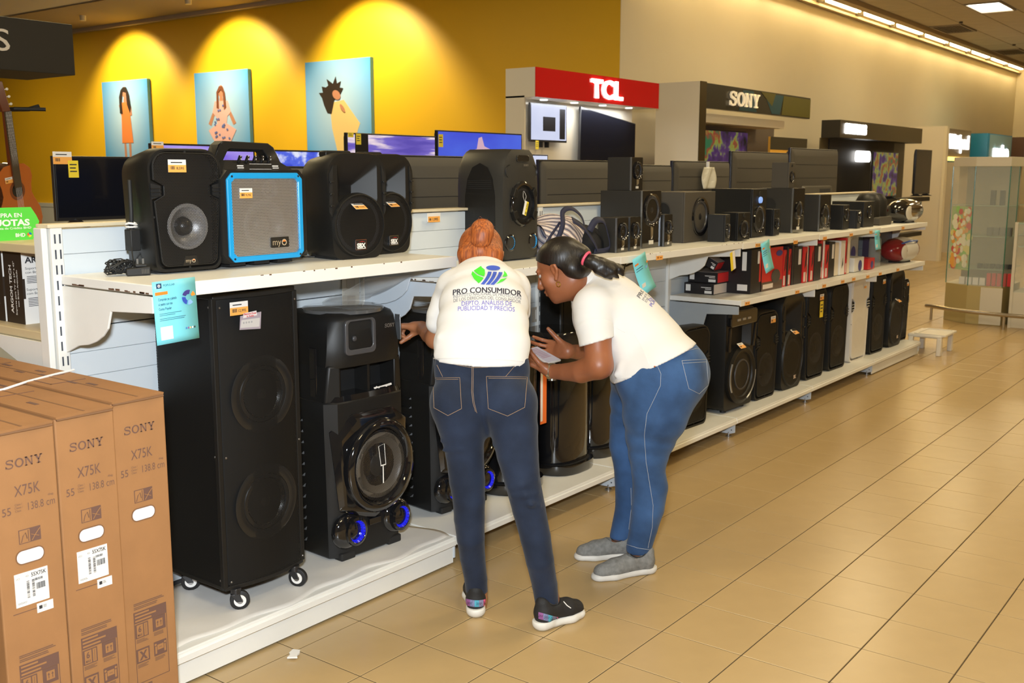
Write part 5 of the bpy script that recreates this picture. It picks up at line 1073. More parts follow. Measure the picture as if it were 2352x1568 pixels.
# striped bag
t = empty('duffel_bag', (.985, .93, zU), math.radians(-4), label='striped canvas bag with navy straps left on the upper shelf behind the dark-haired woman', cat='bag')
m_str = pm('stripe_cloth', (.74, .66, .58), .8); nt = m_str.node_tree; n = nt.nodes; l = nt.links
tcn = n.new('ShaderNodeTexCoord'); wv = n.new('ShaderNodeTexWave'); wv.inputs['Scale'].default_value = 14; wv.inputs['Distortion'].default_value = 1.5; wv.inputs['Detail'].default_value = 1; wv.inputs['Detail Scale'].default_value = 1.2; wv.bands_direction = 'DIAGONAL'
rp = n.new('ShaderNodeValToRGB'); rp.color_ramp.interpolation = 'CONSTANT'; e = rp.color_ramp.elements; e[0].color = (.82, .76, .70, 1); e[1].position = .30; e[1].color = (.5, .03, .05, 1)
for p, c in ((.42, (.82, .76, .70)), (.58, (.03, .035, .09)), (.74, (.70, .62, .55)), (.88, (.10, .10, .16))): q = e.new(p); q.color = (*c, 1)
l.new(tcn.outputs['Object'], wv.inputs['Vector']); l.new(wv.outputs['Fac'], rp.inputs[0]); l.new(rp.outputs[0], n['Principled BSDF'].inputs['Base Color'])
def bagshape(a0, a1, zt, k=1):
    return lambda u, v: ((a0+(a1-a0)*u), .12-.11*k*math.cos(PI*v)*(1-.15*math.cos(2*PI*u)), zt*math.sin(PI*v)**.55*(.62+.38*math.sin(PI*(.08+.84*u))**.6)*k+.012*math.sin(13*u+6*v)*math.sin(PI*v))
MB().grid(bagshape(-.21, .12, .20), 26, 16).build('bag_body', m_str, t, smooth=70)
m_nv = pm('strap_navy', (.018, .022, .055), .7, bump=.1, bscale=300)
MB().grid(bagshape(.02, .27, .135, 1.06), 16, 14).build('dark_end', pm('bag_black', (.010, .010, .012), .8), t, smooth=70)
def strap(pts, w_=.018):
    P = [Vector(p) for p in pts]; Q = []
    for i in range(len(P)-1):
        for k_ in range(6):
            u = k_/6; p0, p1, p2, p3 = P[max(i-1, 0)], P[i], P[i+1], P[min(i+2, len(P)-1)]
            Q.append(.5*((2*p1)+(p2-p0)*u+(2*p0-5*p1+4*p2-p3)*u*u+(3*p1-p0-3*p2+p3)*u**3))
    Q.append(P[-1]); b = MB(); V = []
    for i, q in enumerate(Q):
        d_ = (Q[min(i+1, len(Q)-1)]-Q[max(i-1, 0)]).normalized(); s_ = d_.cross(Vector((0, -1, .2))).normalized()*w_/2+Vector((0, -w_*.25, 0)); V += [tuple(q-s_), tuple(q+s_)]
    b.add(V, [(2*i, 2*i+1, 2*i+3, 2*i+2) for i in range(len(Q)-1)]); return b.build('strap', m_nv, t, smooth=70, solid=.003)
strap([(-.20, .0, .03), (-.14, -.01, .15), (-.10, .02, .22), (-.03, .02, .235), (.03, .0, .19), (.05, -.01, .11)], .022)
strap([(-.06, -.01, .18), (.02, -.02, .14), (.09, -.03, .07), (.13, -.03, .02)], .034)
strap([(.07, -.02, .12), (.12, -.02, .17), (.19, -.02, .165), (.23, -.02, .10), (.25, -.02, .03), (.2, -.02, .012), (.10, -.03, .012)], .030)
strap([(-.33, .0, .012), (-.27, .01, .04), (-.2, .02, .10), (-.12, .02, .17)], .010)
# shelf-edge labels, leaflets and hanging cord
def edge_tag(x, z, lb, y=.694, white=True):
    t = tag(MB().box(-.035, .035, -.0006, .0006, -.016, .016).build('price_tag', m_or, loc=(x, y, z), smooth=0), lb, 'price tag', 'price tags clipped along the shelf edges')
    if white: MB().box(-.035, .035, -.0012, .0002, .006, .018).build('white_strip', m_wt, t, smooth=0)
    k = MB(); k.box(-.024, -.010, -.0012, -.0006, -.008, .002); rowlines(k, .0, .024, -.002, 1, .005, .01, -.0008, 0); k.build('print', pm('tag_brown', (.35, .12, .02), .6), t, smooth=0)
t = tag(MB().box(-.045, .045, -.0008, .0008, -.02, .02).build('price_tag', m_wt, loc=(.17, 1.181, 1.425), smooth=0), 'orange price tag stuck on the back panel above the shelf step', 'price tag', 'price tags clipped along the shelf edges')
MB().box(-.04, .04, -.0014, -.0008, -.022, .004).build('orange_field', m_or, t, smooth=0); k = MB(); put_text(k, '1,995', .008, -.009, .011, .036, y=-.0018, bold=.02); barcode(k, -.035, -.018, -.014, -.004, -.0018, 5); k.build('print', m_ink, t, smooth=0)
for i, px in enumerate((1387, 1515, 1740)): edge_tag(onY(px, 585, .694)[0], 1.19, ['orange tag on the upper shelf edge behind the ponytail', 'orange tag on the upper shelf edge under the big subwoofer', 'orange tag hanging under the upper shelf by the lit-knob subwoofer'][i])
for i, px in enumerate((1828, 1895, 1955, 2000, 2073)): edge_tag(onY(px, 545, .694)[0], 1.178, '%s orange tag along the far part of the upper shelf edge, counted from its end' % ['fifth', 'fourth', 'third', 'second', 'first'][i])
for i, px in enumerate((1718, 1832, 1893, 1935, 1960, 1992, 2020, 2060)): edge_tag(onY(px, 660, .694)[0], .838-.006*(i > 4), '%s orange tag along the lower shelf edge, counted from the bracket end' % ['first', 'second', 'third', 'fourth', 'fifth', 'sixth', 'seventh', 'eighth'][i])
m_cy = pm('leaflet_cyan', (.20, .68, .80), .35)
def leaflet(x, z, w, h, lb, tilt=0, curl=0, detail=True, y=.675):
    t = empty('leaflet', (x, y, z), label=lb, cat='leaflet'); t.rotation_euler = (0, tilt, 0)
    fn = lambda u, v: (-w/2+w*u, -.0006-curl*(v**2)*.8, -h*v)
    MB().grid(fn, 2, 8).build('paper', m_cy, t, smooth=70, solid=.0008)
    def Y(q): return -curl*(min(max(-q/h, 0), 1)**2)*.8-.0025
    if detail:
        k = MB().box(-w*.42, -w*.30, Y(0)-.0004, Y(0), -h*.11, -h*.03).build('emblem', pm('emblem_navy', (.02, .06, .14), .5), t, smooth=0); MB().lathe([(.0045, 0), (.0018, -.0004)], 16, 'Y', (-w*.36, Y(0)-.0005, -h*.07)).build('emblem_ring', m_wt, k)
        k = MB(); put_text(k, 'POPULAR', -w*.26, -h*.07, .0062, .040, y=Y(0), bold=.01, align='L')
        for i, s in enumerate(('Cómpralo ya y págalo', 'al pasito con tus', 'Cuotas Popular')): put_text(k, s, -w*.40, -h*(.285+.075*i), .0075, (.064, .048, .044)[i], y=Y(0), bold=.02, align='L')
        rowlines(k, -w*.40, w*.12, -h*.51, 2, .0012, .005, Y(0)); rowlines(k, -w*.40, w*.28, -h*.59, 2, .0012, .005, Y(0)); k.build('lettering', pm('leaflet_ink', (.02, .08, .16), .5), t, smooth=0)
        MB().box(-w*.46, -w*.17, Y(0)-.0002, Y(0), -h*.215, -h*.165).build('orange_tab', pm('tab_orange', (.95, .25, .03), .5), t, smooth=0)
        MB().box(-w*.40, -w*.12, Y(0)-.0002, Y(0), -h*.93, -h*.72).build('blank_square', m_wt, t, smooth=0)
        for i in range(5): c_ = ((.05, .2, .5), (.3, .1, .3), (.9, .5, .2), (.8, .8, .8), (.03, .03, .03))[i]; MB().ell((w*(.20+.05*i), Y(0), -h*.80), (.0026, .0006, .0036), 8, 6).build('logo_dot', pm('dot%d' % i, c_, .5), t)
    else:
        MB().box(-w*.42, -w*.15, Y(-h*.2)-.0006, Y(-h*.2), -h*.22, -h*.17).build('orange_tab', pm('tab_orange', (.95, .25, .03), .5), t, smooth=0); k = MB(); [k.box(-w*.4, w*.1, Y(-h*.35)-.0006, Y(-h*.35), -h*(.30+.07*i)-.003, -h*(.30+.07*i)) for i in range(3)]; k.build('print', pm('leaflet_ink', (.02, .08, .16), .5), t, smooth=0); MB().box(-w*.38, -w*.1, Y(-h*.8)-.0006, Y(-h*.8), -h*.93, -h*.72).build('blank_square', m_wt, t, smooth=0)
    wy = Y(0) if detail else Y(-h*.4)
    for a0, n_, c_ in ((.2, 4, (.95, .28, .03)), (1.2, 9, (.05, .04, .22)), (3.0, 8, (.03, .08, .45)), (4.6, 5, (.25, .45, .95))):
        if not detail and n_ > 5: continue
        pts_ = [(w*.30+r_*math.cos(a0+i*.17), wy-.0004, -h*.31+r_*math.sin(a0+i*.17)) for r_, rng in ((.0095, range(n_+1)), (.0225, range(n_, -1, -1))) for i in rng]
        MB().add([(x if n_ != 4 else x+.003, y_, z_) for x, y_, z_ in pts_], [tuple(range(len(pts_)))]).build('wheel_segment', pm('seg%d' % n_, c_, .5), t, smooth=0)
t = leaflet(-1.5775, 1.310, .150, .190, 'light blue bank leaflet on the near end of the upper shelf above the tower speaker', math.radians(-2.0))
leaflet(onY(1467, 590, .675)[0], 1.213, .13, .19, 'light blue leaflet curling off the upper shelf beside the ponytail', math.radians(-16), .05, False)
leaflet(onY(1757, 560, .675)[0], 1.206, .125, .19, 'light blue leaflet hanging in front of the red headphone boxes', math.radians(-12), .03, False)
leaflet(onY(2015, 530, .675)[0], 1.185, .12, .15, 'light blue leaflet farthest along the upper shelf', 0, .02, False)
t = tag(MB().box(-.03, .03, -.001, .001, -.055, .055).build('sale_tag', m_yl, loc=(onY(1684, 580, .675)[0], .675, 1.115), rot=(0, math.radians(-14), 0), smooth=0), 'white and yellow tag hanging from the upper shelf above the stacked boxes', 'price tag'); MB().box(.0, .03, -.0015, -.001, -.055, .055).build('white_field', m_wt, t, smooth=0)
cb = MB().tube([(1.36, .9, 1.17), (1.40, .92, 1.13), (1.46, .93, 1.115), (1.52, .92, 1.13), (1.55, .9, 1.17)], .006, 6).tube([(1.44, .9, 1.17), (1.45, .93, 1.12), (1.46, .95, 1.05), (1.455, 1.0, .95), (1.42, 1.08, .85), (1.42, 1.12, .78)], .004, 6).build('dangling_cable', m_black, smooth=60)
cb.location = (.10, .06, 0); tag(cb, 'black cord looping under the upper shelf and hanging down the back panel', 'cord')
# outlets on the back panels and things wrapped there
t = tag(MB().box(-.05, .05, -.003, .0, -.075, .075).build('power_outlet', pm('outlet_cream', (.68, .64, .55), .4), loc=(onY(805, 670, 1.199)[0], 1.199, onY(805, 670, 1.199)[2]), bev=.001, seg=1), 'cream power outlet on the back panel above the big party speaker', 'outlet')
for z in (-.035, .035): MB().box(-.025, .025, -.005, -.003, z-.02, z+.02).build('socket', pm('outlet_beige', (.55, .50, .42), .4), t, bev=.003)
p = onY(1234, 721, 1.199); t = tag(MB().box(-.05, .05, -.003, 0, -.04, .04).build('power_outlet', pm('outlet_beige'), loc=tuple(p), bev=.002), 'small light outlet plate on the panel between the two women', 'outlet'); MB().box(-.02, .02, -.006, -.003, -.025, .025).build('socket', m_wt, t, smooth=0)
cb = MB().tube([(-.75, 1.17, 1.27), (-.745, 1.165, 1.18), (-.76, 1.15, 1.08), (-.75, 1.13, 1.06)], .004, 6).build('dangling_cable', m_black, smooth=60); tag(cb, 'black cord hanging behind the wheeled tower from the upper shelf', 'cord')
b = MB().grid(lambda u, v: (-.56+.42*u, 1.16-.26*v+.02*math.sin(9*u), 1.215-.045*math.sin(PI*v)*(1+.5*math.sin(5*u))-.12*(1-v)**3), 18, 12).build('plastic_film', pm('film_clear', (.85, .85, .82), .12, alpha=.22, bump=.4, bscale=20), solid=.0006, smooth=70); tag(b, 'clear plastic film stretched under the upper shelf over the big party speaker', 'film')
# ================================================================ lower shelf, right part
zL = .8575
m_cr = pm('carton_red', (.62, .02, .02), .4); m_cb_ = pm('carton_ink', (.012, .010, .012), .4)
def mic_box(loc, r, w, d, h, lb, red, group=None):
    t = empty('microphone_box', loc, r, label=lb, cat='box'); MB().box(-w/2, w/2, 0, d, 0, h).build('carton', m_cb_, t, bev=.0015, seg=1, smooth=0)
    MB().box(-w/2+.004, w/2-.004, -.0012, 0, .004, h-.004).build('front_face', m_cr if red else pm('face_cream', (.72, .62, .55), .5), t, smooth=0)
    MB().box(-w/2, w/2, .0, d, h-.0005, h+.001).build('top_face', pm('face_pale', (.35, .30, .28), .4) if red else m_cb_, t, smooth=0)
    k = MB()
    for a, b_, c_, e_ in ((d*.78, d*.94, .25, .85), (d*.06, d*.30, .10, .35)): k.box(-w/2-.0012, -w/2, a, b_, h*c_, h*e_)
    k.box(-w/2-.0012, -w/2, d*.08, d*.42, h*.62, h*.68); k.box(-w/2-.0012, -w/2, d*.08, d*.28, h*.48, h*.54); k.build('side_print', m_wt, t, smooth=0)
    return t
mic_box((2.81, .965, zL), 0, .42, .21, .069, 'black box with cream end, lower of the two lying microphone boxes', False)
mic_box((2.83, .955, zL+.072), 0, .40, .21, .069, 'black box with red end lying on the cream-ended one', True)
t = mic_box((2.80, 1.03, zL+.146), math.radians(0), .38, .10, .06, 'red and black box leaning open behind the lying pair', True); t.rotation_euler = (math.radians(28), 0, math.radians(8)); t.location = (2.84, 1.02, zL+.150)
def upright(x, w, h, lb, face, side, name='boxed_headset', group=None, y=.80, d=.22):
    t = empty(name, (x, y, zL-.004*(x > 4.98)), label=lb, cat='box', group=group)
    MB().box(0, w, 0, d, 0, h).build('carton', side, t, bev=.0015, seg=1, smooth=0); MB().box(.002, w-.002, -.001, 0, .002, h-.002).build('front_face', face, t, smooth=0); return t
t = upright(2.785, .155, .285, 'black upright box with white print, first of the standing row', m_cb_, m_cb_); k = MB().box(.10, .13, -.002, -.001, .19, .27).box(-.0015, 0, .03, .06, .15, .27).box(-.0015, 0, .02, .09, .02, .06); tag(k.build('print', m_wt, t, smooth=0), kind='stuff'); MB().box(.128, .154, -.002, -.001, .07, .26).build('red_panel', m_cr, t, smooth=0)
t = upright(2.955, .335, .283, 'tall red headphone box with a dark picture, behind the hanging leaflet', m_cr, m_cb_); MB().box(.0, .335, -.002, -.001, .0, .06).build('bottom_band', pm('band_brown', (.10, .06, .04), .4), t, smooth=0); MB().box(.02, .18, -.003, -.002, .015, .045).build('brand_label', pm('face_cream'), t, smooth=0); MB().prism(blob(.22, .09, .07, .045, 14), -.006, -.002).build('headset_picture', m_tvb, t); MB().prism(blob(.27, .24, .05, .02, 12), -.004, -.002).build('blue_spot', pm('print_navy', (.05, .05, .25), .4), t, smooth=0)
k = MB().box(-.0015, 0, .04, .06, .12, .27).box(-.0015, 0, .09, .13, .15, .27).box(-.0015, 0, .05, .13, .02, .07); k.build('print', m_wt, t, smooth=0)
random.seed(21); x = 3.33
spec = [('r', .05), ('k', .03), ('r', .05), ('k', .035), ('K', .15), ('r', .07), ('w', .03), ('k', .03), ('r', .06), ('K', .14), ('r', .045), ('w', .03), ('r', .07), ('K', .13), ('W', .10), ('w', .10), ('r', .04), ('W', .07)]
names_ = {} and {'r': 'slim red box with black headset picture in the standing row', 'k': 'slim black box in the standing row of headset boxes', 'K': 'wide black box with a white label in the standing row', 'w': 'slim white box in the standing row of headset boxes', 'W': 'wide cream box near the end of the standing row'}
ordn = iter(['slim red box directly right of the tall red headphone box', 'slim black box, first slim black one after the tall red box', 'second slim red box from the left in the standing row', 'slim black box just left of the first wide black box', 'wide black box with a white label, leftmost of the three wide black ones', 'slim red box just right of the leftmost wide black box', 'slim white box between the first two wide black boxes', 'slim black box between the first two wide black boxes', 'slim red box just left of the middle wide black box', 'middle one of the three wide black boxes with white labels', 'slim red box just right of the middle wide black box', 'slim white box between the last two wide black boxes', 'slim red box just left of the rightmost wide black box', 'rightmost of the three wide black boxes with white labels', 'wide cream box just right of the rightmost wide black box', 'white box with a black picture between two cream boxes', 'slim red box squeezed beside the last cream box', 'last cream box at the right end of the standing row'])
for q, w_ in spec:
    f = {'r': m_cr, 'k': m_cb_, 'K': m_cb_, 'w': m_wt, 'W': pm('face_cream2', (.80, .72, .58), .5)}[q]
    h_ = random.uniform(.245, .285) if q != 'K' else .262
    t = upright(x, w_*.96, h_, next(ordn), f, f, 'headset_box', 'headset boxes standing in a row on the lower shelf', y=.80+random.uniform(0, .015), d=.20)
    if q == 'K': MB().box(w_*.50, w_*.80, -.002, -.001, h_*.52, h_*.93).build('white_label', m_wt, t, smooth=0)
    if q == 'r': MB().prism([(w_*.3, h_*.4), (w_*.7, h_*.5), (w_*.8, h_*.9), (w_*.5, h_*.8)], -.002, -.001).build('headset_picture', m_cb_, t, smooth=0); MB().box(w_*.1, w_*.6, -.0022, -.001, h_*.04, h_*.3).build('white_label', pm('face_cream'), t, smooth=0)
    if q == 'w': MB().prism([(w_*.3, h_*.2), (w_*.6, h_*.3), (w_*.5, h_*.5)], -.002, -.001).build('headset_picture', m_cb_, t, smooth=0)
    x += w_+.003
for i, (xx, w_, h_, c_, lb) in enumerate(((4.70, .22, .11, m_wt, 'white round-cornered box low on the lower shelf near the far end'), (5.02, .16, .09, m_cr, 'small red box beside the low white one'), (4.78, .20, .27, pm('face_navy', (.03, .08, .30), .4), 'blue box standing behind the low white box'), (5.05, .3, .28, pm('face_silver', (.40, .42, .42), .3), 'silver and grey box behind the small red one'))):
    t = upright(xx, w_, h_, lb, c_, c_, 'gadget_box', y=.80 if h_ < .2 else 1.0, d=.14); MB().lathe([(w_*.2, 0), (.001, -.002)], 16, 'Y', (w_*.6, -.002, h_*.4)).build('picture_spot', pm('print_navy'), t)
t = tag(MB().lathe([(.001, 0), (.05, 0), (.05, .22), (.045, .23), (.001, .23)], 20).build('clear_tube', m_glass, loc=(5.42, .88, .8535)), 'clear plastic tube holder standing before the oval speaker', 'holder')
t = upright(5.9, .4, .32, 'purple-black box standing at the far end of the lower shelf', pm('face_purple', (.06, .045, .09), .4), pm('face_purple'), 'gadget_box', y=1.0, d=.15)
tag(MB().ell((0, 0, .022), (.05, .04, .022), 16, 8).build('spray_cap', pm('cap_teal', (.25, .45, .45), .4), loc=(13.9, 3.42, 1.221)), 'small teal object on the black booth shelf', 'ornament')
# paper scrap on the floor
tag(MB().prism([(-.03, 0), (-.012, .006), (.004, -.002), (.03, .004), (.026, .03), (.004, .034), (-.01, .028), (-.026, .034)], 0, .006).build('paper_scrap', m_wt, loc=(-1.243*1.629+0, 0, 0), rot=(PI/2, 0, .6)), 'scrap of white paper lying on the floor tiles', 'paper')
bpy.data.objects['paper_scrap'].location = (float(onz(665, 1507, 0)[0]), float(onz(665, 1507, 0)[1]), .0065)
# ================================================================ brown television cartons in the corner
m_kr = pm('cardboard', (.34, .165, .062), .75, var=.06, vscale=9, bump=.05, bscale=120); m_kd = pm('cardboard_edge', (.20, .10, .045), .8); m_ki = pm('print_brown', (.145, .075, .055), .7)
m_slv = pm('foam_pale', (.72, .72, .78), .5)
def tv_carton(x1, y0, w, z0, H, label, full=True, lab=True, r=0):
    """x1 right side, y0 front; narrow face to -y"""
    t = empty('television_carton', (x1-w/2, y0, z0), r, label=label, cat='carton', group='brown television cartons'); L = 1.36
    MB().box(-w/2, w/2, 0, L, 0, H).build('box', m_kr, t, bev=.004, smooth=0)
    MB().loft([[(-w/2-.002, -.012, H), (w/2-.004, -.004, H), (w/2-.004, L, H), (-w/2-.002, L, H)], [(-w/2-.002, -.014, H+.006), (w/2-.004, -.006, H+.006), (w/2-.004, L, H+.006), (-w/2-.002, L, H+.006)]]).build('top_flap', m_kr, t, smooth=0)
    MB().box(-w/2+.002, w/2-.008, -.0105, -.004, H-.005, H+.0).build('flap_edge', m_kd, t, smooth=0)
    MB().box(-.003, .003, .0, L, H+.0055, H+.0068).build('flap_seam', m_kd, t, smooth=0)
    k = MB()
    for yy in (.35, .8): k.box(-w*.36, w*.30, yy, yy+.003, H+.0062, H+.0072); k.box(-w*.36, w*.30, yy+.12, yy+.123, H+.0062, H+.0072); k.box(-w*.36, -w*.34, yy, yy+.12, H+.0062, H+.0072)
    for _ in range(12): a = random.uniform(-w*.3, w*.2); q = random.uniform(.1, 1.2); k.box(a, a+.012, q, q+.05, H+.0062, H+.0070)
    tag(k.build('top_print', m_ki, t, smooth=0), kind='stuff')
    if not full: return t
    F = -.001
    b = MB(); serif_sony(b, .0, H-.092, .112, .025, F); b.build('brand_lettering', m_ki, t, smooth=0)
    b = MB(); put_text(b, 'X75K', .003, H-.170, .030, .077, y=F); put_text(b, '55', -.062, H-.222, .022, .026, y=F); put_text(b, '138.8 cm', .043, H-.220, .022, .082, y=F, bold=-.005)
    put_text(b, 'Class /', -.026, H-.208, .006, .022, y=F); put_text(b, 'Classe /', -.026, H-.217, .006, .024, y=F); put_text(b, 'Clase', -.028, H-.226, .006, .018, y=F); put_text(b, 'diag.', .073, H-.200, .006, .018, y=F); b.build('model_lettering', m_ki, t, smooth=0)
    i1 = MB().box(-.032, .034, F, -.0002, H-.322, H-.282).build('handling_icon', m_ki, t, smooth=0)
    k = MB(); k.box(-.030, .001, F-.0004, F, H-.320, H-.284); k.build('icon_panel', m_kr, i1, smooth=0)
    k = MB(); k.tube([(-.026, F-.0006, H-.318), (-.020, F-.0006, H-.300), (-.012, F-.0006, H-.292), (-.008, F-.0006, H-.310)], .0012, 4).tube([(-.004, F-.0006, H-.286), (-.004, F-.0006, H-.318)], .0012, 4); k.build('icon_lines', m_ki, i1, smooth=0)
    k = MB(); k.tube([(.006, F-.0006, H-.318), (.02, F-.0006, H-.300), (.032, F-.0006, H-.288)], .0012, 4).tube([(.004, F-.0006, H-.300), (.028, F-.0006, H-.310)], .0012, 4); k.build('icon_lines', m_kr, i1, smooth=0)
    hh = MB().prism(rrect(-.043, .038, H-.378, H-.342, .017, 6), F-.0006, -.0002).build('hand_hole', m_slv, t, smooth=0); MB().ringplate(rrect(-.046, .041, H-.381, H-.339, .019, 6), rrect(-.043, .038, H-.378, H-.342, .017, 6), F-.0008, -.0002).build('hole_rim', m_kd, hh, smooth=0)
    if lab:
        s = MB().box(-.055, .046, F-.0006, -.0002, H-.500, H-.404).build('shipping_label', m_wt, t, smooth=0)
        k = MB(); put_text(k, '55X75K', .018, H-.416, .011, .046, y=F-.001, bold=.02); put_text(k, 'KD-', -.016, H-.416, .005, .010, y=F-.001); put_text(k, 'UC2', -.045, H-.418, .005, .012, y=F-.001); barcode(k, .005, .030, H-.436, H-.429, F-.001, 16); barcode(k, .008, .036, H-.462, H-.444, F-.001, 16)
        for xx in (-.020, -.004):
            for i in range(18): k.box(xx, xx+.008, F-.001, F-.0006, H-.480+i*.0028, H-.480+i*.0028+random.choice((.0008, .0016, .002)))
        rowlines(k, -.05, -.02, H-.488, 2, .0008, .003, F-.0008); tag(k.build('label_print', m_ink, s, smooth=0), kind='stuff')
        s2_ = MB().box(.006, .056, F-.0006, -.0002, H-.533, H-.506).build('small_label', m_wt, t, smooth=0); k = MB(); k.box(.012, .022, F-.001, F-.0006, H-.523, H-.513); rowlines(k, .025, .036, H-.514, 3, .001, .003, F-.0008); k.build('label_print', m_ink, s2_, smooth=0)
        MB().box(-.065, .02, F, -.0002, H-.518, H-.5165).build('cut_line', m_ki, t, smooth=0)
    # handling panel
    k = MB(); rowlines(k, -.058, .055, H-.640, 2, .0022, .005, F+.0002, .1); rowlines(k, -.058, .035, H-.652, 2, .0022, .005, F+.0002, .1); tag(k.build('fine_print', m_ki, t, smooth=0), kind='stuff')
    pz = H-.668
    pn = MB().ringplate([(.062, pz), (-.060, pz), (-.060, pz-.235), (.062, pz-.235)], [(.0605, pz-.036), (-.0585, pz-.036), (-.0585, pz-.2335), (.0605, pz-.2335)], F, -.0002).build('handling_panel', m_ki, t, smooth=0)
    k = MB(); [k.box(-.056, -.056+w_, F-.0005, F, pz-.009-i*.011, pz-.004-i*.011) for i, w_ in enumerate((.052, .078, .060))]; k.build('panel_lines', m_kr, pn, smooth=0)
    for cx, cz, q in ((-.033, pz-.063, '6'), (.032, pz-.060, 'u'), (-.033, pz-.145, 'X'), (.032, pz-.143, 'm')):
        ic = MB().box(cx-.024, cx+.024, F, -.0002, cz-.023, cz+.023).build('pictogram', m_ki, pn, smooth=0)
        k = MB()
        if q == '6': k.box(cx-.019, cx+.004, F-.0004, F, cz-.020, cz+.020); k.box(cx+.008, cx+.020, F-.0004, F, cz-.020, cz+.020)
        elif q == 'u': k.box(cx-.013, cx+.013, F-.0004, F, cz-.013, cz+.013)
        elif q == 'X': k.box(cx-.019, cx+.019, F-.0004, F, cz-.018, cz+.018)
        else: k.box(cx-.012, cx+.012, F-.0004, F, cz-.005, cz+.012); k.ell((cx-.018, F-.0003, cz+.014), (.004, .0004, .004), 8, 6).ell((cx+.018, F-.0003, cz+.014), (.004, .0004, .004), 8, 6).box(cx-.020, cx-.014, F-.0004, F, cz-.016, cz+.008).box(cx+.014, cx+.020, F-.0004, F, cz-.016, cz+.008)
        k.build('icon_panel', m_kr, ic, smooth=0)
        k = MB()
        if q == '6': put_text(k, '6', cx-.008, cz+.006, .018, .011, y=F-.0008, bold=.03); put_text(k, 'MAX', cx-.008, cz-.013, .007, .017, y=F-.0008, bold=.03); k.box(cx+.0135, cx+.0145, F-.0008, F-.0004, cz-.017, cz+.017)
        elif q == 'u':
            for s in (-.006, .006): k.box(cx+s-.001, cx+s+.001, F-.0008, F-.0004, cz-.008, cz+.003); k.add([(cx+s-.004, F-.0006, cz+.002), (cx+s+.004, F-.0006, cz+.002), (cx+s, F-.0006, cz+.009)], [(0, 1, 2)])
        elif q == 'X': put_text(k, 'X', cx, cz, .026, .030, y=F-.0008, bold=.05)
        else: put_text(k, '=', cx, cz+.003, .006, .012, y=F-.0008)
        k.build('icon_lines', m_ki, ic, smooth=0)
        k = MB(); rowlines(k, cx-.022, cx+.022, cz-.028, 3, .0016, .0042, F+.0002, .35); tag(k.build('fine_print', m_ki, pn, smooth=0), kind='stuff')
    fr_ = MB().prism([(-.058, pz-.252), (-.046, pz-.240), (-.046, pz-.243), (-.006, pz-.243), (-.006, pz-.261), (-.046, pz-.261), (-.046, pz-.264)], F, -.0002).build('front_arrow', m_ki, t, smooth=0)
    k = MB(); put_text(k, 'FRONT', -.026, pz-.252, .011, .034, y=F-.0006, bold=.03); k.build('lettering', m_kr, fr_, smooth=0)
    return t
# (three in front on a low pallet, a fourth beside them)
pl = empty('pallet', (-2.08, .56, 0), label='low wooden pallet under the brown television cartons', cat='pallet')
for i in range(5): MB().box(-.38, .36, .02+i*.3, .13+i*.3, .085, .103).build('board', m_sl, pl, bev=.003, seg=1, smooth=0)
for x in (-.36, -.02, .27): MB().box(x, x+.08, .02, 1.33, 0, .085).build('runner', m_sl, pl, bev=.003, seg=1, smooth=0)
for x1, y0, w, z0, H, lb, lab in ((-1.712, .555, .170, .104, .895, 'brown television carton nearest the wheeled tower, without a white label', False), (-1.886, .535, .170, .104, .888, 'brown television carton in the middle with white labels below its hand hole', True), (-2.064, .525, .170, .104, .882, 'brown television carton at the left edge with white labels', True)):
    n0 = set(bpy.data.objects); t = tv_carton(x1, y0, w, z0, H, lb, lab=lab)
    for o in t.children:
        if o.name.split('.')[0] not in ('box', 'top_flap', 'flap_edge', 'flap_seam', 'top_print'): o.scale = (.88, 1, .93); o.location = (0, 0, H*.07)
st = MB().tube([(-2.3, .98, 1.0), (-2.06, .99, .9985), (-1.97, .97, 1.0), (-1.88, 1.0, 1.006), (-1.78, 1.03, 1.008), (-1.70, 1.05, 1.009)], .004, 6).build('packing_twine', m_wt, smooth=60); tag(st, 'white twine tied across the tops of the brown cartons', 'twine')
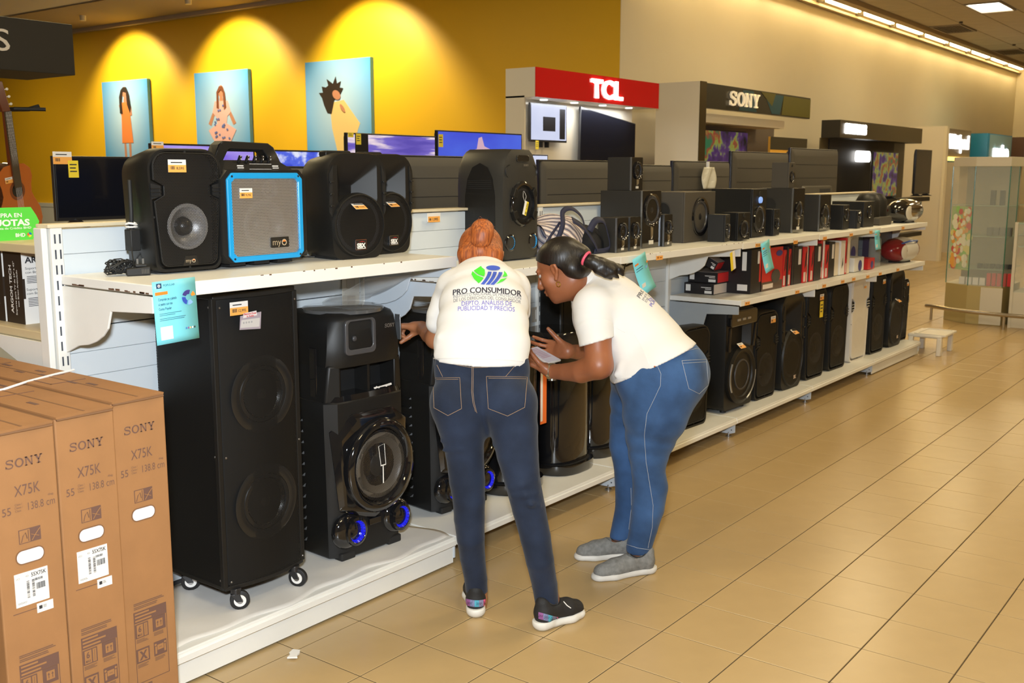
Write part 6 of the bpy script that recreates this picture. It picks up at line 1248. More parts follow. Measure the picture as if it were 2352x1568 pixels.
# ================================================================ people
class Sdf:
    """smooth union of rounded cones and ellipsoids, meshed with surface nets"""
    def __init__(s, h=.006): s.P = []; s.h = h
    def cone(s, a, b, ra, rb=None, k=.02, flat=None, sub=False):
        rb = ra if rb is None else rb
        s.P.append(('c', np.array(a, float), np.array(b, float), ra, rb, k, flat, sub)); return s
    def chain(s, pts, k=.02, flat=None):
        for i, ((a, ra), (b, rb)) in enumerate(zip(pts[:-1], pts[1:])): s.cone(a, b, ra, rb, k if i == 0 else min(k, .004), flat)
        return s
    def ell(s, c, r, ax=None, k=.02, sub=False):
        s.P.append(('e', np.array(c, float), np.array(r, float), np.eye(3) if ax is None else np.array(ax, float), 0, k, None, sub)); return s
    def cut(s, p, n): s.P.append(('p', np.array(p, float), np.array(n, float), 0, 0, 0, None, False)); return s
    def mesh(s):
        lo = np.full(3, 1e9); hi = -lo
        for q in s.P:
            if q[7] or q[0] == 'p': continue
            if q[0] == 'c':
                m = max(q[3], q[4])*(max(1, q[6][1]) if q[6] else 1)+q[5]+.01; lo = np.minimum(lo, np.minimum(q[1], q[2])-m); hi = np.maximum(hi, np.maximum(q[1], q[2])+m)
            else: m = q[2].max()+q[5]+.01; lo = np.minimum(lo, q[1]-m); hi = np.maximum(hi, q[1]+m)
        h = s.h; n = np.ceil((hi-lo)/h).astype(int)+2; F = np.full(n, .1, np.float32)
        ax = [lo[i]+h*np.arange(n[i]) for i in range(3)]
        for kind, a, b, ra, rb, k, flat, sub in s.P:
            if kind == 'p':
                d = ((ax[0]-a[0])*b[0])[:, None, None]+((ax[1]-a[1])*b[1])[None, :, None]+((ax[2]-a[2])*b[2])[None, None, :]
                F = np.maximum(F, d.astype(np.float32)); continue
            if kind == 'c': m = max(ra, rb)*(max(1, flat[1]) if flat else 1)+k+.03; l, u = np.minimum(a, b)-m, np.maximum(a, b)+m
            else: m = b.max()+k+.03; l, u = a-m, a+m
            i0 = np.clip(np.floor((l-lo)/h).astype(int), 0, n); i1 = np.clip(np.ceil((u-lo)/h).astype(int)+1, 0, n)
            if (i1 <= i0).any(): continue
            sl = tuple(slice(p, q) for p, q in zip(i0, i1))
            X, Y, Z = np.meshgrid(*[ax[i][sl[i]].astype(np.float32) for i in range(3)], indexing='ij')
            V = np.stack([X-a[0], Y-a[1], Z-a[2]], -1)
            if kind == 'c':
                ab = (b-a).astype(np.float32); L = float(ab@ab)+1e-12; t = np.clip((V@ab)/L, 0, 1); V = V-t[..., None]*ab
                if flat: nn = np.array(flat[0], np.float32); V = V+(V@nn)[..., None]*nn*(1/flat[1]-1)
                d = np.linalg.norm(V, axis=-1)-(ra+(rb-ra)*t)
            else:
                W_ = (V@ra.T.astype(np.float32)); r = b.astype(np.float32); q0 = np.linalg.norm(W_/r, axis=-1); q1 = np.linalg.norm(W_/(r*r), axis=-1)+1e-9; d = q0*(q0-1)/q1
            G = F[sl]
            if sub: d = -d; hh = np.clip(.5-.5*(d-G)/max(k, 1e-5)*-1, 0, 1); hh = np.clip(.5+.5*(d-G)/max(k, 1e-5), 0, 1); F[sl] = G+(d-G)*hh+k*hh*(1-hh)
            else: hh = np.clip(.5+.5*(d-G)/max(k, 1e-5), 0, 1); F[sl] = d+(G-d)*hh-k*hh*(1-hh)
        S = F < 0; c = [S[i:n[0]-1+i, j:n[1]-1+j, q:n[2]-1+q] for i in (0, 1) for j in (0, 1) for q in (0, 1)]
        A = np.zeros(c[0].shape, np.int8)
        for x in c: A += x
        I = np.argwhere((A > 0) & (A < 8)); idx = -np.ones(A.shape, np.int64); idx[tuple(I.T)] = np.arange(len(I))
        C = np.array([(i, j, q) for i in (0, 1) for j in (0, 1) for q in (0, 1)]); val = np.stack([F[tuple((I+o).T)] for o in C], 1)
        pos = np.zeros((len(I), 3)); cnt = np.zeros(len(I))
        for e0 in range(8):
            for e1 in range(e0+1, 8):
                if abs(C[e0]-C[e1]).sum() != 1: continue
                f0, f1 = val[:, e0], val[:, e1]; m = (f0 < 0) != (f1 < 0); t = np.where(m, f0/np.where(m, f0-f1, 1), 0)
                pos[m] += C[e0]+t[m, None]*(C[e1]-C[e0]); cnt[m] += 1
        V = lo+h*(I+pos/cnt[:, None]); Q = []
        for d_ in range(3):
            a1, a2 = [(1, 2), (2, 0), (0, 1)][d_]; s0 = [slice(0, -1) if i == d_ else slice(1, -1) for i in range(3)]; s1 = [slice(1, None) if i == d_ else slice(1, -1) for i in range(3)]
            x = S[tuple(s0)]; y = S[tuple(s1)]; E = np.argwhere(x != y)
            if not len(E): continue
            off = np.array([0 if i == d_ else 1 for i in range(3)]); E = E+off; fl = S[tuple(E.T)]
            e1_ = np.eye(3, dtype=int)[a1]; e2_ = np.eye(3, dtype=int)[a2]
            q = np.stack([idx[tuple((E-e1_-e2_).T)], idx[tuple((E-e2_).T)], idx[tuple(E.T)], idx[tuple((E-e1_).T)]], 1)
            q[~fl] = q[~fl][:, ::-1]; Q.append(q)
        Q = np.concatenate(Q); Q = Q[(Q >= 0).all(1)]
        return V, Q
    def build(s, name, m, parent, org):
        V, Q = s.mesh(); s.V = V; s.Q = Q
        me = bpy.data.meshes.new(name); v = (V-org).astype(np.float32)
        me.vertices.add(len(v)); me.vertices.foreach_set('co', v.ravel()); me.loops.add(len(Q)*4); me.loops.foreach_set('vertex_index', Q.ravel().astype(np.int32))
        me.polygons.add(len(Q)); me.polygons.foreach_set('loop_start', np.arange(0, len(Q)*4, 4, dtype=np.int32)); me.polygons.foreach_set('loop_total', np.full(len(Q), 4, np.int32)) if False else None
        me.update(calc_edges=True); me.validate(); me.polygons.foreach_set('use_smooth', [True]*len(me.polygons))
        return link(name, me, m, parent)
from mathutils.bvhtree import BVHTree
def bvh(*ss): V = []; Q = []; [(Q.extend((s.Q+len(V)).tolist()), V.extend(s.V.tolist())) for s in ss]; return BVHTree.FromPolygons(V, Q)
def hit(tree, x, y, off=.0012):
    d = Vector(_ray(x, y)).normalized(); loc, nrm, _, _ = tree.ray_cast(Vector(CAM), d)
    if loc is None: return None
    if nrm.dot(d) > 0: nrm = -nrm
    return loc+nrm*off
def on_cloth(tree, polys, name, m, parent, org, off=.0012, sub=0):
    """printed shapes laid onto the cloth; polys = [(verts_px, faces)]"""
    b = MB(); o = Vector(org)
    for vs, fs in polys:
        H = [hit(tree, x, y, off) for x, y in vs]
        if any(h is None for h in H): 
            fs = [f for f in fs if all(H[i] is not None for i in f)]; H = [h if h is not None else Vector((0, 0, 0)) for h in H]
        if fs: b.add([tuple(h-o) for h in H], fs)
    return b.build(name, m, parent, smooth=0) if b.v else None
def stitch(tree, lines, name, m, parent, org, r=.0011, dash=False):
    b = MB(); o = Vector(org)
    for L in lines:
        P = []
        for (x0, y0), (x1, y1) in zip(L[:-1], L[1:]):
            k = max(2, int(math.hypot(x1-x0, y1-y0)/5)); P += [(x0+(x1-x0)*i/k, y0+(y1-y0)*i/k) for i in range(k)]
        P.append(L[-1]); H = [h-o for h in (hit(tree, x, y, .0008) for x, y in P) if h is not None]
        seg = []
        for h in H:
            if seg and (h-seg[-1]).length > .05: 
                if len(seg) > 1: b.tube(seg, r, 5)
                seg = []
            seg.append(h)
        if len(seg) > 1: b.tube(seg, r, 5)
    return tag(b.build(name, m, parent, smooth=60), kind=None)
def px(n, D): return n*D/FPX
def cloth_mat(name, c, var, bump, bscale, rough=.85, stretch=None, c2=None, vscale=8):
    m = pm(name, c, rough, var=var, vscale=vscale, spec=.25); n = m.node_tree.nodes; l = m.node_tree.links
    tc = n.new('ShaderNodeTexCoord'); mp = n.new('ShaderNodeMapping'); mp.inputs['Scale'].default_value = stretch or (1, 1, 1)
    t = n.new('ShaderNodeTexNoise'); t.inputs['Scale'].default_value = bscale; t.inputs['Detail'].default_value = 3
    bp = n.new('ShaderNodeBump'); bp.inputs['Strength'].default_value = bump; bp.inputs['Distance'].default_value = .01
    l.new(tc.outputs['Object'], mp.inputs[0]); l.new(mp.outputs[0], t.inputs['Vector']); l.new(t.outputs[0], bp.inputs['Height']); l.new(bp.outputs[0], n['Principled BSDF'].inputs['Normal'])
    n['Principled BSDF'].inputs['Sheen Weight'].default_value = .1
    return m
m_skin1 = pm('skin_brown', (.36, .145, .065), .45, bump=.03, bscale=260, var=.08, vscale=14)
m_skin2 = pm('skin_deep', (.30, .105, .045), .42, bump=.03, bscale=260, var=.08, vscale=14)
for m in (m_skin1, m_skin2): m.node_tree.nodes['Principled BSDF'].inputs['Subsurface Weight'].default_value = .08; m.node_tree.nodes['Principled BSDF'].inputs['Subsurface Scale'].default_value = .01
m_shirt = cloth_mat('shirt_white', (.74, .73, .71), .015, .32, 8)
m_den1 = cloth_mat('denim_dark', (.014, .023, .048), .30, .12, 240, .8, vscale=9); m_den2 = cloth_mat('denim_mid', (.035, .085, .20), .38, .12, 240, .8, vscale=7)
m_st1 = pm('stitch_tan', (.30, .20, .12), .7); m_st2 = pm('stitch_pale', (.35, .38, .42), .7)
def hair_mat(name, c1, c2, rough, up):
    m = pm(name, c1, rough, spec=.5); n = m.node_tree.nodes; l = m.node_tree.links; b = n['Principled BSDF']
    tc = n.new('ShaderNodeTexCoord'); mp = n.new('ShaderNodeMapping'); mp.inputs['Rotation'].default_value = up; mp.inputs['Scale'].default_value = (1, 1, .08)
    t = n.new('ShaderNodeTexNoise'); t.inputs['Scale'].default_value = 160; t.inputs['Detail'].default_value = 4; rp = n.new('ShaderNodeValToRGB'); rp.color_ramp.elements[0].position = .35; rp.color_ramp.elements[0].color = (*c2, 1); rp.color_ramp.elements[1].position = .65; rp.color_ramp.elements[1].color = (*c1, 1)
    bp = n.new('ShaderNodeBump'); bp.inputs['Strength'].default_value = .3; bp.inputs['Distance'].default_value = .003
    for a, c in ((tc.outputs['Object'], mp.inputs[0]), (mp.outputs[0], t.inputs['Vector']), (t.outputs[0], rp.inputs[0]), (rp.outputs[0], b.inputs['Base Color']), (t.outputs[0], bp.inputs['Height']), (bp.outputs[0], b.inputs['Normal'])): l.new(a, c)
    return m
def img(x, y, z): v = CR*x+CU*y+CF*z; return v/np.linalg.norm(v)     # right, up, away -> world direction
def head(S, o, f, u, sub_eyes=True, sc=1.0):
    """skull, face, ears; o between the ears, f = where the face looks, u = crown"""
    f = f/np.linalg.norm(f); u = u-f*(u@f); u = u/np.linalg.norm(u); r = np.cross(f, u); A = np.stack([r, f, u]); L = lambda x, y, z: o+sc*(r*x+f*y+u*z)
    E = lambda x, y, z, a, b, c, k=.015, sub=False: S.ell(L(x, y, z), (a*sc, b*sc, c*sc), A, k, sub)
    E(0, -.008, .035, .072, .094, .082); E(0, .032, -.035, .060, .060, .078, .02); E(0, .050, -.082, .036, .036, .030, .018); E(0, .068, -.097, .016, .014, .015, .012)
    for s in (-1, 1): E(s*.040, .052, -.018, .025, .026, .030, .018); E(s*.028, .079, .030, .020, .009, .009, .014)
    for s in (-1, 1): E(s*.030, .098, .010, .014, .012, .011, .010, True)
    S.cone(L(0, .090, .016), L(0, .112, -.026), .0075*sc, .0105*sc, .010); E(0, .104, -.031, .015, .011, .009, .008)
    for s in (-1, 1): E(s*.010, .100, -.032, .007, .009, .007, .005)
    E(0, .092, -.053, .021, .010, .0065, .005); E(0, .090, -.066, .019, .010, .0075, .005); S.cone(L(-.018, .100, -.0595), L(.018, .100, -.0595), .0016*sc, k=.002, sub=True)
    for s in (-1, 1): S.chain([(L(s*.018, .086, .017), .0035), (L(s*.030, .0885, .021), .004), (L(s*.042, .080, .017), .0035)], .004); S.chain([(L(s*.018, .084, .003), .003), (L(s*.030, .0855, .0005), .003), (L(s*.042, .079, .003), .003)], .004)
    for s in (-1, 1):
        S.chain([(L(s*.073, .010, -.028), .006), (L(s*.080, -.002, -.018), .006), (L(s*.086, -.016, .004), .006), (L(s*.086, -.014, .022), .006), (L(s*.080, .002, .026), .005), (L(s*.074, .010, .014), .005)], .006)
        E(s*.076, -.002, .0, .007, .014, .024, .006); E(s*.084, .001, .002, .004, .007, .010, .003, True); E(s*.079, .004, -.028, .007, .007, .009, .005)
    return L, A
def eyes(L, A, parent, org, sc=1.0):
    for s in (-1, 1):
        c = L(s*.0300, .0742, .010)-org; f = A[1]
        e = MB().ell(tuple(c), (.0125,)*3, 16, 12).build('eye', pm('eye_white', (.50, .46, .42), .15), parent)
        MB().ell(tuple(c+f*.0075+A[0]*-.001), (.0058,)*3, 12, 8).build('iris', pm('iris_dark', (.02, .01, .006), .08), e)
        P = [L(s*(.016+.030*i/6), 0.0905-.007*(i/6)**2, .027+.006*math.sin(PI*i/6*.8))-org for i in range(7)]
        MB().tube([tuple(p) for p in P], [.0015, .0028, .003, .003, .0026, .002, .001], 6).build('eyebrow', pm('brow_dark', (.012, .008, .006), .7), parent)
def hand(S, w, d, n, th, sc=1.0, curl=(20, 25, 20), spread=.05, side=1, tcurl=25, tdir=None, r0=1.0):
    """w wrist, d towards the fingers, n out of the palm, side +1: thumb on d x n side"""
    d = d/np.linalg.norm(d); n = n-d*(n@d); n = n/np.linalg.norm(n); t = np.cross(d, n)*side
    R = .0088*sc*r0; kk = .007
    for i, off in enumerate((.030, .010, -.010, -.028)): S.cone(w+t*off*.55*sc, w+d*(.082-.004*abs(i-1))*sc+t*off*sc, .014*sc, .0115*sc, .012)
    S.cone(w-d*.01, w+d*.03*sc, .021*sc, .022*sc, .015, (t, 1.25))
    out = []
    for i, (off, ln) in enumerate(((.031, .92), (.0105, 1.0), (-.0105, .94), (-.030, .76))):
        b = w+d*(.086-.004*abs(i-1))*sc+t*off*sc; dd = d+t*spread*(1.5-i); dd /= np.linalg.norm(dd); a = 0; r = R*(1 if i < 3 else .86)
        for j, (L_, c) in enumerate(zip((.042, .026, .022), curl)):
            a += math.radians(c if not isinstance(c, (list, tuple)) else c[i]); e = b+(dd*math.cos(a)+n*math.sin(a))*L_*ln*sc; S.cone(b, e, r*(1-.08*j), r*(.92-.08*j), kk if j == 0 else .003); b = e
        out.append((b, dd*math.cos(a)+n*math.sin(a)))
    tb = w+d*.022*sc+t*.022*sc; td = (d*.55+t*.75+n*.35) if tdir is None else tdir; td = td/np.linalg.norm(td)
    m1 = tb+td*.040*sc; ax = d*.9+n*.3; td2 = td*math.cos(math.radians(tcurl))+ax/np.linalg.norm(ax)*math.sin(math.radians(tcurl)); m2 = m1+td2*.030*sc; m3 = m2+td2*.022*sc
    S.cone(w+t*.012*sc, m1, .016*sc, .0115*sc, .012); S.cone(m1, m2, .0108*sc, .0098*sc, .003); S.cone(m2, m3, .0098*sc, .0082*sc, .003)
    return out, (m3, td2)
def nail(parent, p, d, up, org):
    d = d/np.linalg.norm(d); up = up-d*(up@d); up /= np.linalg.norm(up); s = np.cross(d, up); R = Matrix([list(s), list(d), list(up)]).transposed()
    MB().ell(tuple(p+up*.0058-org), (.0052, .0072, .0022), 10, 6, R=R).build('nail', pm('nail_pink', (.62, .36, .30), .25), parent)
def shoe(parent, org, heel, toe, L_up, upper_m, sole_m, style, wd=1.0):
    """heel and toe: ground points"""
    heel = np.array([heel[0], heel[1], 0.]); toe = np.array([toe[0], toe[1], 0.]); d = toe-heel; Ln = np.linalg.norm(d); d /= Ln; s = np.array([-d[1], d[0], 0]); Z = np.array([0, 0, 1.])
    P = lambda x, y, z: heel+d*x*Ln+s*y+Z*z
    so = Sdf(.004); hz = .034 if style == 'sneaker' else .026
    for a, b, ra, rb in ((.10, .35, .034, .031), (.35, .68, .031, .043), (.68, .88, .043, .036)): so.cone(P(a, 0, hz*.45), P(b, 0, hz*.45), ra*wd, rb*wd, .01, (Z, .62))
    so.cone(P(.08, 0, hz*.75), P(.16, 0, hz*.75), .035*wd, .036*wd, .01, (Z, .7)); so.cut(P(0, 0, .0005), -Z); so.cut(P(0, 0, hz), Z*1.0)
    so.build('shoe_sole', sole_m, parent, org)
    up = Sdf(.004); k = .02
    up.chain([(P(.13, 0, hz+.012), .030*wd), (P(.38, 0, hz+.018), .032*wd), (P(.66, 0, hz+.010), .040*wd), (P(.85, 0, hz+.002), .034*wd)], k)
    up.chain([(P(.10, 0, hz+.062), .027*wd), (P(.12, 0, hz+.03), .033*wd), (P(.13, 0, hz+.01), .033*wd)], k); up.cone(P(.40, 0, hz+.035), P(.62, 0, hz+.018), .028*wd, .030*wd, k); up.cone(P(.14, 0, hz+.03), P(.36, 0, hz+.045), .030, .026, k)
    up.cut(P(0, 0, hz-.003), -Z)
    up.cone(P(.24, 0, hz+.088), P(.33, 0, hz+.072), .027, .031, .010, sub=True)
    uo = up.build('shoe_upper', upper_m, parent, org)
    ring = MB().tube([tuple(P(.245+.125*math.cos(a), .027*math.sin(a), hz+.062+.010*math.cos(a)*(-1)+.006*math.cos(2*a))-org) for a in [2*PI*i/24 for i in range(24)]], .0022, 6, closed=True).build('collar_trim', pm('trim_dark', (.02, .02, .02), .6), uo)
    return up, uo, P
def text_px(s, x, y, h, w, bold=0, R=0, arc=None, ax=None, ay=None):
    """letters as pixel-space polygons; arc(t in -.5..5) gives y drop"""
    v, f = text_geo(s, bold); x0 = min(p[0] for p in v); x1 = max(p[0] for p in v); out = []
    for p in v:
        u = (p[0]-x0)/(x1-x0)-.5; q = (p[1]-.345)*h/.69; X = u*w; Yv = -q+(arc(u) if arc else 0)
        if ax is not None: out.append((x+X*ax[0]+Yv*ay[0], y+X*ax[1]+Yv*ay[1]))
        else: out.append((x+X*math.cos(R)-Yv*math.sin(R), y+X*math.sin(R)+Yv*math.cos(R)))
    return (out, f)
def logo_px(T):
    """the round green and blue emblem; T maps unit coordinates (x right, y down) to pixels"""
    def poly(p): return ([T(*q) for q in p], [tuple(range(len(p)))])
    g = [poly([(-.45, -.95), (-.42, -.82), (-.25, -.55), (-.24, -.1), (-.28, .2), (-.6, .0), (-.85, -.4)]), poly([(-.92, -.35), (-.65, .1), (-.3, .35), (-.45, .7), (-.58, .95), (-.85, .45), (-.97, .0)]),
         poly([(.78, -.55), (.93, -.2), (.97, .05), (.75, .15), (.7, .12), (.78, -.15)]), poly([(.95, .25), (.75, .6), (.5, .85), (.35, .98), (.5, .7), (.6, .45)])]
    def band(x0, x1, y0=-.35, y1=1.05, w0=.2, w1=.17):
        L = []; Rr = []
        for i in range(7):
            t = i/6; xx = x0+(x1-x0)*t**1.6; yy = y0+(y1-y0)*t; L.append((xx-w0/2, yy)); Rr.append((xx+w0/2, yy))
        vs = [T(*q) for q in L+Rr]; return (vs, [(i, i+1, 8+i, 7+i) for i in range(6)])
    bl = [([T(.2+.38*math.cos(a), -.78+.26*math.sin(a)) for a in [2*PI*i/24 for i in range(24)]], [tuple(range(24))]), band(.02, -.38), band(.30, -.1), band(.60, .14)]
    return g, bl
m_lg, m_lb, m_lk, m_lv = pm('print_green', (.07, .75, .04), .6), pm('print_royal', (.045, .10, .52), .6), pm('print_black', (.03, .03, .05), .6), pm('print_violet', (.16, .15, .55), .6)
m_lgr = pm('print_grey', (.16, .17, .20), .6)
# ---------------------------------------------------------------- woman seen from behind, red hair in a bun
org = onz(1165, 1420, 0).astype(float); person1 = empty('person', tuple(org), label='woman with red hair bun, white shirt and dark jeans seen from behind', cat='person')
D0 = 3.74; ZH1, ZH2 = .078, .080
LL = [(1050, 930, 3.70, 58), (1060, 973, 3.71, 56), (1067, 1038, 3.73, 44), (1073, 1104, 3.745, 41), (1077, 1147, 3.76, 37), (1078, 1190, 3.78, 35), (1081, 1234, 3.80, 32), (1085, 1277, 3.84, 29), (1093, 1330, 3.885, 26), (1096, 1375, 3.915, 25)]
RL = [(1171, 930, 3.70, 60), (1181, 986, 3.70, 55), (1189, 1043, 3.70, 48), (1200, 1104, 3.70, 41), (1215, 1169, 3.71, 38), (1230, 1234, 3.72, 35), (1240, 1286, 3.73, 32), (1251, 1342, 3.78, 29), (1258, 1395, 3.81, 27)]
def limb(S, L, k=.02, dr=0, flat=None, m=1.0): S.chain([(pd(x, y, D), px(r, D)*m+dr) for x, y, D, r in L], k, flat)
B = Sdf(.005); J = Sdf(.006); T = Sdf(.006)
limb(B, LL, m=.82); limb(B, RL, m=.82)
B.cone(pd(1096, 1345, 3.90), pd(1100, 1388, 3.93), .032, .030); B.cone(pd(1260, 1360, 3.80), pd(1272, 1408, 3.83), .033, .031)
limb(J, LL, .016); limb(J, RL, .016)
J.cone(pd(1107, 845, 3.74), pd(1108, 905, 3.75), px(62, D0), px(66, D0), .03, (CR, 1.68)); J.ell(pd(1052, 925, 3.70), (px(60, D0),)*3, k=.03); J.ell(pd(1168, 925, 3.70), (px(62, D0),)*3, k=.03)
J.cone(pd(1107, 905, 3.76), pd(1108, 960, 3.76), .085, .07, .03, (CR, 1.25)); J.cone(pd(1107, 845, 3.74), pd(1106, 818, 3.73), px(62, D0), px(61, D0), .02, (CR, 1.70)); J.cut(pd(1107, 814, 3.74), np.array([0, 0, 1.])); J.cut(np.array([0, 0, ZH1]), np.array([0, 0, -1.]))
for a, b in (((1010, 1012), (1085, 1004)), ((1012, 1034), (1100, 1020)), ((1130, 1020), (1225, 1000)), ((1150, 1018), (1228, 985)), ((1165, 1120), (1238, 1100)), ((1172, 1138), (1240, 1132)), ((1196, 1150), (1244, 1160))):
    Df = 3.74 if a[1] < 1060 else 3.70; rr = 52 if a[1] < 1060 else 38
    J.cone(pd(a[0]+6, a[1], Df-px(rr, Df)*.62), pd((a[0]+b[0])/2, (a[1]+b[1])/2+3, Df-px(rr, Df)*.97), .004, .006, .016); J.cone(pd((a[0]+b[0])/2, (a[1]+b[1])/2+3, Df-px(rr, Df)*.97), pd(b[0]-6, b[1], Df-px(rr, Df)*.62), .006, .004, .016)
J.cut(pd(1098, 1368, 3.87), -img(-.02, 1, 0)) if False else None
# torso
TO = [(1106, 832, 3.73, 64, 1.72), (1107, 790, 3.75, 66, 1.60), (1109, 745, 3.80, 67, 1.50), (1111, 700, 3.87, 67, 1.45), (1111, 660, 3.95, 60, 1.50), (1109, 630, 4.00, 42, 1.55)]
for (x, y, D, r, s), (x2, y2, D2, r2, s2) in zip(TO[:-1], TO[1:]):
    T.cone(pd(x, y, D), pd(x2, y2, D2), px(r, D), px(r2, D2), .02, (CR, (s+s2)/2)); B.cone(pd(x, y, D), pd(x2, y2, D2), px(r, D)*.80, px(r2, D2)*.82, .02, (CR, (s+s2)/2))
B.cone(pd(1107, 900, 3.76), pd(1106, 832, 3.73), .088, .078, .03, (CR, 1.45))
T.chain([(pd(1042, 655, 3.97), px(36, D0)), (pd(1109, 640, 4.0), px(34, D0)), (pd(1178, 655, 3.97), px(38, D0))], .03); B.chain([(pd(1045, 655, 3.97), px(30, D0)), (pd(1109, 642, 4.0), px(30, D0)), (pd(1175, 655, 3.97), px(30, D0))], .03)
# left arm on the speaker, right arm in front of her
S1, E1, W1 = pd(1036, 662, 3.98), pd(1000, 778, 4.06), pd(968, 752, 4.25)
B.chain([(S1, .046), (pd(1012, 725, 4.02), .042), (E1, .036)], .02); B.chain([(E1, .036), ((E1*.6+W1*.4), .036), (W1, .025)], .02)
T.chain([(S1, px(34, 4)), (pd(1020, 690, 4.0), px(29, 4)), (pd(1006, 724, 4.01), px(26, 4)), (pd(1003, 742, 4.015), px(25, 4))], .02)
S2, E2, W2 = pd(1182, 668, 3.98), pd(1184, 770, 4.10), pd(1150, 790, 4.32)
B.chain([(S2, .046), (E2, .038), (W2, .026)], .02); T.chain([(S2, px(37, 4)), (pd(1189, 715, 4.04), px(30, 4))], .02)
hand(B, W1, img(-.93, .10, .30), img(.25, -1, -.05), None, .98, curl=(62, 72, 40), side=-1, tcurl=40, tdir=img(-.5, -.7, -.45))
hand(B, W2, img(-.5, -.2, .8), img(-.2, -.9, -.2), None, .95, curl=(20, 25, 20), side=1)
# cloth folds and hem
for P_ in (((1010, 800), (1050, 790), (1110, 783), (1180, 792)), ((1012, 775), (1060, 765), (1130, 758), (1200, 752)), ((1005, 815), (1080, 806), (1150, 806), (1205, 815)), ((1120, 752), (1150, 743), (1175, 735)), ((1020, 755), (1045, 745), (1080, 748))):
    Q_ = [(pd(x, y, (3.76 if y > 770 else 3.80)-px(66, 3.76)*math.sqrt(max(.05, 1-((x-1108)/112)**2))+.002), .005) for x, y in P_]; T.chain(Q_, .022)
T.cut(pd(1106, 829, 3.74), -img(.045, 1.0, -.18)*1.0); T.cut(pd(1000, 736, 4.02), -img(.05, 1, .0)) if False else None
# head
o1 = pd(1104, 594, 4.10); f1 = img(.0, -.62, .78); u1 = img(0, .80, .6)
L1, A1 = head(B, o1, f1, u1); B.cone(L1(0, -.02, -.05), pd(1108, 636, 4.01), .050, .060, .02)
limbend = None
B.build('body', m_skin1, person1, org); eyes(L1, A1, person1, org)
# sleeve ends: cut the sleeve of the left arm square
T2 = Sdf(.006); T.build('shirt', m_shirt, person1, org)
J.build('jeans', m_den1, person1, org)
Hh = Sdf(.005); Hh.ell(L1(0, -.018, .040), (.088, .100, .090), A1, .01); Hh.cone(L1(-.045, -.05, -.025), L1(.045, -.05, -.025), .045, k=.03); Hh.cone(L1(0, -.075, -.03), L1(0, -.07, .03), .035, k=.03); Hh.cut(L1(0, .045, 0), A1[1]*.9+A1[2]*-.35); hr1 = Hh.build('hair', hair_mat('hair_red', (.50, .135, .025), (.20, .045, .012), .50, (.5, .3, 0)), person1, org)
Bn = Sdf(.004); bc = pd(1108, 527, 4.02); Bn.ell(bc, (px(27, 4), px(24, 4), px(25, 4)), np.stack([CR, CF, CU]), .01)
for i in range(5):
    a = i*1.25; Bn.chain([(bc+CR*.030*math.cos(a+t)+CU*.026*math.sin(a+t)-CF*(.014+.006*math.cos(2*t)), .0085) for t in (0, .5, 1.0, 1.5)], .012)
Bn.cone(pd(1105, 550, 4.0), pd(1108, 538, 4.0), .034, .036, .012, (CR, 1.2)); Bn.build('hair_bun', _m['hair_red'], hr1, org)
b = MB(); random.seed(5)
for i in range(12):
    a = random.uniform(0, PI); p = bc+CR*.04*math.cos(a)+CU*.038*math.sin(a)-CF*.01; q = p+CR*random.uniform(-.03, .03)+CU*random.uniform(.0, .02); q = p+(p-bc)*random.uniform(.1, .3)+CR*random.uniform(-.015, .015); b.tube([tuple(p-org), tuple((p+q)/2+CU*.004-org), tuple(q-org)], .00025, 3)
tag(b.build('stray_hairs', _m['hair_red'], hr1), kind='stuff')
t1 = bvh(T)
# collar
cp = [(1062, 612), (1075, 603), (1092, 597.5), (1112, 596.5), (1130, 600), (1146, 610)]
cl = MB().tube([tuple(pd(x, y+2, 4.035+.0006*abs(x-1105))-org) for x, y in cp], .007, 8).build('shirt_collar', m_shirt, person1)
MB().tube([tuple(pd(x, y, 4.02)-org) for x, y in ((1094, 597), (1104, 594.5), (1116, 594.5), (1128, 598))], .005, 6).build('collar_lining', m_lb, cl)
MB().tube([tuple((hit(t1, x, y, .001) or Vector(pd(x, y, 3.9)))-Vector(org)) for x, y in [(996+i*10.8, 823-2.5*math.sin(PI*i/20)+.35*i) for i in range(20)]], .0022, 5).build('hem_seam', m_shirt, person1)
TT = lambda x, y: (1124+x*42, 633+y*21+x*1.5)
g_, b_ = logo_px(TT); on_cloth(t1, g_, 'emblem_green', m_lg, person1, org, .0042); on_cloth(t1, b_, 'emblem_blue', m_lb, person1, org, .0042)
for dx_, of_ in ((-.5, .0012), (.5, .0015)): on_cloth(t1, [text_px('PRO CONSUMIDOR', 1119+dx_, 670, 12.5, 156, 0, .02, lambda u: 30*u*u-4)], 'shirt_lettering', m_lk, person1, org, of_)
on_cloth(t1, [text_px('INSTITUTO NACIONAL DE PROTECCION', 1119, 680, 7.2, 155, 0, .02, lambda u: 34*u*u-5), text_px('DE LOS DERECHOS DEL CONSUMIDOR', 1119, 689, 7.2, 154, 0, .02, lambda u: 33*u*u-5)], 'shirt_lettering', m_lgr, person1, org)
on_cloth(t1, [text_px('DEPTO. ANÁLISIS DE', 1118, 697, 10, 115, .006, 0, lambda u: 10*u*u-2), text_px('PUBLICIDAD Y PRECIOS', 1117, 709, 10, 130, .006, .01, lambda u: 12*u*u-2)], 'shirt_lettering', m_lv, person1, org)
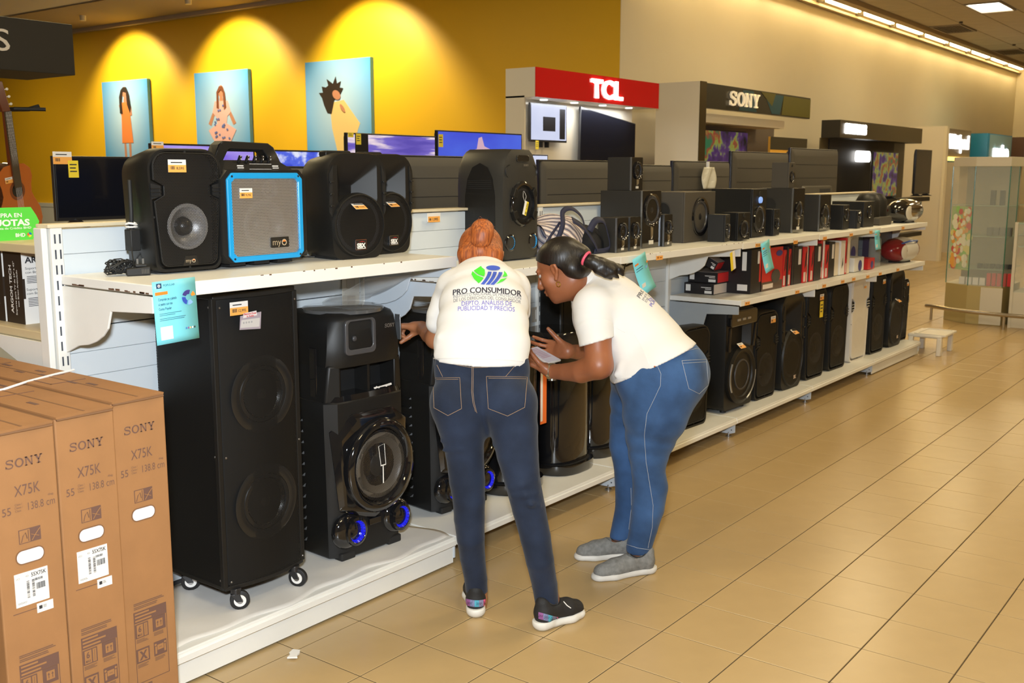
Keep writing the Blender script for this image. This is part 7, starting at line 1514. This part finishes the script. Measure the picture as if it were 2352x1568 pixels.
# jeans details
tj = bvh(J)
stitch(tj, [[(995, 868), (1056, 867), (1060, 938), (1029, 954), (997, 936), (995, 868)], [(998, 871.5), (1053, 871)], [(1117, 864), (1211, 866), (1205, 935), (1166, 955), (1122, 938), (1117, 864)], [(1122, 868), (1208, 870)]], 'pocket_stitching', m_st1, person1, org, .0009)
stitch(tj, [[(1020, 829), (1050, 838), (1084, 844), (1120, 843), (1160, 834), (1200, 830)], [(1084, 822), (1084, 860), (1083, 900), (1086, 925), (1092, 945)], [(1087, 822), (1087, 860), (1086, 900), (1089, 925), (1095, 948)], [(1004, 838), (1017, 865)], [(1187, 834), (1161, 865)]], 'seam_stitching', m_st1, person1, org, .0009)
for pts in (((1080, 822), (1090, 822), (1090, 828), (1080, 828)), ((1150, 816), (1180, 818), (1180, 822), (1150, 820))): on_cloth(tj, [(list(pts), [(0, 1, 2, 3)])], 'belt_loop', m_den1, person1, org, .004)
m_soleW = pm('sole_white', (.72, .70, .64), .5); m_knit = pm('shoe_black', (.012, .012, .013), .7, bump=.2, bscale=500)
hL, hR = onz(1094, 1419, 0), onz(1236, 1446, 0)
upL, uoL, PL_ = shoe(person1, org, hL[:2]+.0, hL[:2]+CF[:2]*.27-CR[:2]*.025, None, m_knit, m_soleW, 'sneaker')
upR, uoR, PR_ = shoe(person1, org, hR[:2]+.0, onz(1334, 1412, 0)[:2]+.0, None, m_knit, m_soleW, 'sneaker')
def bandpx(up_, pts, h_, txts, parent):
    tr_ = bvh(up_); n = len(pts)-1
    cols_ = [(.30, .10, .30), (.20, .22, .40), (.08, .40, .55), (.25, .25, .40), (.85, .12, .28)]
    for i in range(n):
        (x0, y0), (x1, y1) = pts[i], pts[i+1]; c = cols_[int(i*5/n)]
        g = [(x0+(x1-x0)*a/4, y0+(y1-y0)*a/4+h_*q/5) for q in range(6) for a in range(5)]
        on_cloth(tr_, [(g, [(q*5+a, q*5+a+1, q*5+a+6, q*5+a+5) for q in range(5) for a in range(4)])], 'logo_band', pm('band%d' % int(i*5/n), c, .5), parent, org, .0012)
    on_cloth(tr_, [text_px(s, x, y, 6, w_, .0, R) for s, x, y, w_, R in txts], 'band_lettering', m_kb, parent, org, .0026)
    stitch(tr_, [[(x, y+2) for x, y in pts], [(x, y+h_-2) for x, y in pts]], 'band_line', m_kb, parent, org, .0007)
bandpx(upL, [(1071, 1374.5), (1080, 1376.5), (1090, 1378), (1100, 1378), (1110, 1376.5), (1119, 1374)], 15, [('DKNY', 1080, 1384, 11, .08), ('DKNY', 1100, 1385.5, 12, 0), ('DKNY', 1114, 1383, 9, -.1)], uoL)
bandpx(upR, [(1237, 1405), (1248, 1408), (1259, 1411), (1269, 1414), (1279, 1416), (1289, 1418)], 15, [('DKNY', 1243, 1413.5, 10, .2), ('DKNY', 1256, 1417, 12, .22), ('DKNY', 1270, 1420.5, 12, .22), ('DKNY', 1282, 1423.5, 9, .22)], uoR)
trR = bvh(upR); stitch(trR, [[(1294, 1381), (1302, 1390), (1311, 1396)]], 'lace', m_wt, uoR, org, .0018)
# ---------------------------------------------------------------- woman in side view with a ponytail
org = onz(1445, 1300, 0).astype(float); person2 = empty('person', tuple(org), label='woman with black ponytail, white shirt and blue jeans bending forward while holding a phone', cat='person')
NL = [(1520, 880, 4.16, 92), (1505, 950, 4.17, 76), (1495, 1000, 4.19, 59), (1490, 1040, 4.20, 47), (1489, 1080, 4.215, 38.5), (1494, 1118, 4.235, 40), (1488, 1166, 4.26, 37.5), (1479, 1209, 4.28, 32), (1467, 1258, 4.31, 29)]
FL = [(1475, 880, 4.36, 70), (1455, 920, 4.37, 55), (1440, 961, 4.38, 39), (1434, 1022, 4.40, 34.5), (1441, 1070, 4.41, 31), (1444, 1130, 4.44, 30.5), (1441, 1169, 4.46, 28), (1426, 1232, 4.48, 25.5)]
B = Sdf(.005); J = Sdf(.006); T = Sdf(.006)
limb(B, NL, m=.84); limb(B, FL, m=.84); limb(J, NL, .014); limb(J, FL, .014)
B.cone(pd(1468, 1250, 4.30), pd(1474, 1290, 4.32), .032, .033); B.cone(pd(1428, 1225, 4.47), pd(1420, 1262, 4.48), .031, .033)
J.cut(np.array([0, 0, ZH2]), np.array([0, 0, -1.]))
J.ell(pd(1545, 858, 4.22), (px(86, 4.2), px(86, 4.2), px(80, 4.2)), k=.04); J.cone(pd(1530, 850, 4.16), pd(1500, 850, 4.36), px(84, 4.2), px(80, 4.2), .04); J.cone(pd(1470, 868, 4.18), pd(1460, 862, 4.34), px(58, 4.2), px(58, 4.2), .04)
J.cone(pd(1515, 825, 4.18), pd(1500, 822, 4.36), px(80, 4.2), px(78, 4.2), .03)
B.cone(pd(1520, 850, 4.18), pd(1490, 850, 4.36), px(70, 4.2), px(66, 4.2), .04)
hemn = img(.42, -.91, 0)
J.cut(pd(1500, 790, 4.2), -img(.42, -.91, 0)) if False else None
TO = [(1512, 838, 4.24, 84), (1488, 806, 4.25, 87), (1455, 770, 4.27, 86), (1425, 735, 4.29, 82), (1395, 700, 4.32, 74), (1366, 664, 4.34, 56), (1350, 645, 4.34, 40)]
TW = img(-.12, .0, 1)
for S, m in ((T, 1.0), (B, .84)):
    for (x, y, D, r), (x2, y2, D2, r2) in zip(TO[:-1], TO[1:]): S.cone(pd(x, y, D), pd(x2, y2, D2), px(r, D)*m, px(r2, D2)*m, .03, (TW, 1.12))
T.cone(pd(1420, 800, 4.24), pd(1446, 842, 4.22), px(40, 4.2), px(44, 4.2), .03, (TW, 1.9))
T.ell(pd(1365, 735, 4.33), (.085, .085, .085), k=.05)
T.ell(pd(1545, 858, 4.22), (px(90, 4.2), px(90, 4.2), px(86, 4.2)), k=.03); T.cone(pd(1530, 850, 4.15), pd(1500, 850, 4.36), px(88, 4.2), px(84, 4.2), .03); T.cone(pd(1470, 866, 4.17), pd(1460, 860, 4.34), px(62, 4.2), px(62, 4.2), .03); J.cut(pd(1500, 815, 4.2), -img(.44, -.90, .0))
SH, EL, WR = pd(1372, 702, 4.16), pd(1376, 838, 4.10), pd(1266, 853, 4.26)
B.chain([(SH, .056), (pd(1372, 780, 4.12), px(32.5, 4.12)), (EL, px(31, 4.1))], .02); B.chain([(EL, px(31, 4.1)), (pd(1335, 853, 4.16), px(26.5, 4.16)), (pd(1300, 854, 4.21), px(20, 4.2)), (WR, px(16.5, 4.26))], .02)
SV = Sdf(.006); T.chain([(pd(1385, 690, 4.24), px(50, 4.2)), (pd(1366, 706, 4.17), px(51, 4.2)), (pd(1365, 735, 4.155), px(47, 4.2))], .05)
T.cone(pd(1362, 678, 4.31), pd(1356, 645, 4.29), px(46, 4.3), px(36, 4.3), .03); SV.chain([(pd(1364, 725, 4.165), px(38, 4.17)), (pd(1366, 750, 4.145), px(44.5, 4.15)), (pd(1370, 782, 4.13), px(40.5, 4.13)), (pd(1372, 800, 4.12), px(41, 4.12))], .02); SV.cut(pd(1371, 785, 4.12), -img(-.28, .96, .0)*1.0)
SH2, EL2, WR2 = pd(1345, 700, 4.50), pd(1366, 812, 4.55), pd(1302, 806, 4.42)
B.chain([(SH2, .05), (EL2, .040), (WR2, .028)], .02); T.chain([(SH2, .062), (pd(1358, 770, 4.53), .054)], .03)
# near hand holds the phone from below, far hand open above it
near_f, near_t = hand(B, WR, img(-.80, .42, .42), img(.25, .90, -.30), None, 1.0, curl=(12, 22, 18), side=-1 if True else 1, tcurl=30, tdir=img(-.5, .7, -.35))
far_f, far_t = hand(B, WR2, img(-.82, .08, .48), img(-.30, .22, -.93), None, 1.02, curl=((18, 25, 30, 34), (30, 30, 34, 36), (15, 20, 20, 20)), side=1, tcurl=4, tdir=img(-.62, .72, -.10), spread=.07)
f2 = img(-.84, -.36, .42); u2 = img(-.40, .90, .05); f2n = f2; r2_ = np.cross(f2n, (u2-f2n*(u2@f2n))); r2_ /= np.linalg.norm(r2_); sg = -1 if r2_@CF > 0 else 1
o2 = pd(1290, 621, 4.235)
L2, A2 = head(B, o2, f2, u2, sc=1.04)
B.cone(L2(0, -.03, -.05), pd(1350, 655, 4.33), .056, .066, .03); B.cone(L2(0, .0, -.07), pd(1340, 668, 4.34), .045, .055, .03)
sign2 = sg
B.build('body', m_skin2, person2, org); eyes(L2, A2, person2, org)
# shirt: hem cut, folds
for P_, Dd in ((((1412, 800), (1450, 765), (1478, 745)), 4.13), (((1425, 845), (1480, 825), (1535, 802)), 4.10), (((1415, 755), (1440, 732)), 4.15), (((1415, 860), (1470, 848), (1505, 835)), 4.10), (((1490, 815), (1530, 795)), 4.12)):
    T.chain([(pd(x, y, Dd+.012+.0000*x), .006) for x, y in P_], .026)
T.cut(pd(1500, 836, 4.2), img(.44, -.90, .0)); T.cut(pd(1365, 640, 4.3), -img(.62, -.78, 0)*1.0) if False else None
T.build('shirt', m_shirt, person2, org); SV.build('shirt_sleeve', m_shirt, person2, org)
J.build('jeans', m_den2, person2, org)
# collar standing around the neck
cr = [((1326, 672), 4.25), ((1324, 655), 4.22), ((1326, 635), 4.20), ((1334, 612), 4.20), ((1344, 600), 4.24)]
cb_ = Sdf(.005); cb_.cone(pd(1368, 660, 4.31), pd(1338, 648, 4.27), px(40, 4.3), px(39, 4.3), .012); cb_.cut(pd(1330, 645, 4.27), img(-.95, .22, -.10)); cb_.build('shirt_collar', m_shirt, person2, org)
# hair, ponytail, band, earring
hm2 = hair_mat('hair_black', (.014, .010, .008), (.004, .003, .003), .40, (.9, -.6, 0))
Hh = Sdf(.005); Hh.ell(L2(0, -.014, .042), (.085, .106, .091), A2, .01); Hh.cut(L2(0, .012, .030), A2[1]*.60-A2[2]*.80); Hh.cone(L2(0, -.085, .01), L2(0, -.10, .02), .040, k=.03); Hh.cone(L2(-.042, -.060, -.012), L2(.042, -.060, -.012), .040, k=.025); Hh.cone(L2(-.03, -.075, -.035), L2(.03, -.075, -.035), .028, k=.025)
hr2 = Hh.build('hair', hm2, person2, org)
Pt = Sdf(.004)
tail = [(1345, 596, 4.12, 14), (1362, 602, 4.11, 17), (1382, 612, 4.11, 19), (1400, 622, 4.11, 16)]
limb(Pt, tail, .01)
for L_ in ([(1380, 604, 4.11, 14), (1405, 612, 4.12, 12), (1422, 620, 4.12, 9), (1431, 632, 4.12, 3)], [(1385, 614, 4.10, 13), (1405, 624, 4.10, 10), (1416, 634, 4.11, 5), (1421, 638, 4.11, 2)], [(1375, 618, 4.10, 13), (1392, 630, 4.10, 9), (1402, 638, 4.11, 4), (1405, 640, 4.11, 2)], [(1400, 610, 4.13, 9), (1420, 612, 4.13, 7), (1430, 622, 4.13, 5)]): limb(Pt, L_, .006)
Pt.build('ponytail', hm2, hr2, org)
bp_ = pd(1346, 593, 4.115); dv = pd(1362, 602, 4.11)-pd(1338, 588, 4.125); dv /= np.linalg.norm(dv); e1 = np.cross(dv, CU); e1 /= np.linalg.norm(e1); e2 = np.cross(dv, e1)
MB().tube([tuple(bp_+.026*(math.cos(a)*e1+math.sin(a)*e2)-org) for a in [2*PI*i/20 for i in range(20)]], .0055, 8, closed=True).build('hair_band', pm('band_pink', (.85, .10, .18), .5), hr2)
ec = L2(sg*.080, .004, -.040)-org; MB().tube([tuple(ec+.008*math.cos(a)*A2[1]-.010*A2[2]+.010*math.sin(a)*A2[2]) for a in [2*PI*i/14 for i in range(14)]], .002, 6, closed=True).build('earring', pm('gold', (.75, .48, .12), .2, 1), person2)
# back print seen edge-on
t2 = bvh(T); ex, ey = (.52, -.86), (.86, .52)
on_cloth(t2, [text_px('PRO CO', 1478, 663, 10, 46, .006, ax=ex, ay=(.80, .60))], 'shirt_lettering', m_lk, person2, org)
on_cloth(t2, [text_px('INSTITU', 1487, 671, 5.5, 42, 0, ax=ex, ay=(.80, .60)), text_px('DE LOS D', 1493, 676, 5.5, 40, 0, ax=ex, ay=(.80, .60))], 'shirt_lettering', m_lgr, person2, org)
on_cloth(t2, [text_px('DEPTO', 1499, 679, 7, 28, .015, ax=ex, ay=(.80, .60)), text_px('PUBLIC', 1503, 688, 8, 34, .015, ax=ex, ay=(.80, .60))], 'shirt_lettering', m_lv, person2, org)
on_cloth(t2, [([(1438, 634), (1446, 636), (1462, 646), (1466, 652), (1452, 645)], [(0, 1, 2, 3, 4)])], 'emblem_green', m_lg, person2, org)
stitch(t2, [[(1407, 872), (1440, 867), (1480, 862)], [(1455, 765), (1478, 805), (1490, 835)], [(1411, 750), (1435, 763)]], 'shirt_seam', m_shirt, person2, org, .0015)
tj = bvh(J)
stitch(tj, [[(1566, 828), (1622, 825), (1627, 884), (1606, 904), (1582, 892), (1566, 828)], [(1568, 834), (1622, 831)]], 'pocket_stitching', m_st2, person2, org, .0010)
stitch(tj, [[(1508, 836), (1518, 858), (1517, 885), (1503, 915), (1486, 950), (1480, 1000), (1484, 1060), (1492, 1110), (1500, 1160), (1498, 1210), (1488, 1258)], [(1449, 1120), (1450, 1165), (1444, 1215)], [(1575, 806), (1600, 800), (1612, 804)], [(1440, 1250), (1465, 1258), (1492, 1262)]], 'seam_stitching', m_st2, person2, org, .0010)
h_ = hit(tj, 1504, 842, .002)
if h_: MB().ell(tuple(h_-Vector(org)), (.004,)*3, 10, 6).build('rivet', pm('copper', (.65, .25, .12), .3, .9), person2)
m_hth = pm('shoe_grey', (.20, .20, .19), .85, bump=.35, bscale=260, var=.22, vscale=60); m_soleG = pm('sole_pale', (.62, .60, .56), .5)
a_, b_ = onz(1500, 1311, 0), onz(1361, 1332, 0); shoe(person2, org, a_[:2], b_[:2], None, m_hth, m_soleG, 'slip', 1.02)
a_, b_ = onz(1452, 1278, 0), onz(1322, 1283, 0); shoe(person2, org, a_[:2], b_[:2], None, m_hth, m_soleG, 'slip', 1.02)
# watch
wd_ = WR-pd(1300, 854, 4.21); wd_ /= np.linalg.norm(wd_); wc = WR-wd_*.004; e1 = np.cross(wd_, CU); e1 /= np.linalg.norm(e1); e2 = np.cross(wd_, e1); wv_ = empty('wristwatch', (0, 0, 0)); wv_.parent = person2
for q in (-1.2, -.6, 0, .6, 1.2): MB().tube([tuple(wc+wd_*q*.0055+.0325*(math.cos(a)*e1+math.sin(a)*e2)-org) for a in [2*PI*i/22 for i in range(22)]], .0030, 6, closed=True).build('strap_link', pm('watch_steel', (.62, .60, .50), .2, .95), wv_)
wp_ = wc-CU*.033-CF*.004; MB().cyl(tuple(wp_-org-CU*.004), tuple(wp_-org+CU*.004), .017, n=20).build('watch_case', pm('watch_steel'), wv_)
# the phone: rests on the near hand's fingers
pc = pd(1246, 816, 4.345); Lx = img(.60, -.34, -.62); nn = img(.18, .84, -.50); nn = nn-Lx*(nn@Lx); nn /= np.linalg.norm(nn); sx_ = np.cross(nn, Lx)
ph_ = empty('phone', tuple(pc), label='phone with lit pale screen held by the woman with the ponytail', cat='phone'); ph_.matrix_world = Matrix([[Lx[i], sx_[i], nn[i], pc[i]] for i in range(3)]+[[0, 0, 0, 1]])
MB().box(-.075, .075, -.037, .037, -.005, .004).build('body', pm('phone_case', (.55, .52, .48), .3), ph_, bev=.003); MB().box(-.070, .070, -.033, .033, .0042, .0048).build('screen', pm('phone_screen', (.30, .28, .30), .12, emit=(.55, .50, .55), es=.35), ph_, smooth=0)
b = MB(); [b.box(-.06+i*.012, -.052+i*.012, -.025, .02, .0049, .0052) for i in range(8)]; tag(b.build('screen_rows', pm('screen_mauve', (.35, .25, .30), .3, emit=(.4, .3, .35), es=.2), ph_, smooth=0), kind='stuff')
